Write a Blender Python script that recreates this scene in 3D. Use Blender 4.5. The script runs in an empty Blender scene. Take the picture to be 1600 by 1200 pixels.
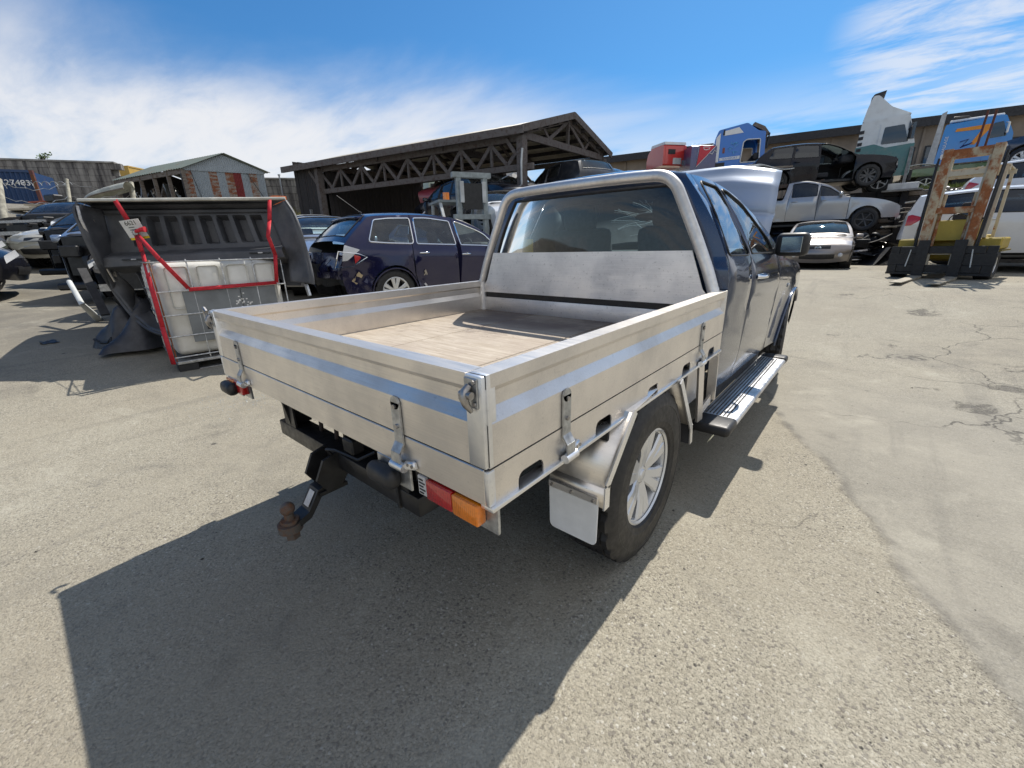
import bpy, bmesh, math, random
import numpy as np
from mathutils import Vector, Matrix, geometry
R = math.radians
scene = bpy.context.scene
col = scene.collection
random.seed(7)

# ---------------------------------------------------------------- camera
YAW, PIT, ROL = R(-40.664), R(-18.447), R(-1.508)
CAM = Vector((1.474, -0.577, 1.306))
FPX = 647.8                                   # focal length in pixels of a 1600 px wide picture
fw = Vector((math.sin(YAW)*math.cos(PIT), math.cos(YAW)*math.cos(PIT), math.sin(PIT)))
r0 = Vector((math.cos(YAW), -math.sin(YAW), 0)); u0 = r0.cross(fw)
rt = r0*math.cos(ROL) + u0*math.sin(ROL); up = -r0*math.sin(ROL) + u0*math.cos(ROL)
cd = bpy.data.cameras.new('camera'); cam = bpy.data.objects.new('camera', cd); col.objects.link(cam)
cam.matrix_world = Matrix((( rt.x, up.x, -fw.x, CAM.x), (rt.y, up.y, -fw.y, CAM.y), (rt.z, up.z, -fw.z, CAM.z), (0, 0, 0, 1)))
cd.sensor_width = 36; cd.lens = FPX/1600*36; cd.clip_start = 0.02; cd.clip_end = 2000
scene.camera = cam
def ray(x, y): return fw + rt*((x-800)/FPX) - up*((y-600)/FPX)
def at(x, y, t): return CAM + ray(x, y)*t        # the point of the yard seen at (x, y), t metres ahead of the camera
def at_z(x, y, z): d = ray(x, y); return CAM + d*((z-CAM.z)/d.z)     # the same at a given height

# ---------------------------------------------------------------- sky, sun, exposure
SUN = Vector((-0.06, 0.79, 1.07)).normalized()
sun_el = math.asin(SUN.z); sun_az = math.atan2(SUN.x, SUN.y)
world = bpy.data.worlds.new('World'); scene.world = world; world.use_nodes = True
wn = world.node_tree.nodes; wl = world.node_tree.links
for n in list(wn): wn.remove(n)
def N(t, nodes=None, **kw):
    n = (nodes or wn).new(t)
    for k, v in kw.items(): setattr(n, k, v)
    return n
def build_world():
    out = N('ShaderNodeOutputWorld'); bg = N('ShaderNodeBackground'); bg.inputs['Strength'].default_value = SKY_STRENGTH
    sky = N('ShaderNodeTexSky', sky_type='NISHITA', sun_disc=False)
    sky.sun_elevation = sun_el; sky.sun_rotation = sun_az; sky.altitude = 10; sky.air_density = 1.0; sky.dust_density = 0.6; sky.ozone_density = 2.2
    tc = N('ShaderNodeTexCoord'); nrm = N('ShaderNodeVectorMath', operation='NORMALIZE'); wl.new(tc.outputs['Generated'], nrm.inputs[0])
    D = nrm.outputs[0]
    def dot(v):
        d = N('ShaderNodeVectorMath', operation='DOT_PRODUCT'); wl.new(D, d.inputs[0]); d.inputs[1].default_value = v; return d.outputs['Value']
    def m(op, a, b=None, c=None, clamp=False):
        n = N('ShaderNodeMath', operation=op, use_clamp=clamp)
        for i, v in enumerate((a, b, c)):
            if v is None: continue
            if isinstance(v, (int, float)): n.inputs[i].default_value = v
            else: wl.new(v, n.inputs[i])
        return n.outputs[0]
    def sstep(v, a, b, o=1.0):
        n = N('ShaderNodeMapRange', interpolation_type='SMOOTHSTEP'); wl.new(v, n.inputs[0])
        n.inputs[1].default_value = a; n.inputs[2].default_value = b; n.inputs[3].default_value = 0; n.inputs[4].default_value = o; return n.outputs[0]
    z = dot((0, 0, 1))
    # cloud deck: direction projected on a horizontal layer
    sc = m('DIVIDE', 1.0, m('ADD', m('MAXIMUM', z, 0.0), 0.12))
    vs = N('ShaderNodeVectorMath', operation='SCALE'); wl.new(D, vs.inputs[0]); wl.new(sc, vs.inputs['Scale'])
    def noise(scale, detail, rough, stretch=(1, 1, 1), off=(0, 0, 0), dist=0.0):
        mp = N('ShaderNodeMapping'); mp.inputs['Scale'].default_value = stretch; mp.inputs['Location'].default_value = off
        mp.inputs['Rotation'].default_value = (0, 0, R(-25)); wl.new(vs.outputs[0], mp.inputs['Vector'])
        n = N('ShaderNodeTexNoise'); n.inputs['Scale'].default_value = scale; n.inputs['Detail'].default_value = detail
        n.inputs['Roughness'].default_value = rough; n.inputs['Distortion'].default_value = dist; wl.new(mp.outputs[0], n.inputs['Vector']); return n.outputs['Fac']
    n1 = noise(0.7, 7, 0.52, (0.55, 1.3, 1), (3.1, 1.7, 0), 0.5)
    n2 = noise(2.6, 9, 0.62, (0.6, 1.5, 1), (8.4, 2.2, 0), 0.4)
    # thin veil over the western half of the sky, bounded by a great circle
    a = ray(120, -20); b = ray(1010, 215); pl = b.cross(a).normalized()
    if pl.dot(ray(300, 200)) < 0: pl = -pl
    veil = sstep(m('ADD', dot(pl), m('MULTIPLY', m('SUBTRACT', n1, 0.5), 0.40)), -0.07, 0.18)
    veil = m('MULTIPLY', veil, m('ADD', 0.35, m('MULTIPLY', sstep(m('ADD', m('MULTIPLY', n2, 0.5), m('MULTIPLY', n1, 0.5)), 0.30, 0.60), 0.65)))
    # ragged wisps high in the north-east
    q = (ray(1700, 40).normalized()+Vector((0.55, -0.1, 0.1))).normalized()
    w1 = sstep(dot(q), 0.80, 0.95)
    w2 = sstep(dot(ray(1530, 45).normalized()), 0.982, 0.998)
    wisp = m('MULTIPLY', m('MAXIMUM', m('MULTIPLY', w1, 0.55), w2), sstep(m('ADD', n2, m('MULTIPLY', n1, 0.35)), 0.56, 0.80))
    # low white bank just over the roofs
    bank = m('MULTIPLY', sstep(z, 0.30, 0.10), sstep(m('ADD', n1, m('MULTIPLY', n2, 0.5)), 0.60, 0.88))
    bank2 = m('MULTIPLY', sstep(z, 0.22, 0.02), 0.55)
    # unseen cloud sheet east and south-east, added to lift shadows and whiten metal
    east = m('MULTIPLY', sstep(dot(Vector((0.85, -0.15, 0.5)).normalized()), 0.34, 0.74), m('ADD', 0.45, m('MULTIPLY', sstep(n1, 0.35, 0.6), 0.4)))
    # added cloud low in the north-east, out of view, to whiten the right bevel
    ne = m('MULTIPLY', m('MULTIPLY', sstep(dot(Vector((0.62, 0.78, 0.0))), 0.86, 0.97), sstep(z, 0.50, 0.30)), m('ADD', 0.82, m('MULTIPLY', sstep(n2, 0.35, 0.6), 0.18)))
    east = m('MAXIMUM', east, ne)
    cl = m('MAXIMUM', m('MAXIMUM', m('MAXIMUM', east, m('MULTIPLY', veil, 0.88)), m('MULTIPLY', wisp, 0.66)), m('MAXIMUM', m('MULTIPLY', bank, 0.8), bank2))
    mix = N('ShaderNodeMix', data_type='RGBA'); wl.new(cl, mix.inputs['Factor'])
    tint = N('ShaderNodeMix', data_type='RGBA', blend_type='MULTIPLY'); tint.inputs['Factor'].default_value = 1.0
    wl.new(sky.outputs[0], tint.inputs['A']); tint.inputs['B'].default_value = SKY_TINT
    wl.new(tint.outputs['Result'], mix.inputs['A']); mix.inputs['B'].default_value = CLOUD
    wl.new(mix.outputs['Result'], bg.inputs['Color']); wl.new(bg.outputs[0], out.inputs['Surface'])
SKY_STRENGTH = 0.085
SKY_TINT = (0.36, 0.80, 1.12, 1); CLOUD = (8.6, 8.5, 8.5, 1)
build_world()
sd = bpy.data.lights.new('sun', 'SUN'); sd.energy = 4.6; sd.angle = R(0.53); sd.color = (1.0, 0.94, 0.85)
so = bpy.data.objects.new('sun', sd); col.objects.link(so); so.location = (0, 0, 60)
so.rotation_euler = SUN.to_track_quat('Z', 'Y').to_euler()
vs_ = scene.view_settings; vs_.view_transform = 'Standard'; vs_.look = 'None'; vs_.gamma = 1; vs_.use_curve_mapping = False; vs_.exposure = 0.35
scene.render.engine = 'CYCLES'
cy = scene.cycles; cy.use_denoising = True; cy.max_bounces = 8; cy.transparent_max_bounces = 24; cy.glossy_bounces = 4; cy.transmission_bounces = 6; cy.diffuse_bounces = 3
cy.sample_clamp_indirect = 8.0; cy.caustics_reflective = False; cy.caustics_refractive = False
try: cy.denoiser = 'OPENIMAGEDENOISE'; cy.denoising_prefilter = 'ACCURATE'
except Exception: pass

# ---------------------------------------------------------------- materials
MATS = {}
class MT:
    """small node-tree helper"""
    def __init__(s, name):
        s.m = bpy.data.materials.new(name); s.m.use_nodes = True; s.t = s.m.node_tree; s.n = s.t.nodes; s.l = s.t.links
        s.b = s.n['Principled BSDF']; s.out = s.n['Material Output']; s.co = None
    def coord(s, kind='Object', scale=(1, 1, 1), rot=(0, 0, 0), loc=(0, 0, 0)):
        tc = s.n.new('ShaderNodeTexCoord'); mp = s.n.new('ShaderNodeMapping'); mp.inputs['Scale'].default_value = scale
        mp.inputs['Rotation'].default_value = rot; mp.inputs['Location'].default_value = loc
        s.l.new(tc.outputs[kind], mp.inputs['Vector']); return mp.outputs[0]
    def world(s, scale=(1, 1, 1), rot=(0, 0, 0)):
        g = s.n.new('ShaderNodeNewGeometry'); mp = s.n.new('ShaderNodeMapping'); mp.inputs['Scale'].default_value = scale; mp.inputs['Rotation'].default_value = rot
        s.l.new(g.outputs['Position'], mp.inputs['Vector']); return mp.outputs[0]
    def noise(s, v, scale=5, detail=4, rough=0.55, dist=0, out='Fac'):
        n = s.n.new('ShaderNodeTexNoise'); s.l.new(v, n.inputs['Vector']); n.inputs['Scale'].default_value = scale
        n.inputs['Detail'].default_value = detail; n.inputs['Roughness'].default_value = rough; n.inputs['Distortion'].default_value = dist; return n.outputs[out]
    def voro(s, v, scale, feature='F1', out='Distance', rnd=1.0):
        n = s.n.new('ShaderNodeTexVoronoi'); n.feature = feature; s.l.new(v, n.inputs['Vector']); n.inputs['Scale'].default_value = scale
        n.inputs['Randomness'].default_value = rnd; return n.outputs[out]
    def ramp(s, f, a, b, lo=0.0, hi=1.0, smooth=True):
        n = s.n.new('ShaderNodeMapRange'); n.interpolation_type = 'SMOOTHSTEP' if smooth else 'LINEAR'
        s.l.new(f, n.inputs[0])
        for i, v in enumerate((a, b, lo, hi)): n.inputs[i+1].default_value = v
        return n.outputs[0]
    def math(s, op, a, b=None):
        n = s.n.new('ShaderNodeMath'); n.operation = op
        for i, v in enumerate((a, b)):
            if v is None: continue
            if isinstance(v, (int, float)): n.inputs[i].default_value = v
            else: s.l.new(v, n.inputs[i])
        return n.outputs[0]
    def mix(s, f, a, b, blend='MIX'):
        n = s.n.new('ShaderNodeMix'); n.data_type = 'RGBA'; n.blend_type = blend
        for key, v in (('Factor', f), ('A', a), ('B', b)):
            if isinstance(v, (int, float)): n.inputs[key].default_value = v
            elif isinstance(v, (tuple, list)): n.inputs[key].default_value = (*v[:3], 1)
            else: s.l.new(v, n.inputs[key])
        return n.outputs['Result']
    def set(s, **kw):
        for k, v in kw.items():
            k = k.replace('_', ' ')
            if k == 'Color': k = 'Base Color'
            i = s.b.inputs[k]
            if isinstance(v, (int, float)): i.default_value = v
            elif isinstance(v, (tuple, list)): i.default_value = (*v[:3], 1)
            else: s.l.new(v, i)
        return s
    def bump(s, h, strength=0.3, dist=0.01, prev=None):
        n = s.n.new('ShaderNodeBump'); n.inputs['Strength'].default_value = strength; n.inputs['Distance'].default_value = dist; s.l.new(h, n.inputs['Height'])
        if prev is not None: s.l.new(prev, n.inputs['Normal'])
        s.l.new(n.outputs[0], s.b.inputs['Normal']); return n.outputs[0]

def simple(name, c, rough=0.6, metal=0.0, var=0.25, scale=8, coat=0.0, bump=0.0, spec=0.5):
    if name in MATS: return MATS[name]
    t = MT(name); v = t.coord()
    f = t.ramp(t.noise(v, scale, 5, 0.6), 0.3, 0.72)
    d = tuple(max(0, x*(1-var)) for x in c); h = tuple(min(1, x*(1+var*0.6)) for x in c)
    t.set(Color=t.mix(f, d, h), Roughness=t.ramp(t.noise(v, scale*2.3, 3), 0.2, 0.8, max(0.02, rough-0.1), min(1, rough+0.1)), Metallic=metal, Coat_Weight=coat, Coat_Roughness=0.08, Specular_IOR_Level=spec)
    if bump: t.bump(t.noise(v, scale*4, 4), bump, 0.01)
    MATS[name] = t.m; return t.m
def paint(name, c, dust=0.25, metal=0.35, rough=0.32, dustc=(0.34, 0.31, 0.26), coat=1.0):
    if name in MATS: return MATS[name]
    t = MT(name); v = t.coord(); 
    g = t.coord('Object')
    sx = t.n.new('ShaderNodeSeparateXYZ'); t.l.new(g, sx.inputs[0])
    low = t.ramp(sx.outputs['Z'], 0.75, 0.25)          # road grime sits low on a car
    nz = t.noise(v, 3.5, 6, 0.65)
    f = t.math('MULTIPLY', t.math('ADD', t.math('MULTIPLY', low, 0.6), t.ramp(nz, 0.42, 0.8)), dust)
    f2 = t.ramp(t.noise(v, 60, 2), 0.62, 0.75, 0, dust*0.5)
    ff = t.math('MINIMUM', t.math('ADD', f, f2), 0.85)
    t.set(Color=t.mix(ff, c, dustc), Metallic=t.ramp(ff, 0, 0.6, metal, 0.0), Roughness=t.ramp(ff, 0, 0.6, rough, 0.75), Coat_Weight=t.ramp(ff, 0, 0.5, coat, 0.2), Specular_IOR_Level=0.5*coat, Coat_Roughness=t.ramp(nz, 0.3, 0.8, 0.03, 0.14))
    MATS[name] = t.m; return t.m
def glass(name, tint=(0.55, 0.68, 0.66), refl=0.10, dust=0.06):
    if name in MATS: return MATS[name]
    t = MT(name); t.n.remove(t.b)
    tr = t.n.new('ShaderNodeBsdfTransparent'); tr.inputs[0].default_value = (*tint, 1)
    gl = t.n.new('ShaderNodeBsdfGlossy'); gl.inputs['Roughness'].default_value = 0.015; gl.inputs[0].default_value = (0.95, 0.98, 1, 1)
    df = t.n.new('ShaderNodeBsdfDiffuse'); df.inputs[0].default_value = (0.5, 0.49, 0.45, 1)
    fr = t.n.new('ShaderNodeFresnel'); fr.inputs['IOR'].default_value = 1.52
    v = t.coord(); k = t.ramp(t.noise(v, 5, 6, 0.65), 0.35, 0.8, dust*0.4, dust*1.8)
    m1 = t.n.new('ShaderNodeMixShader'); t.l.new(k, m1.inputs[0]); t.l.new(tr.outputs[0], m1.inputs[1]); t.l.new(df.outputs[0], m1.inputs[2])
    fa = t.math('MINIMUM', t.math('ADD', t.math('MULTIPLY', fr.outputs[0], 1.0 if dust < 0.05 else 1.3), refl*0.4), 1.0)
    m2 = t.n.new('ShaderNodeMixShader'); t.l.new(fa, m2.inputs[0]); t.l.new(m1.outputs[0], m2.inputs[1]); t.l.new(gl.outputs[0], m2.inputs[2])
    t.l.new(m2.outputs[0], t.out.inputs['Surface']); MATS[name] = t.m; return t.m

# ---------------------------------------------------------------- mesh helpers
class MB:
    def __init__(s): s.b = bmesh.new()
    def _mark(s): return len(s.b.verts)
    def _new(s, k): s.b.verts.ensure_lookup_table(); return s.b.verts[k:]
    def box(s, c, size, rot=None, bev=0.0, seg=1):
        k = s._mark()
        M = Matrix.Translation(c) @ (rot.to_4x4() if rot is not None else Matrix()) @ Matrix.Diagonal((*size, 1))
        r = bmesh.ops.create_cube(s.b, size=1, matrix=M)
        if bev > 0:
            ed = {e for v in r['verts'] for e in v.link_edges}
            bmesh.ops.bevel(s.b, geom=list(ed), offset=bev, segments=seg, affect='EDGES', profile=0.5)
        return s
    def b2(s, a, b, bev=0.0, seg=1):
        return s.box([(a[i]+b[i])/2 for i in range(3)], [abs(a[i]-b[i]) for i in range(3)], None, bev, seg)
    def bar(s, p, q, w, h, up=(0, 0, 1), bev=0.0):
        p, q = Vector(p), Vector(q); d = (q-p); L = d.length; d.normalize(); u = Vector(up)
        x = d.cross(u)
        if x.length < 1e-4: x = d.cross(Vector((1, 0, 0)))
        x.normalize(); z = x.cross(d)
        M = Matrix((x, d, z)).transposed()
        return s.box((p+q)/2, (w, L, h), M, bev)
    def tube(s, pts, r, n=10, cap=True, closed=False):
        pts = [Vector(p) for p in pts]; rings = []
        rr = r if isinstance(r, (list, tuple)) else [r]*len(pts)
        prev = None
        for i, p in enumerate(pts):
            a = pts[i-1] if (i > 0 or closed) else p; c = pts[(i+1) % len(pts)] if (i < len(pts)-1 or closed) else p
            d = (c-a).normalized()
            if prev is None:
                x = d.orthogonal().normalized()
            else:
                x = (prev - d*prev.dot(d)).normalized()
            prev = x; y = d.cross(x)
            rings.append([s.b.verts.new(p + x*(rr[i]*math.cos(2*math.pi*j/n)) + y*(rr[i]*math.sin(2*math.pi*j/n))) for j in range(n)])
        m = len(rings)
        for i in range(m if closed else m-1):
            A, B = rings[i], rings[(i+1) % m]
            for j in range(n): s.b.faces.new((A[j], A[(j+1) % n], B[(j+1) % n], B[j]))
        if cap and not closed:
            s.b.faces.new(rings[0][::-1]); s.b.faces.new(rings[-1])
        return s
    def cyl(s, p, q, r, n=16, r2=None): return s.tube([p, q], [r, r if r2 is None else r2], n)
    def prism(s, poly, ax, lo, hi):
        """extrude a 2-D outline (list of 2-tuples) along axis ax (0,1,2) from lo to hi"""
        o = [i for i in range(3) if i != ax]
        def P(p, h):
            v = [0, 0, 0]; v[o[0]] = p[0]; v[o[1]] = p[1]; v[ax] = h; return v
        A = [s.b.verts.new(P(p, lo)) for p in poly]; B = [s.b.verts.new(P(p, hi)) for p in poly]
        n = len(poly)
        for i in range(n): s.b.faces.new((A[i], A[(i+1) % n], B[(i+1) % n], B[i]))
        if n <= 4: s.b.faces.new(A[::-1]); s.b.faces.new(B)
        else:
            for q in geometry.tessellate_polygon([[Vector((p[0], p[1], 0)) for p in poly]]):
                for ring in (A, B):
                    try: s.b.faces.new([ring[i] for i in q])
                    except ValueError: pass
        return s
    def quad(s, *p):
        s.b.faces.new([s.b.verts.new(q) for q in p]); return s
    def grid(s, f, nu, nv):
        V = [[s.b.verts.new(f(i/nu, j/nv)) for j in range(nv+1)] for i in range(nu+1)]
        for i in range(nu):
            for j in range(nv): s.b.faces.new((V[i][j], V[i+1][j], V[i+1][j+1], V[i][j+1]))
        return s
    def lathe(s, prof, n=32, ax=1, c=(0, 0, 0), arc=None):
        """prof: (r, h) pairs turned round the axis ax through c"""
        o = [i for i in range(3) if i != ax]; rings = []
        for k in range(n):
            a = 2*math.pi*k/n; ring = []
            for (r, h) in prof:
                v = list(c); v[o[0]] += r*math.cos(a); v[o[1]] += r*math.sin(a); v[ax] += h; ring.append(s.b.verts.new(v))
            rings.append(ring)
        for k in range(n):
            A, B = rings[k], rings[(k+1) % n]
            for j in range(len(prof)-1): s.b.faces.new((A[j], A[j+1], B[j+1], B[j]))
        return s
    def ball(s, c, r, sub=2, sc=(1, 1, 1)):
        bmesh.ops.create_icosphere(s.b, subdivisions=sub, radius=1, matrix=Matrix.Translation(c) @ Matrix.Diagonal((r*sc[0], r*sc[1], r*sc[2], 1))); return s
    def jitter(s, amt, seed=0):
        rg = random.Random(seed)
        for v in s.b.verts: v.co += Vector((rg.uniform(-amt, amt), rg.uniform(-amt, amt), rg.uniform(-amt, amt)))
        return s
    def xf(s, M): bmesh.ops.transform(s.b, matrix=M, verts=s.b.verts); return s
    def mesh(s, name, mats, smooth=35, bevel=0):
        if bevel:
            ed = [e for e in s.b.edges if len(e.link_faces) == 2 and e.calc_face_angle(0) > R(40)]
            bmesh.ops.bevel(s.b, geom=ed, offset=bevel, segments=2, affect='EDGES', profile=0.6, clamp_overlap=True)
        bmesh.ops.recalc_face_normals(s.b, faces=s.b.faces)
        me = bpy.data.meshes.new(name); s.b.to_mesh(me); s.b.free()
        fin(me, mats, smooth); return me
    def obj(s, name, mat, parent=None, smooth=35, bevel=0, label=None):
        return link(name, s.mesh(name, mat, smooth, bevel), parent, label=label)
def fin(me, mats, smooth=35):
    for m in (mats if isinstance(mats, (list, tuple)) else [mats]): me.materials.append(m)
    if smooth and len(me.polygons):
        me.polygons.foreach_set('use_smooth', [True]*len(me.polygons)); me.set_sharp_from_angle(angle=R(smooth))
    me.update()
def link(name, me, parent=None, loc=None, rot=None, label=None):
    o = bpy.data.objects.new(name, me); col.objects.link(o)
    if parent is not None: o.parent = parent
    if loc is not None: o.location = loc
    if rot is not None: o.rotation_euler = rot
    if label: o['label'] = label
    return o
def thing(name, label, cat, loc=(0, 0, 0), rotz=0.0, group=None):
    o = bpy.data.objects.new(name, None); col.objects.link(o); o.location = loc; o.rotation_euler = (0, 0, rotz)
    o.empty_display_size = 0.2
    return tag(o, label, cat, group)
def tag(o, label, cat, group=None, kind=None):
    o['label'] = label; o['category'] = cat
    if group: o['group'] = group
    if kind: o['kind'] = kind
    return o
def struct(o, kind='structure', label=None):
    o['kind'] = kind
    if label: o['label'] = label
    return o
def catmull(P, n=6):
    """centripetal-ish Catmull-Rom through the rows of P (any dimension)"""
    P = np.array(P, float); out = []
    Q = np.vstack([2*P[0]-P[1], P, 2*P[-1]-P[-2]])
    for i in range(1, len(Q)-2):
        p0, p1, p2, p3 = Q[i-1], Q[i], Q[i+1], Q[i+2]
        l1 = max(1e-6, np.linalg.norm((p2-p1)[:2])); l0 = max(1e-6, np.linalg.norm((p1-p0)[:2])); l2 = max(1e-6, np.linalg.norm((p3-p2)[:2]))
        m1 = (p2-p0)/(l0+l1)*l1 if l0+l1 > 0 else 0*p1; m2 = (p3-p1)/(l1+l2)*l1
        # keep the bend inside short neighbours
        for k in range(n):
            t = k/n; h00 = 2*t**3-3*t*t+1; h10 = t**3-2*t*t+t; h01 = -2*t**3+3*t*t; h11 = t**3-t*t
            out.append(h00*p1+h10*m1+h01*p2+h11*m2)
    out.append(Q[-2]); return np.array(out)
def inpoly(x, y, poly):
    c = False; j = len(poly)-1
    for i in range(len(poly)):
        xi, yi = poly[i]; xj, yj = poly[j]
        if (yi > y) != (yj > y) and x < (xj-xi)*(y-yi)/(yj-yi)+xi: c = not c
        j = i
    return c
def roundpoly(P, r, n=4):
    """round the corners of a 2-D polygon"""
    out = []; m = len(P)
    for i in range(m):
        p = Vector(P[i]); a = Vector(P[i-1]); b = Vector(P[(i+1) % m])
        rr = min(r, (a-p).length*0.45, (b-p).length*0.45); s = p+(a-p).normalized()*rr; e = p+(b-p).normalized()*rr
        for k in range(n+1):
            t = k/n; out.append(tuple((1-t)**2*s + 2*t*(1-t)*p + t*t*e))
    return out
def text_on(name, txt, size, mat, parent, loc, rot, extr=0.001, align='CENTER', sx=1.0):
    cu = bpy.data.curves.new(name, 'FONT'); cu.body = txt; cu.size = size; cu.extrude = extr; cu.align_x = align; cu.align_y = 'CENTER'
    o = bpy.data.objects.new(name, cu); col.objects.link(o); o.location = loc; o.rotation_euler = rot; o.scale = (sx, 1, 1)
    me = bpy.data.meshes.new_from_object(o); bpy.data.objects.remove(o); me.materials.clear(); me.materials.append(mat)
    o = bpy.data.objects.new(name, me); col.objects.link(o); o.location = loc; o.rotation_euler = rot; o.scale = (sx, 1, 1)
    if parent is not None: o.parent = parent
    return o
# ---------------------------------------------------------------- common materials
M_ALU = None
def mk_alu(name, base=(0.76, 0.72, 0.67), rough=0.37, streak=(1, 40, 40), scr=0.35):
    t = MT(name); v = t.coord('Object', streak); w = t.coord()
    n = t.noise(v, 6, 5, 0.6); big = t.noise(w, 3.0, 5, 0.6)
    sp = t.ramp(t.noise(w, 70, 3, 0.7), 0.60, 0.74)           # grime specks
    c = t.mix(t.ramp(t.math('ADD', t.math('MULTIPLY', big, 0.82), t.math('MULTIPLY', n, 0.18)), 0.34, 0.70), tuple(min(.92, x*1.12) for x in base), tuple(x*0.82 for x in base))
    c = t.mix(t.math('MULTIPLY', sp, scr*0.6), c, (0.16, 0.145, 0.13))
    sv = t.voro(t.coord('Object', (5, 9, 17), (0.4, 0.3, 0.9)), 3.0, 'DISTANCE_TO_EDGE')
    sc = t.math('MULTIPLY', t.ramp(sv, 0.012, 0.0), t.ramp(t.noise(w, 9, 2), 0.55, 0.65, 0, scr))
    c = t.mix(sc, c, (0.82, 0.82, 0.80))
    t.set(Color=c, Metallic=0.88, Roughness=t.ramp(t.math('ADD', t.math('MULTIPLY', n, 0.5), t.math('MULTIPLY', big, 0.5)), 0.3, 0.7, rough-0.10, rough+0.12))
    t.bump(n, 0.05, 0.004); return t.m
M_ALU = mk_alu('brushed_aluminium')
M_ALUD = mk_alu('scuffed_aluminium', (0.74, 0.725, 0.71), 0.46, (1, 6, 40), 0.9)
M_TUBE = mk_alu('tube_aluminium', (0.70, 0.69, 0.67), 0.48, (8, 8, 8), 0.3)
M_ALUW = mk_alu('bright_aluminium', (0.84, 0.84, 0.83), 0.36, (8, 8, 8), 0.2)
M_GALV = simple('galvanised_steel', (0.50, 0.51, 0.51), 0.42, 0.85, 0.35, 30)
M_STEEL = simple('bare_steel', (0.42, 0.40, 0.38), 0.38, 0.9, 0.3, 30)
M_CHROME = simple('chrome', (0.80, 0.81, 0.82), 0.10, 1.0, 0.05, 6)
M_MIRR = simple('mirror_silver', (0.42, 0.46, 0.48), 0.04, 1.0, 0.03, 3)
M_BLACK = simple('black_plastic', (0.020, 0.020, 0.021), 0.50, 0, 0.4, 12, bump=0.05)
M_DARK = simple('black_steel', (0.016, 0.016, 0.017), 0.42, 0.1, 0.5, 14)
M_TRIM = simple('dark_trim', (0.035, 0.035, 0.038), 0.75, 0, 0.3, 10)
M_RUBBER = simple('tyre_rubber', (0.017, 0.0165, 0.017), 0.55, 0, 0.5, 20, bump=0.08)
M_SEAT = simple('seat_fabric', (0.035, 0.036, 0.042), 0.9, 0, 0.3, 30)
M_RIM = simple('silver_alloy', (0.70, 0.71, 0.72), 0.34, 0.55, 0.05, 3, coat=0.5)
M_RIMD = simple('dirty_alloy', (0.10, 0.10, 0.10), 0.5, 0.5, 0.4, 8)
M_RUST = None
def mk_rust(name, base, rustc=(0.17, 0.065, 0.025), lo=0.42, hi=0.56, scale=4, rough=0.6, stretch=(1, 1, 1)):
    if name in MATS: return MATS[name]
    t = MT(name); v = t.coord('Object', stretch); n = t.noise(v, scale, 8, 0.7); m = t.noise(v, scale*6, 5, 0.7)
    f = t.ramp(n, lo, hi); r = t.mix(m, tuple(x*0.45 for x in rustc), tuple(min(1, x*1.9) for x in rustc))
    b = t.mix(t.noise(v, scale*2, 4), tuple(x*0.8 for x in base), tuple(min(1, x*1.15) for x in base))
    t.set(Color=t.mix(f, b, r), Roughness=t.ramp(f, 0, 1, rough, 0.9)); t.bump(m, 0.15, 0.006); MATS[name] = t.m; return t.m
G_CLEAR = glass('clear_glass', (0.86, 0.96, 0.93), 0.08, 0.045)
G_TINT = glass('tinted_glass', (0.55, 0.68, 0.70), 0.06, 0.04)
G_DARK = glass('privacy_glass', (0.14, 0.19, 0.22), 0.10, 0.012)
def lens(name, c):
    if name in MATS: return MATS[name]
    t = MT(name); v = t.coord(); w = t.voro(t.coord('Object', (1, 1, 1)), 90, 'F1')
    t.set(Color=t.mix(t.ramp(w, 0.1, 0.6), c, tuple(min(1, x*1.2) for x in c)), Roughness=0.18, Coat_Weight=1.0, Coat_Roughness=0.03); wv = t.n.new('ShaderNodeTexWave'); wv.bands_direction = 'X'; t.l.new(t.coord(), wv.inputs['Vector']); wv.inputs['Scale'].default_value = 45; t.bump(wv.outputs['Fac'], 0.35, 0.003)
    MATS[name] = t.m; return t.m
L_RED = lens('red_lens', (0.42, 0.012, 0.012)); L_AMB = lens('amber_lens', (0.75, 0.20, 0.008)); L_CLR = lens('clear_lens', (0.55, 0.56, 0.57))

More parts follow.
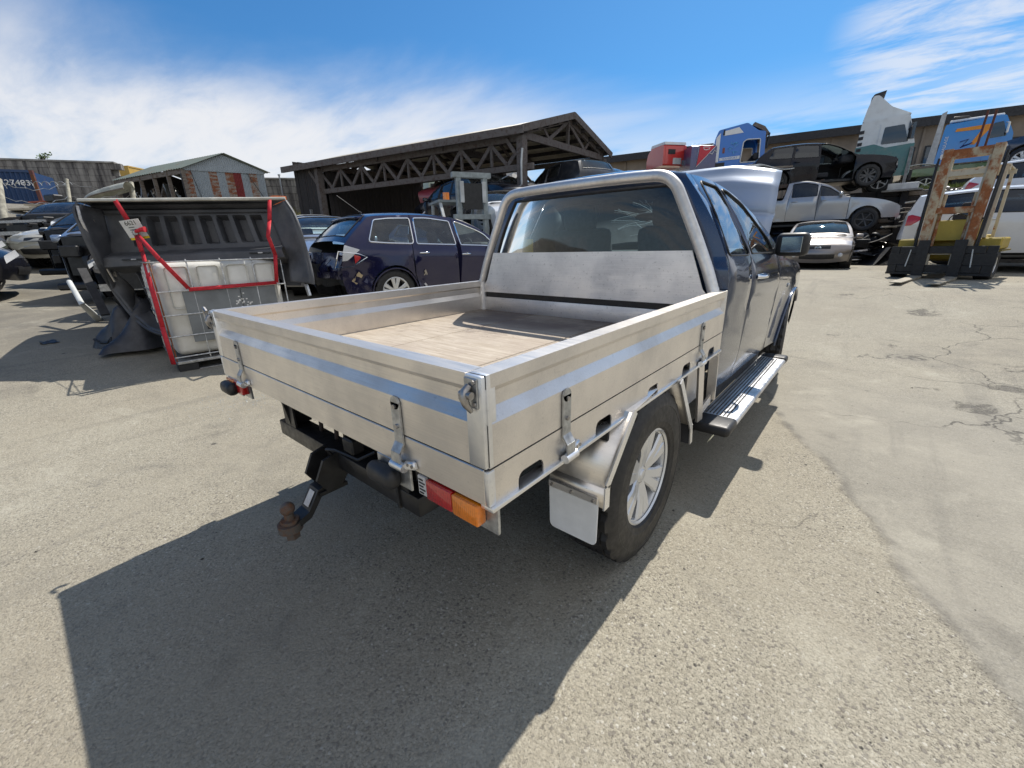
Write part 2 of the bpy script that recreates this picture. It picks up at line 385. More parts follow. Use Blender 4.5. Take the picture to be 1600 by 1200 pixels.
# ---------------------------------------------------------------- ground
def sst(t): t = min(1, max(0, t)); return t*t*(3-2*t)
LX = [-200, -34, -28.5, -23.5, -19, -15.7, -11.4, -9, -7]; LZ = [3.6, 3.5, 3.2, 1.75, 1.22, 0.68, 0.28, 0.08, 0]
def H(x, y):
    d = math.hypot(x, max(0, -y, y-4.0)); h = 0.44*sst((d-2.2)/5.5)
    if x < -7: h += float(np.interp(x, LX, LZ))*sst((d-3)/6)
    return h
def on(x, y, dz=0.0): return Vector((x, y, H(x, y)+dz))
def gat(px, py):
    """where the line of sight through (px, py) meets the sloping yard"""
    d = ray(px, py); t = 0.5
    while t < 80:
        p = CAM+d*t
        if p.z < H(p.x, p.y): break
        t += 0.02
    return p
def mk_asphalt():
    t = MT('worn_asphalt'); w = t.world(); 
    chip = t.n.new('ShaderNodeTexVoronoi'); t.l.new(w, chip.inputs['Vector']); chip.inputs['Scale'].default_value = 120
    sx = t.n.new('ShaderNodeSeparateColor'); t.l.new(chip.outputs['Color'], sx.inputs[0])
    chip2 = t.n.new('ShaderNodeTexVoronoi'); t.l.new(w, chip2.inputs['Vector']); chip2.inputs['Scale'].default_value = 210
    s2 = t.n.new('ShaderNodeSeparateColor'); t.l.new(chip2.outputs['Color'], s2.inputs[0])
    big = t.noise(w, 0.35, 6, 0.6); mid = t.noise(w, 1.6, 6, 0.65, 0.4); fine = t.noise(w, 9, 5, 0.65)
    # sun-bleached chips set in silt, with dark pits where chips have gone
    gap = t.ramp(chip.outputs['Distance'], 0.45, 0.80)
    n_a = t.noise(w, 105, 4, 0.65, 0.5); n_b = t.noise(w, 230, 3, 0.6)
    stone = t.mix(sx.outputs[0], (0.285, 0.262, 0.205), (0.385, 0.357, 0.284))
    stone = t.mix(t.ramp(sx.outputs[1], 0.95, 0.99), stone, (0.48, 0.455, 0.39))
    stone = t.mix(t.ramp(sx.outputs[2], 0.90, 0.97), stone, (0.16, 0.145, 0.125))
    c = t.mix(t.math('MULTIPLY', gap, 0.35), stone, (0.15, 0.13, 0.098))
    pit = t.math('MAXIMUM', t.ramp(n_a, 0.57, 0.66, 0, 0.85), t.ramp(n_b, 0.56, 0.66, 0, 0.8))
    c = t.mix(pit, c, (0.070, 0.062, 0.050))
    silt = t.mix(s2.outputs[0], (0.31, 0.285, 0.222), (0.365, 0.338, 0.268))
    k = t.ramp(t.math('ADD', t.math('MULTIPLY', mid, 0.6), t.math('MULTIPLY', big, 0.4)), 0.40, 0.66, 0.05, 0.60)
    c = t.mix(k, c, silt)
    c = t.mix(t.ramp(big, 0.35, 0.68, 0, 0.45), c, (0.25, 0.218, 0.165))
    # smoother re-laid sheet along the east side of the yard, with a ragged edge
    pos = t.n.new('ShaderNodeSeparateXYZ'); t.l.new(w, pos.inputs[0])
    edge = t.math('ADD', t.math('ADD', pos.outputs['X'], t.math('MULTIPLY', pos.outputs['Y'], 0.42)), t.math('MULTIPLY', t.noise(w, 0.7, 5, 0.6), 0.5))
    patch = t.math('MULTIPLY', t.ramp(edge, 2.62, 2.66), t.ramp(pos.outputs['Y'], 5.5, 3.2))
    pc = t.mix(t.ramp(mid, 0.35, 0.7), (0.215, 0.203, 0.172), (0.29, 0.272, 0.228)); pc = t.mix(t.ramp(s2.outputs[1], 0.55, 1.0, 0, 0.5), pc, (0.33, 0.31, 0.26))
    c = t.mix(t.math('MULTIPLY', patch, 0.72), c, pc)
    ed = t.math('MULTIPLY', t.math('MULTIPLY', t.ramp(edge, 2.60, 2.635), t.ramp(edge, 2.70, 2.65)), t.ramp(fine, 0.35, 0.6, 0, 0.75))
    c = t.mix(t.math('MULTIPLY', t.math('MULTIPLY', ed, 0.55), t.ramp(pos.outputs['Y'], 5.5, 3.2)), c, (0.06, 0.055, 0.05))
    # crack network
    wn_ = t.n.new('ShaderNodeVectorMath'); wn_.operation = 'ADD'; t.l.new(w, wn_.inputs[0])
    nz = t.n.new('ShaderNodeTexNoise'); t.l.new(w, nz.inputs['Vector']); nz.inputs['Scale'].default_value = 2.2; nz.inputs['Detail'].default_value = 6
    sc = t.n.new('ShaderNodeVectorMath'); sc.operation = 'SCALE'; t.l.new(nz.outputs['Color'], sc.inputs[0]); sc.inputs['Scale'].default_value = 0.55; t.l.new(sc.outputs[0], wn_.inputs[1])
    cr = t.voro(wn_.outputs[0], 0.75, 'DISTANCE_TO_EDGE'); cr2 = t.voro(wn_.outputs[0], 5.0, 'DISTANCE_TO_EDGE')
    cm = t.math('MULTIPLY', t.ramp(cr, 0.008, 0.001), t.math('MULTIPLY', t.ramp(t.noise(w, 0.6, 3), 0.47, 0.56, 0, 0.75), t.math('MULTIPLY', t.ramp(pos.outputs['X'], 0.9, 1.8), t.ramp(pos.outputs['Y'], 0.5, 1.6))))
    allig = t.ramp(t.noise(w, 0.42, 4, 0.6), 0.60, 0.70)
    cm2 = t.math('MULTIPLY', t.ramp(cr2, 0.05, 0.012), t.math('MULTIPLY', t.math('MULTIPLY', allig, t.ramp(pos.outputs['X'], 0.9, 1.8)), 0.7))
    # broken-up hollows
    hol = t.math('MULTIPLY', t.ramp(t.noise(w, 0.8, 7, 0.72), 0.665, 0.72), t.ramp(pos.outputs['Y'], 2.0, 4.5))
    spots = None
    for (hx_, hy_, hr_) in ((2.25, 4.05, .42), (2.55, 4.75, .40), (2.05, 4.45, .25), (2.15, 8.2, .5), (1.1, 9.4, .45), (1.75, 6.2, .30), (2.7, 5.6, .4), (1.2, 6.6, .2)):
        vd = t.n.new('ShaderNodeVectorMath'); vd.operation = 'DISTANCE'; t.l.new(w, vd.inputs[0]); vd.inputs[1].default_value = (hx_, hy_, .1)
        sp_ = t.ramp(vd.outputs['Value'], hr_*1.15, hr_*.25, 0, 1); spots = sp_ if spots is None else t.math('MAXIMUM', spots, sp_)
    hol = t.math('MAXIMUM', hol, t.ramp(t.math('ADD', t.math('MULTIPLY', spots, 0.30), t.math('MULTIPLY', t.noise(w, 4.0, 8, 0.78, 0.5), 0.8)), 0.665, 0.74))
    c = t.mix(t.math('MULTIPLY', hol, 0.8), c, t.mix(sx.outputs[0], (0.03, 0.028, 0.025), (0.16, 0.145, 0.12)))
    c = t.mix(t.math('MAXIMUM', cm, cm2), c, (0.03, 0.028, 0.025))
    # oil drips and stains
    oil = t.ramp(t.noise(w, 1.1, 5, 0.6), 0.61, 0.72, 0, 0.40); drip = t.ramp(t.voro(w, 3.1, 'F1'), 0.075, 0.03)
    drip = t.math('MULTIPLY', drip, t.ramp(t.noise(w, 1.3, 2), 0.56, 0.62, 0, 0.85))
    c = t.mix(t.math('MAXIMUM', oil, drip), c, (0.045, 0.042, 0.04))
    # patchy darker tone toward the wreck rows on the west side
    west = t.math('MULTIPLY', t.ramp(pos.outputs['X'], -3.0, -7.5), t.ramp(mid, 0.2, 0.7, 0.25, 0.7)); c = t.mix(west, c, (0.10, 0.095, 0.085))
    wear = t.math('ADD', t.math('MULTIPLY', t.noise(w, 0.55, 7, 0.68, 0.8), 0.55), t.math('MULTIPLY', t.noise(w, 2.6, 7, 0.7, 0.5), 0.45))
    c = t.mix(t.ramp(wear, 0.50, 0.66, 0, 0.42), c, (0.135, 0.126, 0.110)); c = t.mix(t.ramp(wear, 0.48, 0.34, 0, 0.45), c, (0.43, 0.405, 0.33))
    trk = t.noise(t.world((2.4, 0.16, 1), (0, 0, R(14))), 1.6, 5, 0.6); c = t.mix(t.ramp(trk, 0.58, 0.70, 0, 0.22), c, (0.10, 0.094, 0.085))
    t.set(Color=c, Roughness=t.ramp(gap, 0, 1, 0.82, 0.95), Specular_IOR_Level=0.35)
    h = t.math('SUBTRACT', t.math('MULTIPLY', t.math('SUBTRACT', t.math('MULTIPLY', t.math('SUBTRACT', 1.0, chip.outputs['Distance']), 0.6), pit), t.ramp(patch, 0, 1, 1.0, 0.3)), t.math('MULTIPLY', t.math('MAXIMUM', t.math('MAXIMUM', cm, cm2), hol), 2.5))
    b1 = t.bump(fine, 0.25, 0.03); t.bump(h, 0.55, 0.0055, b1); return t.m
def build_ground():
    xs = sorted(set([round(v, 3) for v in list(np.arange(-46, 24.1, 0.5)) + [-400, -250, -150, -100, -70, -55, 35, 55, 90, 150, 250, 400]]))
    ys = sorted(set([round(v, 3) for v in list(np.arange(-6, 42.1, 0.5)) + [-400, -250, -120, -60, -30, -15, -10, 55, 80, 120, 200, 400]]))
    V = [(x, y, H(x, y)) for y in ys for x in xs]; n = len(xs)
    F = [(j*n+i, j*n+i+1, (j+1)*n+i+1, (j+1)*n+i) for j in range(len(ys)-1) for i in range(n-1)]
    me = bpy.data.meshes.new('ground'); me.from_pydata(V, [], F); fin(me, mk_asphalt(), 180)
    struct(link('ground', me), label='sun-bleached cracked asphalt yard with oil stains and loose chips')
build_ground()
def build_chips():
    rg = random.Random(3); V = []; F = []
    for i in range(1100):
        if i < 900:
            a = rg.uniform(-2.6, 0.9); d = 0.5+rg.random()**0.7*5.5; x = 1.47+math.cos(a+1.2)*d*0.9; y = -0.6+math.sin(a+1.2)*d
        else: x = rg.uniform(-7, 7); y = rg.uniform(-3, 12)
        if x < -9 or x > 9: continue
        s = rg.uniform(0.0018, 0.0048)*(2.2 if rg.random() < 0.07 else 1); z = H(x, y); k = len(V); q = rg.uniform(0, 6.28)
        for j in range(5): V.append((x+s*math.cos(q+j*1.257)*rg.uniform(.7, 1.2), y+s*math.sin(q+j*1.257)*rg.uniform(.7, 1.2), z+0.0005))
        V.append((x+rg.uniform(-.3, .3)*s, y+rg.uniform(-.3, .3)*s, z+s*rg.uniform(.5, 1.0)))
        for j in range(5): F.append((k+j, k+(j+1) % 5, k+5))
    me = bpy.data.meshes.new('loose_gravel'); me.from_pydata(V, [], F)
    t = MT('gravel'); c = t.voro(t.world(), 40, 'F1', 'Color'); s = t.n.new('ShaderNodeSeparateColor'); t.l.new(c, s.inputs[0])
    t.set(Color=t.mix(s.outputs[0], (0.03, 0.028, 0.026), (0.24, 0.22, 0.18)), Roughness=0.9); fin(me, t.m, 0)
    struct(link('loose_gravel', me), 'stuff', 'loose stone chips scattered over the asphalt')
build_chips()

def build_shards():
    rg = random.Random(21); c = gat(372, 628); V = []; F = []
    for i in range(420):
        x, y = c.x+rg.gauss(0, .17), c.y+rg.gauss(0, .22); s = rg.uniform(.002, .0065); z = H(x, y)+.001; k = len(V)
        for j in range(3): V.append((x+s*math.cos(j*2.1+i), y+s*math.sin(j*2.1+i), z+rg.uniform(0, .004)))
        F.append((k, k+1, k+2))
    me = bpy.data.meshes.new('broken_glass'); me.from_pydata(V, [], F); t = MT('glass_shards'); t.set(Color=(.40, .46, .50), Roughness=.15, Metallic=.3); fin(me, t.m, 0)
    struct(link('broken_glass', me), 'stuff', 'sprinkle of bluish broken glass on the asphalt near the tray corner')
build_shards()

# ---------------------------------------------------------------- wheels
def tyre_mesh(r, w, rim, n=96, tread=True):
    """tyre about the local y axis, outer face towards +y"""
    h = w/2; sh = r-rim
    prof = [(rim, -h*.78), (rim+.012, -h*.92), (rim+sh*.20, -h*.965), (rim+sh*.22, -h*.985), (rim+sh*.45, -h*1.0), (rim+sh*.62, -h*.985), (rim+sh*.64, -h*1.0), (rim+sh*.80, -h*.95), (r-.012, -h*.84)]
    cross = [(-.80, 1), (-.62, 1), (-.60, 0), (-.54, 0), (-.52, 1), (-.20, 1), (-.18, 0), (-.12, 0), (-.10, 1), (.10, 1), (.12, 0), (.18, 0), (.20, 1), (.52, 1), (.54, 0), (.60, 0), (.62, 1), (.80, 1)]
    tr = [(r-(0 if k else .010), h*c) for c, k in cross]
    full = prof + tr + [(a, -b) for a, b in prof[::-1]]
    mb = MB(); b = mb.b; rings = []; m0 = len(prof)
    for k in range(n):
        a = 2*math.pi*k/n; ring = []
        for i, (rr, y) in enumerate(full):
            r2 = rr; aa = a
            if tread and m0 <= i < m0+len(tr):
                u = y/h; lug = (k % 4 == 0) if abs(u) > 0.5 else ((k+2) % 4 == 0)
                if lug and rr > r-.002: r2 = rr-.016
                aa += 0.03*math.sin(u*3)
            ring.append(b.verts.new((r2*math.cos(aa), y, r2*math.sin(aa))))
        rings.append(ring)
    for k in range(n):
        A, B = rings[k], rings[(k+1) % n]
        for j in range(len(full)-1): b.faces.new((A[j], A[j+1], B[j+1], B[j]))
    return mb.mesh('tyre', M_RUBBER, 30)
def rim_mesh(R0, w, spokes=6, style='twin', mat=None, depth=0.03):
    """alloy rim, outer face towards +y"""
    h = w/2; mb = MB()
    mb.lathe([(R0*.93, -h*.8), (R0*.90, h*.55), (R0*.93, h*.74), (R0*1.0, h*.80), (R0*1.02, h*.84), (R0*.985, h*.86), (R0*.95, h*.80)], 56)
    mb.lathe([(0.0001, h*.60), (R0*.17, h*.60), (R0*.22, h*.52), (R0*.24, h*.2)], 24); mb.lathe([(0.0001, h*.66), (R0*.10, h*.65), (R0*.125, h*.60)], 20)
    def spoke(a, w0, w1, w2, ra=.18, rb=.95, bow=.04):
        ca, sa = math.cos(a), math.sin(a); st = []
        for u, ww in ((ra, w0), ((ra+rb)/2, w1), (rb, w2)):
            rr = R0*u; yy = h*(.56+.18*((u-ra)/(rb-ra)))+(.006 if u == (ra+rb)/2 else 0)
            st.append([Vector((rr*ca-s*ww*sa, yy+o, rr*sa+s*ww*ca)) for s, o in ((-1, -.004), (-.72, .004), (.72, .004), (1, -.004), (.8, -.03), (-.8, -.03))])
        vs = [[mb.b.verts.new(p) for p in ring] for ring in st]
        for i in range(2):
            for j in range(6): mb.b.faces.new((vs[i][j], vs[i][(j+1) % 6], vs[i+1][(j+1) % 6], vs[i+1][j]))
    for k in range(spokes):
        a = 2*math.pi*k/spokes+math.pi/2
        if style == 'twin':
            g = math.pi/spokes*0.50
            spoke(a-g*.72, R0*.11, R0*.115, R0*.165); spoke(a+g*.72, R0*.11, R0*.115, R0*.165)
        elif style == 'wide': spoke(a, R0*.20, R0*.15, R0*.22)
        else: spoke(a, R0*.09, R0*.08, R0*.11)
    for k in range(5):
        a = 2*math.pi*k/5+.3; c = (R0*.30*math.cos(a), 0, R0*.30*math.sin(a)); mb.cyl((c[0], h*.40, c[2]), (c[0], h*.58, c[2]), R0*.035, 6)
    return mb.mesh('rim', [mat or M_RIM], 28)
def hub_mesh(R0, w):
    mb = MB(); mb.lathe([(0.001, w*.02), (R0*.55, w*.02), (R0*.60, -w*.05), (R0*.95, -w*.1), (R0*.95, -w*.3)], 32); return mb.mesh('brake_disc', M_DARK, 30)
WH = {}
def wheel(parent, pos, side, r=0.33, w=0.21, rim=0.215, spokes=6, style='twin', n=72, flat=False, rot=0.0, mat=None):
    key = (r, w, rim, spokes, style, n, mat)
    if key not in WH: WH[key] = (tyre_mesh(r, w, rim, n), rim_mesh(rim, w, spokes, style, mat), hub_mesh(rim, w))
    ty, ri, hb = WH[key]
    o = link('wheel', None, parent, pos, (0, 0, 0 if side > 0 else math.pi))
    o2 = link('tyre', ty, o); o2.rotation_euler = (0, rot, 0)
    o3 = link('rim', ri, o); o3.rotation_euler = (0, rot, 0); link('brake_disc', hb, o)
    return o
# ---------------------------------------------------------------- car shells
def car(root, sp):
    """builds the shell of a vehicle under root. local x forward, y left, z up. sp: dict of lines read off the vehicle's side view"""
    body = sp['paint']; Wd = sp['W']/2
    keys = sp['top']; ns = sp.get('ns', 6)
    P = catmull([(k[0], k[1], k[2], k[3]) for k in keys], ns)            # x, z, edge inset, roundness power
    nP = len(P); tan = np.gradient(P[:, :2], axis=0); tan /= np.linalg.norm(tan, axis=1)[:, None]+1e-9
    nor = np.stack([tan[:, 1], -tan[:, 0]], 1)                            # profile runs nose-bottom -> top -> tail-bottom
    if nor[nP//2][1] < 0: nor = -nor
    Q = P[:, :2]-nor*P[:, 2:3]
    xm, xM = P[:, 0].min(), P[:, 0].max(); xc = (xm+xM)/2; hl = (xM-xm)/2
    bx, bz = zip(*sorted(sp['belt']))
    pf, pr = sp.get('pf', 0.16), sp.get('pr', 0.10); tum = sp.get('tumble', 0.36); tq = sp.get('tq', 0.25); tuck = sp.get('tuck', 0.07)
    sill = sp['sill']; arches = sp['arches']; shl = sp.get('shoulder', 0.0)
    dents = sp.get('dents', [])
    def yside(x, z):
        u = (x-xc)/hl; w = Wd*(1-pf*max(0, u)**3.2-pr*max(0, -u)**3.5)
        b = float(np.interp(x, bx, bz))
        if z < b:
            t = (b-z)/max(.05, b-sill); w -= tuck*max(0, t-0.35)**1.6 + 0.012*math.exp(-((t-.12)/.08)**2)*0
            w += shl*math.exp(-((t-.22)/.16)**2) - 0.02*math.exp(-((t)/.06)**2)
        else:
            d = z-b; w -= 0.02 + tum*d + tq*d*d
        for (ax, az, ar) in arches:
            q = math.hypot(x-ax, z-az)
            if q < ar+.12: w += sp.get('flare', .018)*(1-max(0, q-ar)/.12)
        for (dx, dz, dr, da, sd) in dents: 
            q = math.hypot(x-dx, z-dz)/dr
            if q < 1: w -= da*(1-q*q)**2*(0.6+0.4*math.sin(x*31+z*23))
        return w
    def kp(i): return i*ns
    parts = sp['strips']            # name -> (key0, key1, material, glass half-width or None)
    tg = sp.get('tg', 0.90)
    T = sorted(set([-1, -.985, -.955, -.90, -.8, -.65, -.4, 0, .4, .65, .8, .90, .955, .985, 1] + [tg, -tg]))
    W_s = [max(0.05, yside(q[0], q[1])) for q in Q]
    def spoint(i, t, off=0.0):
        e = P[i, 2]; k = P[i, 3]; c = e*(1-abs(t)**k)+off
        x = Q[i, 0]+nor[i, 0]*c; z = Q[i, 1]+nor[i, 1]*c; return (x, W_s[i]*t, z)
    made = {}
    omit = set(sp.get('omit', ()))
    liner = MB()
    for name, (a, b, mat, gl) in parts.items():
        i0, i1 = kp(a), kp(b)
        if gl:                      # glazed strip: pane inside, painted pillars and rails round it
            m0, m1, tgl = gl; pane = MB(); fr = MB(); j0, j1 = i0+m0, i1-m1
            TT = sorted(set([t for t in T if abs(abs(t)-tgl) > .02] + [tgl, -tgl]))
            def strip(mb, ia, ib, ts, off=0):
                V = [[mb.b.verts.new(spoint(i, t, off)) for t in ts] for i in range(ia, ib+1)]
                for i in range(len(V)-1):
                    for j in range(len(ts)-1): mb.b.faces.new((V[i][j], V[i][j+1], V[i+1][j+1], V[i+1][j]))
            fr_t = [t for t in TT if t <= -tgl], [t for t in TT if t >= tgl]
            for ts in fr_t: strip(fr, i0, i1, ts)
            mid = [t for t in TT if abs(t) <= tgl]
            if m0: strip(fr, i0, j0, mid)
            if m1: strip(fr, j1, i1, mid)
            if name not in omit:
                strip(pane, j0, j1, mid, -0.004); made[name] = pane.obj(name, mat, root, 60)
                edge = [spoint(j0, t, .001) for t in mid]+[spoint(i, tgl, .001) for i in range(j0+1, j1)]+[spoint(j1, t, .001) for t in mid[::-1]]+[spoint(i, -tgl, .001) for i in range(j1-1, j0, -1)]
                sd = MB(); sd.tube(edge, sp.get('seal', .012), 5, closed=True); sd.obj('window_seal', M_BLACK, made[name], 60)
            bmesh.ops.remove_doubles(fr.b, verts=fr.b.verts, dist=1e-5); fr.obj(sp.get('pillar_name', 'window_frame'), body, root, 40)
        elif name not in omit:
            mb = MB(); V = [[mb.b.verts.new(spoint(i, t)) for t in T] for i in range(i0, i1+1)]
            for i in range(len(V)-1):
                for j in range(len(T)-1): mb.b.faces.new((V[i][j], V[i][j+1], V[i+1][j+1], V[i+1][j]))
            if name in sp.get('crush', {}):
                am, sdv = sp['crush'][name]; rg = random.Random(sdv)
                for v in mb.b.verts: v.co += Vector((rg.uniform(-1, 1), rg.uniform(-1, 1), rg.uniform(-1, 1)))*am
            made[name] = mb.obj(name, mat, root, 50)
            if name in sp.get('lined', ('roof',)):
                V = [[liner.b.verts.new(spoint(i, t*.97, -.035)) for t in T] for i in range(i0, i1+1)]
                for i in range(len(V)-1):
                    for j in range(len(T)-1): liner.b.faces.new((V[i][j], V[i][j+1], V[i+1][j+1], V[i+1][j]))
    # ---- sides
    out = [(Q[i, 0], Q[i, 1]) for i in range(nP) if Q[i, 1] > sill-.01 or True]
    lo = [(P[-1, 0]+.05, sill)] ; bot = []
    for (ax, az, ar) in sorted(arches):
        dz = sill-az; hw = math.sqrt(max(1e-4, ar*ar-dz*dz)); a0 = math.atan2(dz, -hw); a1 = math.atan2(dz, hw)
        if a0 < 0: a0 += 2*math.pi
        if a1 < 0 and a0 < math.pi: pass
        for k in range(15):
            a = a0+(a1-a0)*k/14; bot.append((ax+ar*math.cos(a), az+ar*math.sin(a)))
    xr_, xf_ = Q[-1, 0], Q[0, 0]
    bot = [p for p in bot if xr_+.02 < p[0] < xf_-.02]
    bot = [(xr_+.01, sill)]*(1 if (not bot or bot[0][0] > xr_+.05) else 0) + bot + [(xf_-.01, sill)]*(1 if (not bot or bot[-1][0] < xf_-.05) else 0)
    outline = out + bot
    # drop points that nearly repeat
    o2 = []
    for p in outline:
        if not o2 or math.hypot(p[0]-o2[-1][0], p[1]-o2[-1][1]) > .008: o2.append(p)
    outline = o2
    wins = [(n, roundpoly(pl, rr), m) for n, pl, rr, m in sp['windows']]
    lamps = [(n, roundpoly(pl, rr), m) for n, pl, rr, m in sp.get('lamps', [])]
    cuts = sp['cuts']                              # door gaps: polylines top to bottom
    g = sp.get('gap', .007)
    gaps = []
    for pl in cuts:
        gaps.append([(x-g/2, z) for x, z in pl]+[(x+g/2, z) for x, z in pl[::-1]])
    V2 = []; E2 = []
    def loop(pl):
        k = len(V2); V2.extend(Vector(p) for p in pl); E2.extend((k+i, k+(i+1) % len(pl)) for i in range(len(pl)))
    loop(outline)
    for _, pl, _m in wins+lamps: loop(pl)
    for pl in gaps: loop(pl)
    st = sp.get('grid', .10); zs = P[:, 1]
    for gx in np.arange(xm+.04, xM, st):
        for gz in np.arange(min(sill, zs.min())+.03, zs.max(), st*.8): V2.append(Vector((gx+.002*math.sin(gz*50), gz)))
    for (ax, az, ar) in arches:
        for k in range(22):
            a = math.pi*k/21
            for dr in (.03, .06, .1): V2.append(Vector((ax+(ar+dr)*math.cos(a), az+(ar+dr)*math.sin(a))))
    vo, _, fo, _, _, _ = geometry.delaunay_2d_cdt(V2, E2, [], 0, 1e-5)
    doors = sp['panels']                           # name -> (cut index behind or None, cut index ahead or None)
    def cutx(i, z):
        pl = sorted(cuts[i], key=lambda q: q[1]); return float(np.interp(z, [q[1] for q in pl], [q[0] for q in pl]))
    bins = {}
    for f in fo:
        cx = sum(vo[i][0] for i in f)/3; cz = sum(vo[i][1] for i in f)/3
        if not inpoly(cx, cz, outline): continue
        if any(inpoly(cx, cz, pl) for pl in gaps) and not any(inpoly(cx, cz, pl) for _, pl, _m in wins): continue
        key = None
        for i, (n, pl, m) in enumerate(lamps):
            if inpoly(cx, cz, pl): key = ('lamp', i)
        for i, (n, pl, m) in enumerate(wins):
            if inpoly(cx, cz, pl): key = ('win', i)
        if key is None:
            for n, (ba, ah) in doors.items():
                if (ba is None or cx > cutx(ba, cz)) and (ah is None or cx < cutx(ah, cz)): key = ('panel', n); break
        if key: bins.setdefault(key, []).append(f)
    omit_l = set(sp.get('omit_left', ())) | omit; omit_r = set(sp.get('omit_right', ())) | omit
    for sg in sp.get('sides', (1, -1)):
        om = omit_l if sg > 0 else omit_r
        pobj = {}
        for key, fs in sorted(bins.items(), key=lambda q: (q[0][0] != 'panel', str(q[0][1]))):
            if key[0] == 'panel': nm, mt, off = key[1], sp.get('panel_mat', {}).get(key[1], body), 0
            elif key[0] == 'win': nm, mt, off = wins[key[1]][0], wins[key[1]][2], -.006
            else: nm, mt, off = lamps[key[1]][0], lamps[key[1]][2], .008
            own = nm+('_l' if sg > 0 else '_r')
            if nm in om: continue
            host = None
            if key[0] == 'win':
                host = sp['windows'][key[1]][4] if len(sp['windows'][key[1]]) > 4 else None
                hn = sp.get('hosts', {}).get(nm); host = pobj.get(hn) if hn else None
                if hn and hn in om: continue
            mb = MB(); mp = {}
            for f in fs:
                vv = []
                for i in f:
                    if i not in mp:
                        x, z = vo[i]; mp[i] = mb.b.verts.new((x, sg*(yside(x, z)+off), z))
                    vv.append(mp[i])
                try: mb.b.faces.new(vv)
                except ValueError: pass
            # liner behind painted panels
            if key[0] == 'panel' and sp.get('liner', True):
                lm = {}
                for f in fs:
                    vv = []
                    for i in f:
                        if i not in lm: x, z = vo[i]; lm[i] = liner.b.verts.new((x, sg*(yside(x, z)-.03), z))
                        vv.append(lm[i])
                    try: liner.b.faces.new(vv)
                    except ValueError: pass
            o = mb.obj(nm, mt, host or root, 50); pobj[nm] = o
            if key[0] == 'win' and sp.get('trim') is not None:
                pl = wins[key[1]][1]; tb = MB(); tb.tube([(x, sg*(yside(x, z)+.002), z) for x, z in pl], sp.get('trim_r', .010), 5, closed=True); 
                tb.obj('window_trim', sp['trim'], host or o, 60)
            for hn, hx, hz, hm in sp.get('handles', []):
                if key[0] == 'panel' and nm == hn:
                    hb = MB(); y = yside(hx, hz)
                    hb.tube([(hx-.09, sg*(y+.002), hz), (hx-.07, sg*(y+.030), hz), (hx, sg*(y+.038), hz), (hx+.07, sg*(y+.030), hz), (hx+.09, sg*(y+.002), hz)], .013, 8)
                    hb.obj('door_handle', hm, o, 60)
    if sp.get('liner', True): liner.obj('interior_trim', M_TRIM, root, 60)
    return dict(spoint=spoint, yside=yside, kp=kp, P=P, Q=Q, made=made, W=W_s, ns=ns)
def patch(S, root, name, mat, s0, s1, t0, t1, off=.006, n=6, m=8, thick=True):
    """a plate following the shell between key positions s0..s1 and cross positions t0..t1 (lamps, grilles, plates)"""
    P = S['P']; kp = S['ns']; mb = MB()
    def f(u, v):
        fi = (s0+(s1-s0)*u)*kp; i = int(min(len(P)-2, math.floor(fi))); q = fi-i; t = t0+(t1-t0)*v
        a = Vector(S['spoint'](i, t, off)); b = Vector(S['spoint'](i+1, t, off)); return a.lerp(b, q)
    mb.grid(f, n, m); me_o = mb.obj(name, mat, root, 50); return me_o
def seat(root, x, y, z, s=1.0, name='seat', mat=None, face=1):
    mb = MB(); mb.box((x, y, z+.06), (.50*s, .50, .16), None, .04, 2)
    mb.box((x-.27*face, y, z+.40), (.15, .48, .60), Matrix.Rotation(-.22*face, 3, 'Y'), .05, 2)
    mb.box((x-.36*face, y, z+.78), (.10, .27, .19), Matrix.Rotation(-.2*face, 3, 'Y'), .04, 2)
    return mb.obj(name, mat or M_SEAT, root, 50)
def cabin(root, xs, xr=None, w=.37, z=.45, dash=None, floor=None):
    """front seats at xs, bench at xr, dashboard and wheel at dash"""
    for y in (w, -w): seat(root, xs, y, z)
    if xr is not None:
        mb = MB(); mb.box((xr, 0, z+.06), (.5, 1.25, .18), None, .05, 2); mb.box((xr-.27, 0, z+.42), (.16, 1.25, .62), Matrix.Rotation(-.25, 3, 'Y'), .05, 2)
        for y in (.38, -.38): mb.box((xr-.36, y, z+.80), (.09, .25, .15), None, .03, 2)
        mb.obj('rear_seat', M_SEAT, root, 50)
    if dash:
        x, zz = dash; mb = MB(); mb.box((x, 0, zz), (.42, 1.36, .28), None, .07, 2); mb.obj('dashboard', M_TRIM, root, 50)
        mb = MB(); c = Vector((x-.34, -.37, zz+.04)); mb.tube([c+Vector((.18*math.cos(a)*.35, .18*math.sin(a), .18*math.cos(a)*.94)) for a in np.linspace(0, 2*math.pi, 25)[:-1]], .016, 6, closed=True)
        mb.bar(c+Vector((0, -.17, 0)), c+Vector((0, .17, 0)), .05, .02); mb.bar(c, c+Vector((.3, 0, -.1)), .06, .06); mb.obj('steering_wheel', M_BLACK, root, 50)
    if floor:
        x0, x1, wd, z0, z1 = floor; mb = MB(); mb.b2((x0, -wd, z0), (x1, wd, z1), .03); mb.obj('floor_pan', M_DARK, root)
def mirror(root, x, y, z, mat, sg, w=.20, h=.15, glassmat=None):
    mb = MB(); mb.box((x, sg*(y+w/2+.03), z), (.10, w, h), Matrix.Rotation(sg*.12, 3, 'Z'), .035, 3); mb.bar((x, sg*(y-.05), z-h*.35), (x, sg*(y+.08), z-h*.25), .05, .04)
    o = mb.obj('door_mirror', mat, root, 50)
    g = MB(); g.box((x-.054, sg*(y+w/2+.03), z), (.006, w*.62, h*.66), Matrix.Rotation(sg*.12, 3, 'Z'), .002); g.obj('mirror_glass', M_MIRR, o, 30); return o
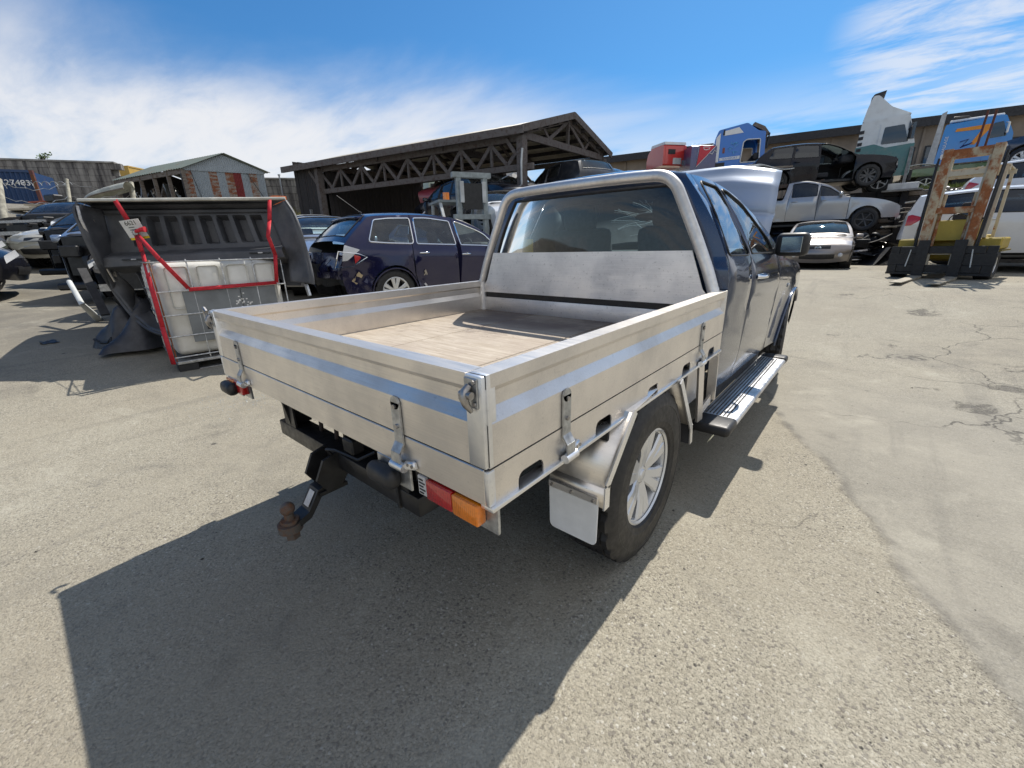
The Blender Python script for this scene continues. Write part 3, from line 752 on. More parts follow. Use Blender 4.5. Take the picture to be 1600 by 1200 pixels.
# ---------------------------------------------------------------- the flat-tray ute
M_RUSTD = mk_rust('rusty_steel', (0.09, 0.08, 0.072), (0.11, 0.05, 0.024), .42, .66, 22)
G_REAR = glass('rear_glass', (0.74, 0.86, 0.90), 0.02, 0.008)
G_SIDE = glass('sky_glass', (0.5, 0.6, 0.62), 0.30, 0.06)
P_NAVY = paint('navy_paint', (0.030, 0.048, 0.095), 0.10, 0.5, 0.22)
def build_ute():
    U = thing('utility_truck', 'dark blue utility truck with bare aluminium drop-side tray and raised pale bonnet, in mid yard', 'ute')
    WX, L, ZT, ZG, ZB = 0.90, 1.855, 1.052, 0.830, 0.735
    # --- deck of plywood sheets
    t = MT('weathered_plywood'); v = t.coord('Object', (1.5, 17, 10)); w = t.coord()
    g = t.noise(v, 3.0, 8, 0.65, 0.6); big = t.noise(w, 2.2, 6, 0.65); fl = t.noise(w, 26, 4, 0.7)
    c = t.mix(t.ramp(g, 0.3, 0.7), (0.33, 0.27, 0.205), (0.50, 0.44, 0.36)); c = t.mix(t.ramp(big, 0.42, 0.66, 0, 0.65), c, (0.36, 0.30, 0.245))
    c = t.mix(t.ramp(t.noise(w, 1.4, 7, 0.7), 0.56, 0.72, 0, 0.65), c, (0.085, 0.06, 0.05)); c = t.mix(t.ramp(fl, 0.58, 0.72, 0, 0.35), c, (0.62, 0.57, 0.49))
    c = t.mix(t.ramp(t.voro(w, 9, 'F1'), 0.05, 0.02, 0, 0.8), c, (0.03, 0.025, 0.02))
    sx = t.n.new('ShaderNodeSeparateXYZ'); t.l.new(w, sx.inputs[0]); c = t.mix(t.math('MULTIPLY', t.ramp(sx.outputs['Y'], 1.15, 1.5), t.ramp(big, 0.35, 0.6, 0.35, 0.85)), c, (0.13, 0.10, 0.085))
    t.set(Color=c, Roughness=0.85); t.bump(g, 0.5, 0.005); M_PLY = t.m
    xs = [(-.852, -.336), (-.327, .28), (.288, .852)]
    for (a, b) in xs:
        for (y0, y1) in ((.05, .323), (.332, 1.82)):
            MB().b2((a, y0, ZG-.020), (b, y1, ZG+.004), .003).obj('plywood_sheet', M_PLY, U)
    mb = MB(); mb.b2((-.87, .02, ZG-.06), (.87, L, ZG-.022)); mb.obj('deck_frame', M_DARK, U)
    # edge rails of the deck
    for s in (-1, 1):
        MB().b2((s*.853, .045, ZG-.02), (s*.862, L-.03, ZG+.012), .002).obj('deck_rail', M_ALU, U)
    # --- drop sides: one folded profile, run along each side and the tail
    prof = [(0, ZT), (0, ZT-.030), (-.021, ZT-.049), (-.021, ZT-.084), (0, ZT-.114), (0, ZG+.004), (-.052, ZG+.004), (-.052, ZT-.116), (-.036, ZT-.086), (-.036, ZT-.050), (-.052, ZT-.040), (-.052, ZT)]
    for s in (-1, 1):
        mb = MB(); mb.prism([(s*(WX+d), z) for d, z in prof], 1, .008, L); o = mb.obj('drop_side', M_ALU, U, 20, .0025)
        for yy in (.008, L-.012):
            MB().b2((s*(WX+.0015), yy, ZG+.006), (s*(WX-.047), yy+.012, ZT+.001)).obj('end_cap', M_ALUW if yy < 1 else M_ALU, o, 20, .001)
    mb = MB(); mb.prism([(-d, z) for d, z in prof], 0, -WX+.054, WX-.054); tg = mb.obj('tailgate', M_ALU, U, 20, .0025)
    for s in (-1, 1):
        a = s*(WX-.054); MB().b2((a, -.0035, ZG+.004), (s*(WX-.002), .040, ZT-.001), .004, 2).obj('corner_strip', M_ALUW, tg)
        # over-centre latch
        k = MB(); x = s*(WX-.032); k.b2((x-.020, -.0075, .978), (x+.020, -.0035, ZT-.006), .002); k.obj('latch_plate', M_GALV, tg); la = tg
        k = MB(); k.tube([(x, -.010, 1.030), (x-.003*s, -.020, 1.020), (x-.002*s, -.026, 1.006), (x, -.022, .990), (x+.005*s, -.012, .972)], [.008, .010, .011, .009, .005], 8); k.cyl((x-.016, -.02, 1.012), (x+.016, -.02, 1.012), .009, 8)
        k.obj('latch_handle', M_STEEL, la, 50)
        for zz in (.99, 1.038): MB().cyl((x+s*.012, -.007, zz), (x+s*.012, -.012, zz), .005, 6).obj('rivet', M_STEEL, la)
    k = MB(); k.tube([(-WX-.01, -.01, 1.045), (-WX-.035, -.01, 1.06), (-WX-.045, -.01, 1.035), (-WX-.035, -.01, 1.0)], .008, 6); k.obj('latch_hook', M_STEEL, tg, 50)
    # --- coaming rails under the drop sides
    def notched(y0, y1, ys):
        pl = [(y0, ZB), (y0, ZG), (y1, ZG), (y1, ZB)]
        for y in sorted(ys, reverse=True):
            pl += [(y+.052, ZB), (y+.052, ZB+.018)] + [(y+.030+.022*math.cos(a), ZB+.020+.024*math.sin(a)) for a in np.linspace(.3, 1.57, 5)] + [(y-.030+.022*math.cos(a), ZB+.020+.024*math.sin(a)) for a in np.linspace(1.57, 2.84, 5)] + [(y-.052, ZB+.018), (y-.052, ZB)]
        return pl
    slots = (.157, .537, .931, 1.31, 1.685)
    for s in (-1, 1):
        mb = MB(); mb.prism(notched(.004, L, slots), 0, s*(WX-.004), s*(WX+.001)); o = mb.obj('coaming_rail', M_ALU, U, 20)
        MB().b2((s*(WX-.03), .002, ZB-.012), (s*(WX+.010), L, ZB+.001), .003, 2).obj('coaming_lip', M_ALUW, o)
        MB().b2((s*(WX-.045), .03, ZB), (s*(WX-.075), L-.02, ZG-.03)).obj('coaming_back', M_DARK, o)
        MB().b2((s*(WX-.012), -.002, ZB+.002), (s*(WX+.0035), .022, ZG-.001), .004, 2).obj('weld_plate', M_ALUW, o)
    mb = MB(); mb.b2((-WX+.002, 0, ZB), (WX-.012, .006, ZG-.001), .002); mb.b2((-WX+.002, .006, ZB), (WX-.012, .03, ZB+.004)); ro = mb.obj('rear_coaming', M_ALU, U)
    # --- strap hinges
    def hinge(parent, org, ax, outn):
        """ax: direction along the rail, outn: outward"""
        A = Vector(ax); O = Vector(outn); Z = Vector((0, 0, 1)); o = Vector(org)
        def q(a, n, z): return o + A*a + O*n + Z*z
        k = MB()
        k.bar(q(0, .004, .055), q(0, .004, -.060), .038, .005, up=O)
        k.cyl(q(0, .0015, .055), q(0, .0065, .055), .0189, 12)
        k.bar(q(0, .004, -.060), q(0, .020, -.085), .038, .005, up=O); k.bar(q(0, .020, -.083), q(0, .022, -.112), .038, .005, up=O)
        h = k.obj('hinge_strap', M_GALV, parent, 30)
        k = MB(); k.cyl(q(-.026, .018, -.125), q(.030, .018, -.125), .013, 12); k.bar(q(.024, .010, -.120), q(.066, .006, -.110), .024, .014, up=O, bev=.004); k.obj('hinge_barrel', M_ALUW, h, 40)
        for z in (.045, -.012): k = MB(); k.cyl(q(0, .006, z), q(0, .012, z), .0065, 6); k.obj('hinge_bolt', M_STEEL, h)
        for a in (.040, .058): k = MB(); k.cyl(q(a, .010, -.112), q(a, .017, -.112), .005, 6); k.obj('hinge_bolt', M_STEEL, h)
    for y in (.311, 1.489): hinge(U, (WX, y, .868), (0, 1, 0), (1, 0, 0)); hinge(U, (-WX, y, .868), (0, -1, 0), (-1, 0, 0))
    for x in (.575, -.616): hinge(U, (x, 0, .868), (1, 0, 0), (0, -1, 0))
    # --- headboard
    HY = L-.05
    def hx(s): return [(s*.845, HY, ZG), (s*.845, HY, 1.0), (s*.838, HY, 1.06), (s*.77, HY, 1.23), (s*.625, HY, 1.53)]
    arc = lambda s: [(s*.595, HY, 1.583), (s*.545, HY, 1.626), (s*.47, HY, 1.643)]
    left = hx(-1)+arc(-1); right = hx(1)+arc(1)
    pts = catmull(np.array(left+[(0, HY, 1.650)]+right[::-1]), 5)
    mb = MB(); mb.tube([tuple(p) for p in pts], .030, 14); mb.obj('headboard_hoop', M_TUBE, U, 60)
    mb = MB(); mb.prism([(-.815, .972), (.815, .972), (.815, 1.03), (.79, 1.06), (.715, 1.258), (-.715, 1.258), (-.79, 1.06), (-.815, 1.03)], 1, HY-.008, HY-.003); mb.obj('headboard_panel', M_ALUD, U, 20, .001)
    mb = MB(); mb.b2((-.822, HY-.008, ZG), (.822, HY-.003, .934)); mb.obj('headboard_panel', M_ALUD, U, 20, .001)
    mb = MB(); mb.b2((-.82, HY+.004, .92), (.82, HY+.012, .985)); mb.obj('headboard_backing', M_DARK, U)
    # --- rear lamps, badge plates and rubber bumps
    def lamp(s):
        x0, x1 = (s*.675, s*.885)
        b = MB(); b.b2((s*.655, .022, ZB-.085), (s*.905, .030, ZB-.002)); br = b.obj('lamp_bracket', M_GALV, U)
        b = MB(); b.b2((s*.675, -.008, ZB-.064), (s*.775, .022, ZB-.006), .005, 2); o = b.obj('tail_lamp', L_RED, U)
        b = MB(); b.b2((s*.778, -.010, ZB-.064), (s*.868, .022, ZB-.006), .005, 2); o = b.obj('indicator_lamp', L_AMB, U)
    lamp(1); lamp(-1)
    PL = simple('sticker_white', (0.62, 0.60, 0.57), 0.5, 0, .12, 60); IK = simple('black_ink', (0.02, 0.02, 0.02), 0.6, 0, .1)
    b = MB(); b.b2((.640, -.004, ZB-.060), (.672, .004, ZB-.004)); st = b.obj('compliance_plate', PL, U)
    for k in range(5): MB().b2((.644, -.0055, ZB-.012-k*.010), (.644+(.024 if k % 2 else .017), -.004, ZB-.016-k*.010)).obj('plate_print', IK, st)
    for x in (.50, -.80):
        b = MB(); b.box((x, -.022, .690), (.130, .052, .062), None, .024, 3); b.obj('rubber_bump', M_BLACK, U, 60)
        b = MB(); b.b2((x-.06, .0, .66), (x+.10, .008, .735), .002); b.obj('bump_bracket', M_GALV, U)
    # --- tow bar
    b = MB(); b.box((.03, .10, .545), (1.02, .085, .070), None, .006, 2)
    tb = b.obj('tow_bar', M_DARK, U)
    for x in (-.36, .44): b = MB(); b.prism([(.05, .51), (.16, .51), (.20, .78), (.05, .78)] if x > 0 else [(.06, .58), (.15, .58), (.20, .78), (.03, .78)], 0, x-.006, x+.006); b.b2((x-.05, .06, .58), (x+.05, .068, .74)); b.obj('tow_bar_bracket', M_DARK, tb)
    for x in (-.20, -.07): MB().cyl((x, .12, .575), (x+.01, .13, .80), .009, 8).obj('stay_rod', simple('dark_rust', (0.05, 0.035, 0.028), .7, .2), tb)
    b = MB()
    for x in (-.045, .045): b.prism([(.06, .585), (.0, .57), (-.035, .50), (.0, .44), (.06, .45), (.10, .50)], 0, x-.006, x+.006)
    b.b2((-.045, -.03, .43), (.045, .08, .445)); b.obj('hitch_cheek', M_DARK, tb)
    b = MB(); b.prism([(.05, .475), (-.03, .455), (-.075, .385), (-.155, .350), (-.155, .328), (-.07, .358), (-.02, .425), (.05, .445)], 0, -.034, .034); b.obj('tow_tongue', M_DARK, tb, 30, .004); tn = tb
    b = MB(); b.cyl((0, -.138, .330), (0, -.138, .360), .042, 20); b.obj('tongue_end', M_RUSTD, tn, 40)
    b = MB(); b.cyl((0, -.135, .300), (0, -.135, .400), .017, 12); b.cyl((0, -.135, .361), (0, -.135, .374), .032, 12); b.cyl((0, -.135, .295), (0, -.135, .318), .026, 6); b.ball((0, -.135, .418), .0255, 3); b.obj('tow_ball', M_RUSTD, tn, 50)
    b = MB(); b.box((-.0, -.055, .422), (.036, .060, .0012), Matrix.Rotation(R(56), 3, 'X')); b.obj('rating_sticker', PL, tn)
    b = MB(); b.box((.12, .09, .625), (.07, .05, .06), None, .006); b.obj('trailer_socket', M_BLACK, tb)
    b = MB(); b.tube([(.04, .05, .56), (.05, .02, .61), (.10, .03, .62), (.2, .06, .60), (.25, .1, .63)], .006, 6); b.obj('wiring_loom', M_BLACK, tb)
    # --- chassis, axle, spare wheel
    b = MB()
    for s in (-1, 1): b.b2((s*.40, .1, .60), (s*.48, 4.9, .74))
    for y in (.2, .9, 1.7, 2.6, 3.6): b.b2((-.40, y, .62), (.40, y+.07, .70))
    for y in (.35, .95, 1.5): b.b2((-.88, y, .765), (.88, y+.05, .81))
    b.cyl((-.75, .844, .38), (.75, .844, .38), .05, 12); b.ball((.05, .844, .38), .14, 2); b.obj('chassis_frame', M_DARK, U)
    sp = link('spare_wheel', tyre_mesh(.36, .22, .22, 60), U, (-.02, .52, .52), (R(90), 0, 0))
    # --- rear mudguards
    for s in (-1, 1):
        b = MB(); A = Vector
        bl, br, tr, tl = A((s*.715, .505, .545)), A((s*.930, .505, .545)), A((s*.930, .690, .752)), A((s*.70, .690, .752))
        b.quad(bl, br, tr, tl); b.quad(bl, br, br+A((0, .0, -.075)), bl+A((0, 0, -.075)))
        b.quad(tl, tr, A((s*.88, 1.18, .752)), A((s*.70, 1.18, .752)))
        b.quad(A((s*.70, 1.18, .752)), A((s*.925, 1.18, .735)), A((s*.93, 1.38, .45)), A((s*.70, 1.38, .45)))
        mg = b.obj('mudguard', M_ALU, U, 20); sm = mg.modifiers.new('thickness', 'SOLIDIFY'); sm.thickness = .003
        b = MB(); b.bar(tr+A((s*.002, .015, 0)), br+A((s*.002, .015, 0)), .006, .032, up=(0, 1, .6)); b.bar(br+A((s*.002, .016, 0)), br+A((s*.002, .016, -.085)), .006, .034, up=(0, 1, 0))
        b.obj('mudguard_flange', M_ALUW, mg)
        b = MB(); b.bar((s*.928, 1.175, .735), (s*.933, 1.375, .45), .006, .03, up=(0, 1, .5)); b.bar((s*.933, 1.375, .46), (s*.935, 1.39, .36), .006, .03, up=(0, 1, 0)); b.obj('mudguard_flange', M_ALUW, mg)
        b = MB(); b.b2((s*.70, 1.375, .36), (s*.930, 1.381, .46)); b.obj('mudguard_apron', M_TRIM, mg)
        b = MB(); b.prism(roundpoly([(s*.720, .310), (s*.912, .310), (s*.914, .505), (s*.716, .505)], .022), 1, .498, .503); fl = b.obj('mud_flap', simple('white_rubber', (0.84, 0.84, 0.83), .55, 0, .12, 7), mg)
        b = MB(); b.b2((s*.716, .492, .480), (s*.914, .498, .508), .002); b.obj('flap_strip', M_ALU, mg)
        for x in (.732, .812, .898): MB().cyl((s*x, .485, .494), (s*x, .492, .494), .006, 6).obj('flap_screw', M_STEEL, mg)
        b = MB(); b.b2((s*.85, .60, .665), (s*.885, .612, .735)); b.obj('guard_bracket', M_DARK, mg)
        # folded step box behind the cab corner
        b = MB(); b.bar((s*.895, 1.55, .735), (s*.905, 1.60, .40), .012, .05); b.bar((s*.90, 1.60, .44), (s*.90, 1.78, .47), .05, .012, up=(1, 0, 0)); b.bar((s*.89, 1.80, .735), (s*.90, 1.80, .46), .012, .045); b.b2((s*.82, 1.58, .46), (s*.83, 1.80, .73)); b.obj('tray_stay', M_ALU, U)
    # --- wheels
    for s in (1, -1):
        wheel(U, (s*.805, .955, .366), -s, .371, .235, .207, 6, 'twin', 96).rotation_euler = (0, 0, R(-90) if s > 0 else R(90))
        wheel(U, (s*.805, 4.08, .366), -s, .371, .235, .207, 6, 'twin', 96).rotation_euler = (0, 0, R(-90+8) if s > 0 else R(98))
    # --- cab
    C = thing_part('cab', U, R(90))
    # x forward; nose bottom -> bonnet line -> screen -> roof -> rear panel
    top = [(4.98, .40, .16, 2.2), (5.03, .62, .18, 2.2), (5.00, .84, .16, 2.2), (4.90, 1.00, .12, 2.4), (4.78, 1.08, .08, 3), (4.3, 1.15, .06, 3.5), (3.55, 1.215, .06, 3.5), (3.42, 1.235, .06, 3.5),
           (2.95, 1.50, .05, 3.5), (2.66, 1.645, .06, 3.2), (2.35, 1.715, .07, 3.0), (2.08, 1.725, .07, 3.0), (1.905, 1.70, .055, 3.2), (1.874, 1.655, .035, 3.4), (1.866, 1.60, .035, 3.6), (1.858, 1.225, .035, 4), (1.845, 1.15, .035, 4), (1.86, .60, .04, 4)]
    sp = dict(W=1.84, paint=P_NAVY, top=top, belt=[(1.8, 1.215), (2.6, 1.195), (3.3, 1.175), (5, 1.05)], sill=.46, arches=[(4.05, .40, .475)], tumble=.36, tq=.55, tuck=.05, pf=.10, pr=.045, flare=.024, shoulder=.012, ns=6, tg=.86,
        strips={'front_bumper': (0, 3, P_NAVY, None), 'windscreen': (7, 9, G_CLEAR, (1, 1, .88)), 'roof': (9, 12, P_NAVY, None), 'rear_window': (12, 15, G_REAR, (12, 0, .875)), 'rear_panel': (15, 17, P_NAVY, None)},
        windows=[('side_window', [(1.945, 1.228), (2.318, 1.218), (2.328, 1.612), (2.06, 1.625), (1.985, 1.46)], .03, G_SIDE), ('front_window', [(2.375, 1.225), (3.02, 1.215), (2.98, 1.30), (2.68, 1.535), (2.50, 1.598), (2.385, 1.605)], .03, G_CLEAR)],
        hosts={'side_window': 'half_door', 'front_window': 'front_door'},
        cuts=[[(1.99, 1.68), (1.925, 1.2), (1.915, .55), (1.94, .4)], [(2.345, 1.68), (2.345, 1.2), (2.352, .62), (2.25, .40)], [(3.02, 1.55), (3.18, 1.25), (3.22, 1.0), (3.22, .62), (3.30, .40)]],
        panels={'cab_corner': (None, 0), 'half_door': (0, 1), 'front_door': (1, 2), 'front_fender': (2, None)}, trim=M_BLACK, trim_r=.005, seal=.009, pillar_name='cab_frame',
        handles=[('front_door', 2.50, 1.085, M_CHROME)], omit=('front_bumper',), lined=('roof', 'rear_panel'), grid=.07, dents=[(2.02, 1.0, .15, .012, 1)])
    S = car(C, sp)
    cabin(C, 2.78, None, .36, .72, (3.28, 1.10), (1.95, 3.3, .78, .50, .62))
    b = MB(); b.box((2.05, 0, .98), (.10, 1.2, .5), None, .04); b.obj('rear_bulkhead', M_TRIM, C)
    b = MB(); b.b2((3.30, -.80, .7), (3.36, .80, 1.20)); b.obj('firewall', M_DARK, C)
    b = MB(); b.ball((2.86, 0, 1.50), .05, 2, (.4, 2.2, .7)); b.obj('rear_view_mirror', M_BLACK, C)
    YB = simple('yellow_reflection_colour', (0.62, 0.40, 0.02), .5, 0, .2)
    b = MB(); b.box((2.02, .56, 1.30), (.02, .09, .10), None, .008, 2); b.obj('yellow_reflection', YB, C)  # solid yellow block standing in for a yellow reflection in the rear window
    # crazed windscreen
    wm = simple('crack_white', (0.50, 0.56, 0.60), .4, 0, .1); rg = random.Random(11); b = MB()
    def wp(u, t): 
        i = 7*6+2+u*9; k = int(i); q = i-k; return Vector(S['spoint'](k, t, -.012)).lerp(Vector(S['spoint'](k+1, t, -.012)), q)
    ctr = (.42, -.10)
    for k in range(22):
        a = k*.2856+rg.uniform(-.15, .15); pts = [ctr]; u, tt = ctr
        for j in range(7): a += rg.uniform(-.35, .35); u += math.cos(a)*.075; tt += math.sin(a)*.085; pts.append((min(.97, max(.02, u)), min(.8, max(-.8, tt))))
        b.tube([wp(*p) for p in pts], [.0008]*3+[.0006]*5, 3)
    for rr in (.07, .15, .24, .34):
        ph = rg.uniform(0, 3); b.tube([wp(min(.97, max(.02, ctr[0]+rr*math.cos(a)*(1+.25*math.sin(3*a+ph)))), ctr[1]+rr*1.1*math.sin(a)*(1+.2*math.cos(4*a+ph))) for a in np.linspace(ph, ph+4.6, 18)], .0006, 3)
    b.obj('windscreen_crack', wm, C)
    # rear lip above the window and nose frame
    for sg in (1, -1):
        mirror(C, 3.02, .87, 1.265, M_BLACK, sg, .20, .155)
        y = S['yside'](3.6, .93)
        MB().ball((3.70, sg*(S['yside'](3.7, .93)+.004), .93), .018, 2, (1, .5, 1)).obj('side_repeater', L_CLR, C, 60)
        b = MB(); b.box((4.84, sg*.70, .88), (.16, .34, .20), None, .05, 2); b.obj('headlamp', L_CLR, C, 50)
        # arch lip
        b = MB(); pts = [(4.05+.475*math.cos(a), sg*(S['yside'](4.05+.475*math.cos(a), .40+.475*math.sin(a))+.004), .40+.475*math.sin(a)) for a in np.linspace(.75, math.pi-.05, 30)]; b.tube(pts, .011, 6); b.obj('arch_flare', P_NAVY, C, 60)
        # inner guard
        b = MB(); b.lathe([(.47, -.10), (.47, .10)], 24, 1, (4.05, sg*.72, .40)); b.obj('wheel_well', M_BLACK, C, 60)
        # side step
        b = MB(); b.prism(roundpoly([(sg*.86, .375), (sg*1.045, .365), (sg*1.055, .345), (sg*1.04, .325), (sg*.86, .335)], .012), 0, 1.78, 3.36); so_ = b.obj('side_step', simple('step_aluminium', (0.60, 0.60, 0.60), .38, .8, .2, 12), C, 30)
        for k in range(7): MB().box((2.57, sg*(.885+k*.018), .3755-.001*k), (1.50, .007, .006), None, .002).obj('step_rib', M_BLACK if k % 2 else M_TRIM, so_)
        for x0, x1, x2 in ((1.62, 1.80, 1.70), (3.35, 3.48, 3.42)):
            b = MB(); b.box(((x0+x1)/2, sg*.955, .352), (x1-x0, .20, .058), None, .022, 3); b.obj('step_end', M_BLACK, so_, 60)
        b = MB(); b.b2((1.98, sg*.80, .37), (3.3, sg*.86, .50)); b.obj('sill_skirt', M_BLACK, C)
    b = MB(); b.b2((4.70, -.75, .55), (4.80, .75, .95)); b.b2((4.82, -.70, .95), (4.9, .70, 1.02)); b.b2((3.5, -.55, .75), (4.5, .55, 1.0), .08); b.b2((3.45, -.72, 1.10), (3.60, .72, 1.16)); b.obj('engine_bay', M_DARK, C)
    # --- bonnet, propped wide open and creased
    b = MB()
    def bon(u, v):
        y = -.74+1.48*v; c = abs(y)/.74
        ln = .80*u; x = 3.46+.42*u+.10*u*u; z = 1.20+ln*.92-.02*c**4*(1) 
        x += .055*math.exp(-((u-.55-.10*math.sin(y*3))/.06)**2)*(1 if y < .3 else .5) - .025*math.exp(-((u-.80)/.05)**2)
        z -= .10*max(0, c-.45)*u*1.2
        x += .05*c**4 + .012*math.sin(y*7+u*5)
        return (x, y*(1-.07*u*u), z)
    b.grid(bon, 28, 24); o = b.obj('bonnet', paint('bonnet_paint', (0.33, 0.39, 0.49), .15, .2, .42, coat=.6), C, 60); m_ = o.modifiers.new('thickness', 'SOLIDIFY'); m_.thickness = .025
    for sg in (1, -1): MB().cyl((3.55, sg*.6, 1.0), (3.62, sg*.55, 1.45), .012, 8).obj('bonnet_stay', M_STEEL, C)
    M = Matrix.Rotation(R(90), 4, 'Z')
    for ch in [o for o in col.objects if o.parent == C]:
        ch.parent = U; ch.rotation_euler = (0, 0, R(90))
    bpy.data.objects.remove(C)
    return U
def thing_part(name, parent, rotz):
    o = bpy.data.objects.new(name, None); col.objects.link(o); o.parent = parent; o.rotation_euler = (0, 0, rotz); return o
build_ute()
# ---------------------------------------------------------------- parked and wrecked vehicles
def two_box(L, W, H, wb=None, kind='hatch', r=.32):
    """side-view lines of a hatchback, wagon, sedan or dual-cab; returns the keys and the named stations"""
    h = H/1.47; wb = wb or L*.585; x = lambda f: f*L
    nose = [(x(.478), .24, .14, 2.2), (x(.497), .45, .16, 2.2), (x(.488), .64*h**.5, .13, 2.3), (x(.455), .78*h**.6, .08, 2.8), (x(.34), .93*h**.7, .06, 3.2), (x(.205), 1.0*h**.75, .06, 3.4), (x(.185), 1.025*h**.75, .06, 3.4)]
    if kind == 'suv':
        nose[2] = (x(.488), .78, .13, 2.3); nose[3] = (x(.455), .95, .08, 2.8); nose[4] = (x(.34), 1.06, .06, 3.2); nose[5] = (x(.225), 1.12, .06, 3.4); nose[6] = (x(.205), 1.15, .06, 3.4)
    roof = [(x(.09), 1.28*h, .055, 3.2), (x(.005), 1.41*h, .065, 3.0), (x(-.13), 1.47*h, .07, 3.0), (x(-.28), 1.455*h, .07, 3.0)]
    if kind == 'hatch': tail = [(x(-.40), 1.37*h, .06, 3), (x(-.415), 1.34*h, .06, 3), (x(-.468), 1.02*h, .06, 3), (x(-.485), .85*h, .08, 2.8), (x(-.498), .60, .13, 2.4), (x(-.485), .25, .13, 2.3)]
    elif kind == 'suv': tail = [(x(-.345), 1.425*h, .06, 3), (x(-.365), 1.39*h, .06, 3), (x(-.458), 1.06*h, .07, 2.8), (x(-.480), .90*h, .09, 2.6), (x(-.5), .62, .14, 2.4), (x(-.485), .28, .14, 2.3)]
    elif kind == 'wagon': tail = [(x(-.44), 1.40*h, .06, 3), (x(-.452), 1.36*h, .06, 3), (x(-.480), 1.03*h, .06, 3), (x(-.488), .85*h, .08, 2.8), (x(-.5), .60, .13, 2.4), (x(-.487), .25, .13, 2.3)]
    elif kind == 'sedan': tail = [(x(-.19), 1.44*h, .065, 3), (x(-.205), 1.42*h, .06, 3), (x(-.345), 1.06*h, .06, 3), (x(-.485), .98*h, .06, 2.8), (x(-.5), .62, .13, 2.4), (x(-.487), .25, .13, 2.3)]
    elif kind == 'dual':
        roof[2] = (x(-.05), 1.47*h, .07, 3); roof[3] = (x(-.11), 1.465*h, .07, 3)
        tail = [(x(-.155), 1.43*h, .06, 3), (x(-.160), 1.40*h, .06, 3), (x(-.172), 1.08*h**.7, .05, 4), (x(-.178), 1.03*h**.7, .05, 4), (x(-.49), 1.03*h**.7, .04, 4), (x(-.495), .5, .06, 3)]
    return nose+roof+tail
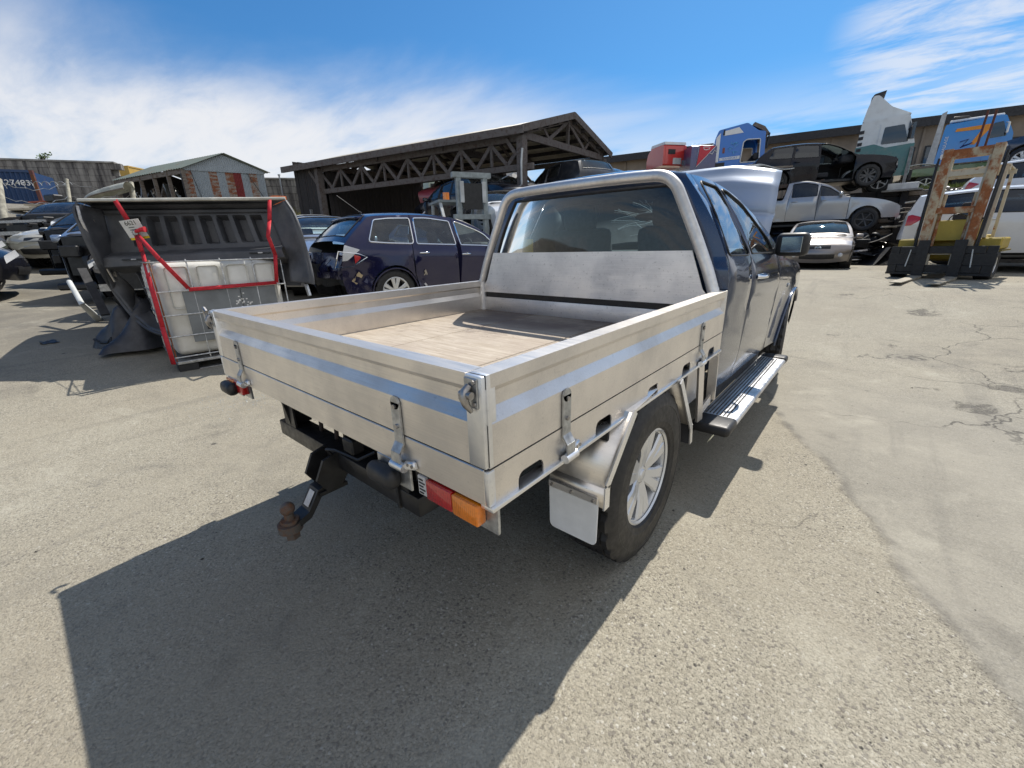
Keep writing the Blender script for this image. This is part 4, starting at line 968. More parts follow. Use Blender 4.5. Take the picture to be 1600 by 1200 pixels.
def auto(name, label, loc, rotz, L, W, H, kind, body, glassm=G_TINT, r=.32, spokes=5, style='twin', omit=(), omit_right=(), omit_left=(), crush=None, dents=(), group=None, zoff=0.0, cat='car', trim=M_BLACK, wheels=(1, 1, 1, 1), rough=False, tint_rear=None, grid=.13, interior=True, engine=False, flat=0.0, sides=(1, -1), lamps=True, extra=None, seal=.010, tail=None, rimmat=None):
    U = thing(name, label, cat, loc, rotz, group)
    T = two_box(L, W, H, None, kind, r)
    h = H/1.47; wf, wr = L*.30, -L*.292
    if kind == 'suv': bl = [(-L*.5, 1.17), (-L*.3, 1.10), (L*.1, 1.03), (L*.5, .92)]
    elif kind == 'dual': bl = [(-L*.5, 1.03*h**.7), (L*.02, 1.03*h**.7), (L*.25, .98*h**.7), (L*.5, .80*h**.7)]
    else: bl = [(-L*.5, .98*h), (-L*.2, .95*h), (L*.1, .91*h), (L*.5, .70*h)]
    P = np.array(T); roofz = lambda x: float(np.interp(-x, -P[3:14 if kind != 'dual' else 13, 0], P[3:14 if kind != 'dual' else 13, 1]))
    belt = lambda x: float(np.interp(x, [b[0] for b in bl], [b[1] for b in bl]))
    def win(x0, x1, d=.115, up=.03, s0=0.0, s1=0.0):
        n = 7; bot = [(x0+(x1-x0)*i/n, belt(x0+(x1-x0)*i/n)+up) for i in range(n+1)]; topp = []
        for i in range(n+1):
            xx = (x1+s1)+((x0+s0)-(x1+s1))*i/n; topp.append((xx, max(belt(xx)+up+.012, roofz(xx)-d)))
        return bot+topp
    xd1, xd2, xd3, xA = (L*.075 if kind != 'dual' else L*.06)-L*.08, None, None, L*.20
    xb = -L*.02 if kind != 'dual' else L*.035            # gap between the doors
    xc = -L*.215 if kind != 'dual' else -L*.135
    W_ = [('front_window', win(xb+.05, L*.165, s0=-.03, s1=-L*.05), .03, glassm), ('rear_side_window', win(xc+.09, xb-.05, s0=.05 if kind != 'dual' else -.03, s1=-.03), .035, tint_rear or glassm)]
    hosts = {'front_window': 'front_door', 'rear_side_window': 'rear_door'}
    if kind in ('suv', 'wagon'): W_.append(('quarter_window', win(-L*(.385 if kind == 'wagon' else .37), xc+.03, s0=.10 if kind == 'wagon' else .16, s1=.04), .06, tint_rear or glassm)); hosts['quarter_window'] = 'quarter_panel'
    az = r+.01; ar = r+.06
    lam = []
    if lamps:
        lam.append(('headlamp', [(L*.385, belt(L*.4)-.14), (L*.40, belt(L*.4)-.05), (L*.455, .74*h**.6), (L*.487, .66*h**.6), (L*.487, .60*h**.6)], .02, L_CLR))
        if kind != 'dual': lam.append(('tail_lamp', [(-L*.49, .78*h), (-L*.49, .96*h), (-L*.455, 1.0*h), (-L*.405, .93*h), (-L*.45, .79*h)], .02, tail or L_RED))
    sp = dict(W=W, paint=body, top=T, belt=bl, sill=.27 if kind != 'dual' else .42, arches=[(wf, az, ar), (wr, az, ar)], tumble=.30, tq=.25, tuck=.09, pf=.17, pr=.10, shoulder=.015, ns=5, tg=.86,
        strips={'front_bumper': (0, 3, body, None), 'bonnet': (3, 5, body, None), 'cowl_panel': (5, 6, M_BLACK, None), 'windscreen': (6, 8, glassm, (1, 0, .90)), 'roof': (8, 11, body, None), 'rear_window': (11, 13, tint_rear or glassm, (2, 1, .84)), 'tailgate': (13, 14, body, None), 'rear_bumper': (14, 15, body, None)},
        windows=W_, hosts=hosts, lamps=lam, cuts=[[(xc+.10, roofz(xc)-.03), (xc, belt(xc)), (xc-.02 if kind == 'dual' else xc+.02, .62), (xc+.12 if kind != 'dual' else xc, .2)], [(xb, roofz(xb)-.03), (xb, .2)], [(L*.15, roofz(L*.15)-.02), (L*.205, belt(L*.2)), (L*.205, .2)]],
        panels={'quarter_panel': (None, 0), 'rear_door': (0, 1), 'front_door': (1, 2), 'front_fender': (2, None)}, trim=trim, trim_r=.012, seal=seal, grid=grid, omit=omit, omit_right=omit_right, omit_left=omit_left, crush=crush or {}, dents=list(dents), gap=.010, sides=sides,
        handles=[('front_door', xb+.14, belt(xb)-.13, trim if trim is M_CHROME else body), ('rear_door', xc+.20, belt(xc)-.12, trim if trim is M_CHROME else body)])
    if kind == 'sedan': sp['strips']['rear_window'] = (11, 13, glassm, (2, 1, .84)); sp['strips']['tailgate'] = (13, 14, body, None)
    if kind == 'dual': sp['strips'] = {'front_bumper': (0, 3, body, None), 'bonnet': (3, 5, body, None), 'cowl_panel': (5, 6, M_BLACK, None), 'windscreen': (6, 8, glassm, (1, 0, .90)), 'roof': (8, 11, body, None), 'rear_window': (11, 13, glassm, (2, 1, .84)), 'cab_back': (13, 14, body, None), 'tub_cover': (14, 15, M_BLACK, None), 'tailgate': (15, 16, body, None)}; sp['strips'].pop('tailgate')
    S = car(U, sp)
    for i, (wx, sg) in enumerate(((wf, 1), (wf, -1), (wr, 1), (wr, -1))):
        if wheels[i]: wheel(U, (wx, sg*(W/2-.125), r), sg, r, .21, r*.66, spokes, style, 48, rot=i*.4, mat=rimmat)
        if not wheels[i]: continue
        b = MB(); b.lathe([(ar-.01, -.13), (ar-.01, .10)], 16, 1, (wx, sg*(W/2-.16), az)); b.obj('wheel_well', M_BLACK, U, 60)
    b = MB(); b.b2((wr-.2, -W*.40, .22), (wf+.1, W*.40, .34), .03); b.obj('floor_pan', M_DARK, U)
    if interior: cabin(U, L*.01, -L*.19 if kind != 'dual' else -L*.10, W*.2, .42*h**.5, (L*.165, .88*h))
    if engine:
        rg = random.Random(hash(name) % 99+int(abs(loc[0])*10)); b = MB()
        b.b2((L*.205, -W*.40, .45), (L*.225, W*.40, .95*h))
        cutoff = 'front_fender' in omit; xe = L*.34 if cutoff else L*.45
        b.box((L*(.24 if cutoff else .33), 0, .62), (L*(.06 if cutoff else .17), W*.42, .34), None, .06, 2)
        for k in range(6 if cutoff else 11): b.box((rg.uniform(L*.21 if cutoff else L*.24, L*.27 if cutoff else xe), rg.uniform(-W*.36, W*.36), rg.uniform(.5, .86)), (rg.uniform(.08, .3), rg.uniform(.08, .3), rg.uniform(.05, .2)), Matrix.Rotation(rg.uniform(0, 3), 3, 'Z'), .02)
        if not cutoff: b.b2((L*.435, -W*.24, .36), (L*.45, W*.24, .66))
        b.obj('engine_bay', M_DARK, U)
        if not cutoff: b = MB(); b.bar((L*.455, -W*.40, .74), (L*.462, W*.40, .76), .06, .07); b.bar((L*.47, -W*.38, .42), (L*.465, W*.40, .44), .07, .10); b.obj('nose_beam', M_STEEL, U)
        for sg in (() if cutoff else (1, -1)):
            b = MB(); b.bar((L*.22, sg*W*.36, .82), (L*.47, sg*W*.37, .72), .05, .07); b.obj('chassis_rail', simple('grey_primer', (.22, .22, .22), .6, .2, .4), U)
    elif 'front_bumper' not in omit and lamps:
        patch(S, U, 'grille', M_BLACK, 1.95, 2.55, -.38, .38, .004); patch(S, U, 'lower_grille', M_BLACK, .5, 1.15, -.55, .55, .004)
    for sg in (1, -1):
        if not ({'front_door'} & set(omit)) and not ('front_door' in (omit_left if sg > 0 else omit_right)): mirror(U, L*.155, S['yside'](L*.155, belt(L*.155)), belt(L*.155)+.07, body, sg, .19, .13)
    if extra: extra(U, S, L, W, H, belt, roofz)
    return U
def spot(px, py, t, anchor, rot):
    """where to stand a thing so that its local point anchor is seen at (px, py), t metres ahead"""
    a = Matrix.Rotation(rot, 3, 'Z') @ Vector(anchor); return at(px, py, t)-a
P_INDIGO = paint('indigo_paint', (0.009, 0.009, 0.050), 0.05, .4, .2, coat=.8)
P_SILVERB = paint('ice_blue_silver', (0.36, 0.42, 0.52), .25, .6, .32)
P_WHITE = paint('white_paint', (0.72, 0.73, 0.74), .20, 0, .3)
P_SILVER = paint('silver_paint', (0.40, 0.41, 0.43), .22, .6, .32)
P_BLACK = paint('black_paint', (0.006, 0.007, 0.013), .04, .15, .2, coat=.38)
P_BEIGE = paint('champagne_paint', (0.27, 0.245, 0.235), .25, .6, .34)
P_GREY = paint('graphite_paint', (0.035, 0.038, 0.045), .15, .4, .3, coat=.7)
P_BLUE2 = paint('dark_blue_paint', (0.012, 0.02, 0.06), .35, .4, .3)
WM = simple('window_marker', (.8, .8, .78), .6, 0, .05)

# --- indigo wagon with the smashed tail, beside the tray
def suv_extra(U, S, L, W, H, belt, roofz):
    b = MB(); b.grid(lambda u, v: (-L*.335-.20*u, -.62+1.24*v, H*.965-.03*u-.03*abs(v*2-1)**3), 4, 10); sm = b.obj('roof_spoiler', P_INDIGO, U, 60); m = sm.modifiers.new('thickness', 'SOLIDIFY'); m.thickness = .035
    b = MB(); b.tube([(-L*.30, .1, H), (-L*.38, .1, H+.26)], .006, 6); b.cyl((-L*.30, .1, H-.01), (-L*.305, .1, H+.02), .02); b.obj('roof_aerial', M_BLACK, U)
    for sg in (1, -1):
        y = lambda x, z: sg*(S['yside'](x, z)+.004)
        b = MB(); b.ball((-2.13, sg*.74, .93), .085, 3, (.45, 1, 1)); b.obj('reversing_lamp', L_CLR, U, 60)
        b = MB(); b.tube([(x, y(x, z), z) for x, z in [(-2.30, .78), (-2.22, 1.02), (-1.93, .98), (-1.80, .93), (-2.02, .80), (-2.28, .78)]], .010, 5); b.obj('lamp_surround', M_CHROME, U, 60)
        b = MB(); b.prism([(-2.0, .84), (-2.0, .97), (-1.915, .945), (-1.90, .92)], 1, y(-1.96, .9)+sg*.006, y(-1.96, .9)+sg*.012); b.obj('red_lamp_tip', L_RED, U)
        b = MB(); pts = [(-L*.292+.40*math.cos(a), y(-L*.292+.40*math.cos(a), .34+.40*math.sin(a)), .34+.40*math.sin(a)) for a in np.linspace(.15, math.pi-.1, 22)]; b.tube(pts, .016, 6); b.obj('arch_lip', P_INDIGO, U, 60)
    # torn edge and bare filler behind the rear wheel
    F = simple('bare_filler', (.42, .33, .20), .8, 0, .3); rg = random.Random(5)
    for (x, z) in ((-1.98, .60), (-1.94, .66), (-2.02, .56)):
        n = 7; y0 = -S['yside'](x, z)-.006; b = MB(); b.b.faces.new([b.b.verts.new((x+rg.uniform(.03, .07)*math.cos(a), y0, z+rg.uniform(.02, .06)*math.sin(a))) for a in np.linspace(0, 2*math.pi, n+1)[:-1]]); b.obj('paint_chip', F, U, 0)
    b = MB(); b.grid(lambda u, v: (-.86+.05*u+.03*math.sin(9*v), -S['yside'](-.9, .5)-.015-.03*math.sin(7*v+1), .34+.34*v+.02*math.sin(11*u)), 3, 8); b.obj('torn_sill', M_STEEL, U)
    # broken tailgate skin: jagged dark hole with hanging scraps
    rg = random.Random(8)
    for k in range(16):
        yy = rg.uniform(-.55, .6); zz = rg.uniform(.50, .92); xx = -L*.5+.03+(abs(yy)/.9)**3*.25
        b = MB(); q = [(xx-rg.uniform(0, .05), yy+rg.uniform(-.09, .09), zz+rg.uniform(-.10, .10)) for _ in range(4)]; b.b.faces.new([b.b.verts.new(p) for p in q[:3]]); b.b.faces.new([b.b.verts.new(p) for p in q[1:]]); b.obj('broken_panel', [P_INDIGO, M_BLACK, M_DARK][k % 3], U, 0)
    b = MB(); b.grid(lambda u, v: (-2.30+.06*math.sin(v*9)+(abs(v*2-1))**3*.25, -.72+1.44*v, .50+.36*u), 3, 12); b.jitter(.03, 4); b.obj('tail_cavity', M_DARK, U)
auto('wagon_car', 'dark indigo wagon with smashed tail and chrome window trim, beside the aluminium tray', on(-5.22, 5.05, .0), R(80.7), 4.68, 1.87, 1.645, 'suv', P_INDIGO, G_CLEAR, .36, 5, 'twin', omit=('tailgate',), trim=M_CHROME, crush={'rear_bumper': (.022, 3)}, dents=[(-1.95, .62, .35, .05, -1), (-1.0, .55, .25, .04, -1)], extra=suv_extra, grid=.09, tint_rear=G_CLEAR, tail=L_CLR)
# --- pale cars behind it
auto('hatchback_car', 'pale ice-blue hatchback facing the yard, behind the dark pickup tub', on(-8.4, 4.4), R(-23), 4.25, 1.74, 1.60, 'hatch', P_SILVERB, G_CLEAR, .33, 5, 'twin', omit=('front_bumper',), engine=True)
auto('delivery_van', 'white van with side windows parked behind the ice-blue hatchback', on(-12.6, 6.3), R(-20), 4.6, 1.75, 1.62, 'wagon', P_WHITE, G_CLEAR, .32, 6, 'single', cat='van')
auto('sedan_car', 'dark blue car beyond the indigo wagon, only its roof showing', on(-9.2, 9.0), R(10), 4.5, 1.78, 1.60, 'suv', P_BLUE2, G_DARK, .32, 5, 'single')
auto('sedan_car', 'navy car between the indigo wagon and the tray headboard', on(-3.9, 10.0), R(85), 4.5, 1.78, 1.46, 'hatch', P_BLUE2, G_DARK, .32, 5, 'single')
# --- the row of wrecks down the west aisle, noses to the aisle
P_CREAM = paint('cream_paint', (0.46, 0.44, 0.37), .3, 0, .35)
row = [(-7.35, .25, P_BLACK, 'suv', 'black wreck with its nose torn open, half hidden behind the pickup tub', True, ('front_bumper', 'bonnet')),
       (-9.3, -.05, P_SILVERB, 'suv', 'silver-blue wreck cut off at the windscreen, next to the tub in the west row', True, ('front_bumper', 'bonnet', 'front_fender')),
       (-11.7, -.1, P_BLACK, 'suv', 'black wreck cut off at the windscreen, third from the tub in the west row', True, ('front_bumper', 'bonnet', 'front_fender')),
       (-14.9, -.35, P_CREAM, 'hatch', 'cream wreck with crumpled bonnet and bumper in the west row', False, ()),
       (-18.6, -.5, P_GREY, 'hatch', 'graphite wreck at the very end of the west row, by the verge', True, ('front_bumper', 'bonnet'))]
for i, (x, y, pm, kd, lb, eng, om) in enumerate(row):
    rz = R(-44+3*math.sin(i*2)); a = Matrix.Rotation(rz, 3, 'Z') @ Vector((1.25 if 'front_fender' in om else 1.95, -.78, 0)); cx, cyy = x-a.x, y-a.y
    auto('wrecked_car', lb, on(cx, cyy, H(x, y)-H(cx, cyy)), rz, 4.3, 1.75, 1.52 if kd == 'hatch' else 1.70, kd, pm, G_CLEAR, .32, 5, 'twin', omit=om, engine=eng, crush={'front_bumper': (.03, i), 'bonnet': (.02, i)}, wheels=(0, 0, 1, 1) if 'front_fender' in om else (1, 1, 1, 1), group='wrecked cars in the west row')
# cars on the other side of the aisle, cut by the frame
auto('estate_car', 'dark car with silver headlamp at the left edge of the yard', on(-10.95, -2.42, .0), R(78), 4.4, 1.76, 1.48, 'hatch', P_BLACK, G_CLEAR, .33, 5, 'twin')
auto('estate_car', 'dark green car further down the left edge of the aisle', on(-15.2, -2.5, .0), R(78), 4.4, 1.76, 1.48, 'hatch', paint('dark_green_paint', (.02, .04, .035), .3, .4, .3), G_CLEAR, .33, 5, 'twin')

# --- beige hatch, stack of wrecks, wagons round the forklift
def badge_front(U, S, L, W, H, belt, roofz):
    b = MB(); x = S['spoint'](11, 0, .012); b.tube([(x[0]+.01, .07*math.cos(a), x[2]-.02+.052*math.sin(a)) for a in np.linspace(0, 6.283, 19)[:-1]], .006, 5, closed=True); b.tube([(x[0]+.014, y, x[2]-.02+z) for y, z in ((-.062, .012), (-.03, .012), (0, -.012), (.03, .012), (.062, .012))], .006, 5); b.obj('bonnet_badge', M_CHROME, U, 50)
    for sg in (1, -1): b = MB(); p = S['spoint'](5, .72*sg, .01); b.ball(p, .06, 2, (.4, 1, 1)); b.obj('fog_lamp', L_CLR, U, 60)
auto('hatchback_car', 'dusty champagne hatchback facing us, beside the propped bonnet', (-.12, 16.7, .37), R(-84), 4.42, 1.76, 1.47, 'hatch', P_BEIGE, G_CLEAR, .32, 5, 'twin', extra=badge_front)
rz = R(4)
p = spot(1268, 343, 14.7, (.1, -.92, .45), rz)
auto('utility_car', 'silver double-cab utility with stripped nose, under the black wagon in the stack', p, rz, 5.2, 1.85, 1.80, 'dual', P_SILVER, G_DARK, .37, 6, 'single', omit=('front_bumper', 'bonnet'), engine=True, rimmat=M_RIMD, wheels=(0, 1, 1, 1), cat='ute', lamps=False)
auto('crushed_car', 'flattened black wreck at the bottom of the stack, behind the champagne hatchback', (p.x+.1, p.y+.1, .42), R(3), 4.4, 1.75, 1.12, 'sedan', P_BLACK, G_DARK, .30, 5, 'single', wheels=(0, 0, 0, 0), interior=False, crush={'roof': (.05, 2), 'bonnet': (.04, 4)}, lamps=False)
p2 = spot(1280, 284, 15.2, (0, -.9, .26), R(17))
auto('wagon_car', 'black wagon with its front door missing, on top of the wreck stack', p2, R(17), 4.70, 1.87, 1.66, 'suv', P_BLACK, G_DARK, .36, 5, 'twin', rimmat=M_RIMD, omit_right=('front_door',), wheels=(1, 1, 1, 1), lamps=False, crush={'front_bumper': (.04, 6)})
# racking that carries the stack
def rack(label, x0, x1, y0, y1, z0, z1):
    U = thing('storage_rack', label, 'rack', ((x0+x1)/2, (y0+y1)/2, z0)); hx_, hy_ = (x1-x0)/2, (y1-y0)/2
    for sx in (-1, 1):
        for sy in (-1, 1): b = MB(); b.b2((sx*hx_-.05, sy*hy_-.05, 0), (sx*hx_+.05, sy*hy_+.05, z1-z0)); b.obj('post', M_RUSTD, U)
    for sy in (-1, 1): b = MB(); b.b2((-hx_+.05, sy*hy_-.04, z1-z0-.12), (hx_-.05, sy*hy_+.04, z1-z0)); b.obj('beam', M_RUSTD, U)
    return U
rack('dark steel rack holding the silver double-cab utility off the ground', p.x-2.0, p.x+1.0, p.y-.5, p.y+.5, .43, p.z+.34)
rack('dark steel rack between the silver utility and the black wagon above', p.x-1.9, p.x+.2, p.y-.15, p.y+.75, p.z+1.80, p2.z+.24)
# white wagon and silver wagon behind the forklift
rz = R(-3); w1 = spot(1402, 392, 11.3, (-2.3, .3, .30), rz)
auto('wagon_car', 'white wagon with red tail lamp, behind the rusty forklift mast', w1, rz, 4.75, 1.84, 1.72, 'wagon', P_WHITE, G_DARK, .35, 5, 'twin', lamps=True)
rz = R(-2); w2 = spot(1590, 400, 10.2, (-.3, -.92, .30), rz)
auto('wagon_car', 'silver wagon with roof rails at the right edge, behind the forklift body', w2, rz, 4.7, 1.84, 1.70, 'wagon', P_SILVER, G_DARK, .35, 5, 'twin')
rz = R(-4); w3 = spot(1560, 326, 11.6, (-1.35, -.92, .35), rz)
auto('wagon_car', 'white hatch with red tail lamp up on the bank at the right edge', w3, rz, 4.6, 1.84, 1.64, 'suv', P_WHITE, G_DARK, .36, 5, 'twin')
rz = R(150); w4 = spot(1592, 250, 12.6, (1.38, .9, .34), rz)
def open_hood(U, S, L, W, H, belt, roofz):
    b = MB(); b.grid(lambda u, v: (L*.21+.55*u+.1*u*u, -.70+1.4*v, 1.15+.85*u-.04*abs(v*2-1)**3), 8, 8); b.jitter(.012, 3); o = b.obj('bonnet', M_BLACK, U, 60); m = o.modifiers.new('thickness', 'SOLIDIFY'); m.thickness = .05
auto('hatchback_car', 'graphite car with raised black bonnet high at the right edge', w4, rz, 4.5, 1.80, 1.60, 'suv', paint('slate_paint', (.05, .065, .095), .3, .5, .3), G_DARK, .35, 5, 'twin', omit=('bonnet',), engine=True, extra=open_hood)
rack('dark steel rack holding up the graphite car at the right edge', w4.x-1.6, w4.x+1.2, w4.y-.6, w4.y+.6, .44, w4.z+.24)
# cars on the terrace that peep over the headboard
for (px, py, t, rzz, pm, lb, kd) in [(950, 262, 17.5, -15, P_BLACK, 'black car with grey roof glass showing just above the headboard hoop', 'hatch'), (862, 278, 17, 200, P_WHITE, 'white utility cab seen under the shed gable', 'dual'), (1060, 268, 16.5, 10, P_GREY, 'grey car with roof rails peeping over the dark blue cab', 'wagon'), (1105, 271, 16.0, 185, P_WHITE, 'white car roof behind the crease of the raised bonnet', 'hatch')]:
    q = spot(px, py, t, (0, 0, 1.42), R(rzz)); auto('parked_car', lb, q, R(rzz), 4.4, 1.76, 1.48, kd, pm, G_CLEAR, .32, 5, 'single', grid=.16, group='cars along the terrace edge')
# ---------------------------------------------------------------- terrace, banks, walls
def mk_dirt():
    t = MT('dry_dirt'); w = t.world(); n = t.noise(w, 1.2, 8, .68); f = t.noise(w, 14, 5, .7)
    c = t.mix(t.ramp(n, .35, .65), (.16, .13, .095), (.33, .29, .22)); c = t.mix(t.ramp(f, .5, .7, 0, .7), c, (.10, .085, .06)); t.set(Color=c, Roughness=.95); t.bump(f, .5, .05); return t.m
M_DIRT = mk_dirt()
M_CONC = simple('stained_concrete', (.30, .285, .26), .9, 0, .45, 2.2, bump=.15)
M_TIMB = mk_rust('weathered_timber', (.20, .175, .15), (.09, .065, .05), .45, .62, 3, .9, (1, 1, 6))
M_DTIMB = mk_rust('tarred_timber', (.030, .027, .027), (.06, .042, .034), .52, .7, 3, .9, (6, 6, 1))
def grassy(name, label, pts, n, seed, hmax=.35, col1=(.10, .13, .035), col2=(.22, .21, .075)):
    """tufts of blades on a patch given by a function of two parameters"""
    rg = random.Random(seed); V = []; F = []
    for _ in range(n):
        c = pts(rg.random(), rg.random()); hgt = hmax*rg.uniform(.35, 1.0)
        for _b in range(3):
            a = rg.uniform(0, 6.28); l = rg.uniform(.02, .12); w_ = .012+.012*rg.random(); k = len(V)
            d = Vector((math.cos(a), math.sin(a), 0)); q = Vector((-d.y, d.x, 0))*w_; o = c+Vector((rg.uniform(-.1, .1), rg.uniform(-.1, .1), -.02))
            V += [tuple(o-q), tuple(o+q), tuple(o+d*l+Vector((0, 0, hgt)))]; F.append((k, k+1, k+2))
    me = bpy.data.meshes.new(name); me.from_pydata(V, [], F)
    t = MT(name); w = t.world(); t.set(Color=t.mix(t.noise(w, 2.5, 4), col1, col2), Roughness=.8); fin(me, t.m, 0)
    return struct(link(name, me), 'stuff', label)
# upper terrace on the north side, held by a wall of sleepers
WA = at(1180, 300, 17.0); WB = at(1408, 300, 15.1); ZT2 = 2.85
def build_terrace():
    pts = [(-30, 24.5), (-10, 21.6), (WA.x, WA.y+.9), (WB.x, WB.y+.1), (2.3, 21.6), (4.2, 23.2), (8, 22.6), (16, 22.0), (40, 22)]
    V = []; F = []
    for (x, y) in pts: V += [(x, y, .3), (x, y+.15, ZT2-.05), (x, y+3, ZT2), (x-1, y+60, ZT2+.6)]
    n = len(pts)
    for i in range(n-1):
        for j in range(3): a = i*4+j; F.append((a, a+4, a+5, a+1))
    # the east part slopes down to the yard as a heap of dirt
    for i in range(5, n): V[i*4] = (pts[i][0], pts[i][1]-4.2, .35); V[i*4+1] = (pts[i][0], pts[i][1]-1.0, ZT2-.25)
    me = bpy.data.meshes.new('terrace'); me.from_pydata(V, [], F); fin(me, M_DIRT, 40); struct(link('terrace', me), label='raised dirt terrace behind the stacked wrecks')
    U = thing('retaining_wall', 'dark stacked sleeper wall under the green truck, beside the champagne hatchback', 'wall', (WB.x, WB.y, .42))
    rg = random.Random(4)
    for seg, (a, b) in enumerate(((Vector((-9, 21.0, 0)), Vector((WA.x, WA.y+.6, 0))), (Vector((WA.x, WA.y+.6, 0)), Vector((WB.x, WB.y, 0))), (Vector((WB.x, WB.y, 0)), Vector((2.45, 21.9, 0))))):
        for k in range(11):
            z = .10+.225*k; d = (b-a).normalized(); o = Vector((WB.x, WB.y, 0)); e = rg.uniform(-.06, .06)
            mb = MB(); mb.bar(a-o-d*(.0 if seg else .1)+Vector((0, e*.4-.02, z)), b-o+d*(.1 if k % 2 else -.02)+Vector((0, e*.4-.02, z)), .22, .205, bev=.02); mb.obj('sleeper', M_TIMB if rg.random() < .35 else M_DTIMB, U)
    for x in (-.55, .12): mb = MB(); mb.b2((x-.1, -.28, -.2), (x+.1, -.12, 2.5)); mb.obj('wall_post', M_DTIMB, U)
build_terrace()
grassy('terrace_grass', 'green grass along the terrace lip by the flatbed truck', lambda u, v: Vector((1.7+4.0*u, 22.2+1.5*v+1.3*min(u, .6), ZT2+.02)), 900, 3, .32, (.13, .20, .035), (.28, .30, .09))
def bank_pt(u, v): x = -30+7.5*u; y = 11.5+9*v; return Vector((x, y, H(x, y)))
grassy('bank_grass', 'dry yellow-green grass on the bank left of the timber shed', bank_pt, 5200, 5, .55, (.20, .20, .06), (.36, .31, .12))
def bank2(u, v): x = -24.5+2.5*u; y = -3.5+4.2*v; return Vector((x, y, H(x, y)))
grassy('verge_grass', 'green verge at the far end of the west aisle', bank2, 1500, 6, .45, (.12, .17, .03), (.26, .27, .08))

# ---------------------------------------------------------------- left background
def corr_sheet(mb, p00, p10, p01, p11, n=24, amp=.02, wave=8, nv=1):
    """corrugated sheet spanned by four corners, waves running along p00->p10"""
    p00, p10, p01, p11 = map(Vector, (p00, p10, p01, p11)); nn = ((p10-p00).cross(p01-p00)).normalized()
    mb.grid(lambda u, v: p00.lerp(p10, u).lerp(p01.lerp(p11, u), v)+nn*(amp*math.sin(u*wave*2*math.pi)), n, nv); return mb
def block_wall(label, a, b, z0, z1, nz, blk, seed=1, skip=None, name='block_wall'):
    U = thing(name, label, 'wall', (a.x, a.y, z0)); d = Vector((b.x-a.x, b.y-a.y, 0)); Lw = d.length; d.normalize(); q = Vector((-d.y, d.x, 0)); rg = random.Random(seed); hgt = (z1-z0)/nz; shared = []
    for v in range(4):
        mb = MB(); mb.box((0, 0, 0), (blk-.014, .35, hgt-.010), None, .006); shared.append(mb.mesh('block', M_BLK))
    ang = math.atan2(d.y, d.x); nb = int(Lw/blk)+1
    for k in range(nz):
        for i in range(nb):
            s = (i+.5-(.5 if k % 2 else 0))*blk
            if s > Lw: continue
            o = link('block', rg.choice(shared), U, d*s+q*rg.uniform(-.015, .015)+Vector((0, 0, (k+.5)*hgt)), (0, 0, ang))
    mb = MB(); mb.bar(q*.12+Vector((0, 0, (z1-z0)/2)), q*.12+d*Lw+Vector((0, 0, (z1-z0)/2)), .12, z1-z0-.05); mb.obj('wall_core', M_CONC, U)
    mb = MB(); mb.bar(Vector((0, 0, z1-z0+.04)), d*Lw+Vector((0, 0, z1-z0+.04)), .5, .09); mb.obj('coping', M_CONC, U); return U
t = MT('soot_stained_block'); w = t.world(); n = t.noise(w, .9, 7, .7); st = t.noise(t.world((2.2, 2.2, .25)), 1.3, 6, .7)
t.set(Color=t.mix(t.ramp(st, .38, .66), t.mix(t.ramp(n, .3, .7), (.22, .205, .185), (.32, .30, .27)), (.060, .055, .055)), Roughness=.95); t.bump(n, .2, .02); M_BLK = t.m
TWL = 25.0
A1 = at(181, 256, 25.5); A0 = at_z(0, 250.5, A1.z); A0 = A1+(A0-A1)*2.2
block_wall('tall soot-stained block wall behind the blue container', A0, A1, 3.2, (A0.z+A1.z)/2, 10, 1.15, 2)
B0 = at(408, 278, 26.5); B1 = at(520, 284, 27.5)
block_wall('low dark block wall between the rusty shed and the timber shed', B0, B1, 3.2, (B0.z+B1.z)/2, 6, 1.0, 3)
# small shrub growing on top of the wall
def shrub():
    c = at_z(68, 252.5, A1.z); U = thing('wall_shrub', 'small green shrub sprouting from the top of the tall block wall', 'plant', c); rg = random.Random(2)
    for k in range(7):
        a = rg.uniform(-1, 1); l = rg.uniform(.3, .7); d = Vector((math.sin(a)*.9*rt.x, math.sin(a)*.9*rt.y, .55)); mb = MB(); pts = [Vector((rg.uniform(-.1, .1), 0, 0)), d*l*.5+Vector((0, 0, .05)), d*l]
        mb.tube(pts, [.02, .014, .006], 5); st_ = mb.obj('stem', M_TIMB, U); lf = MB()
        for j in range(10):
            p = pts[1].lerp(pts[2], rg.random())+Vector((rg.uniform(-.1, .1), rg.uniform(-.1, .1), rg.uniform(-.05, .12))); e = Vector((rg.uniform(-1, 1), rg.uniform(-1, 1), rg.uniform(-.3, 1))).normalized()*.13; s = e.cross(Vector((.3, .5, .2))).normalized()*.04; lf.quad(p-s, p+e*.5-s*1.5, p+e, p+e*.5+s*1.5)
        o = lf.obj('leaves', simple('shrub_leaf', (.10, .16, .04), .6, 0, .5), st_, 0); o['kind'] = 'stuff'
shrub()
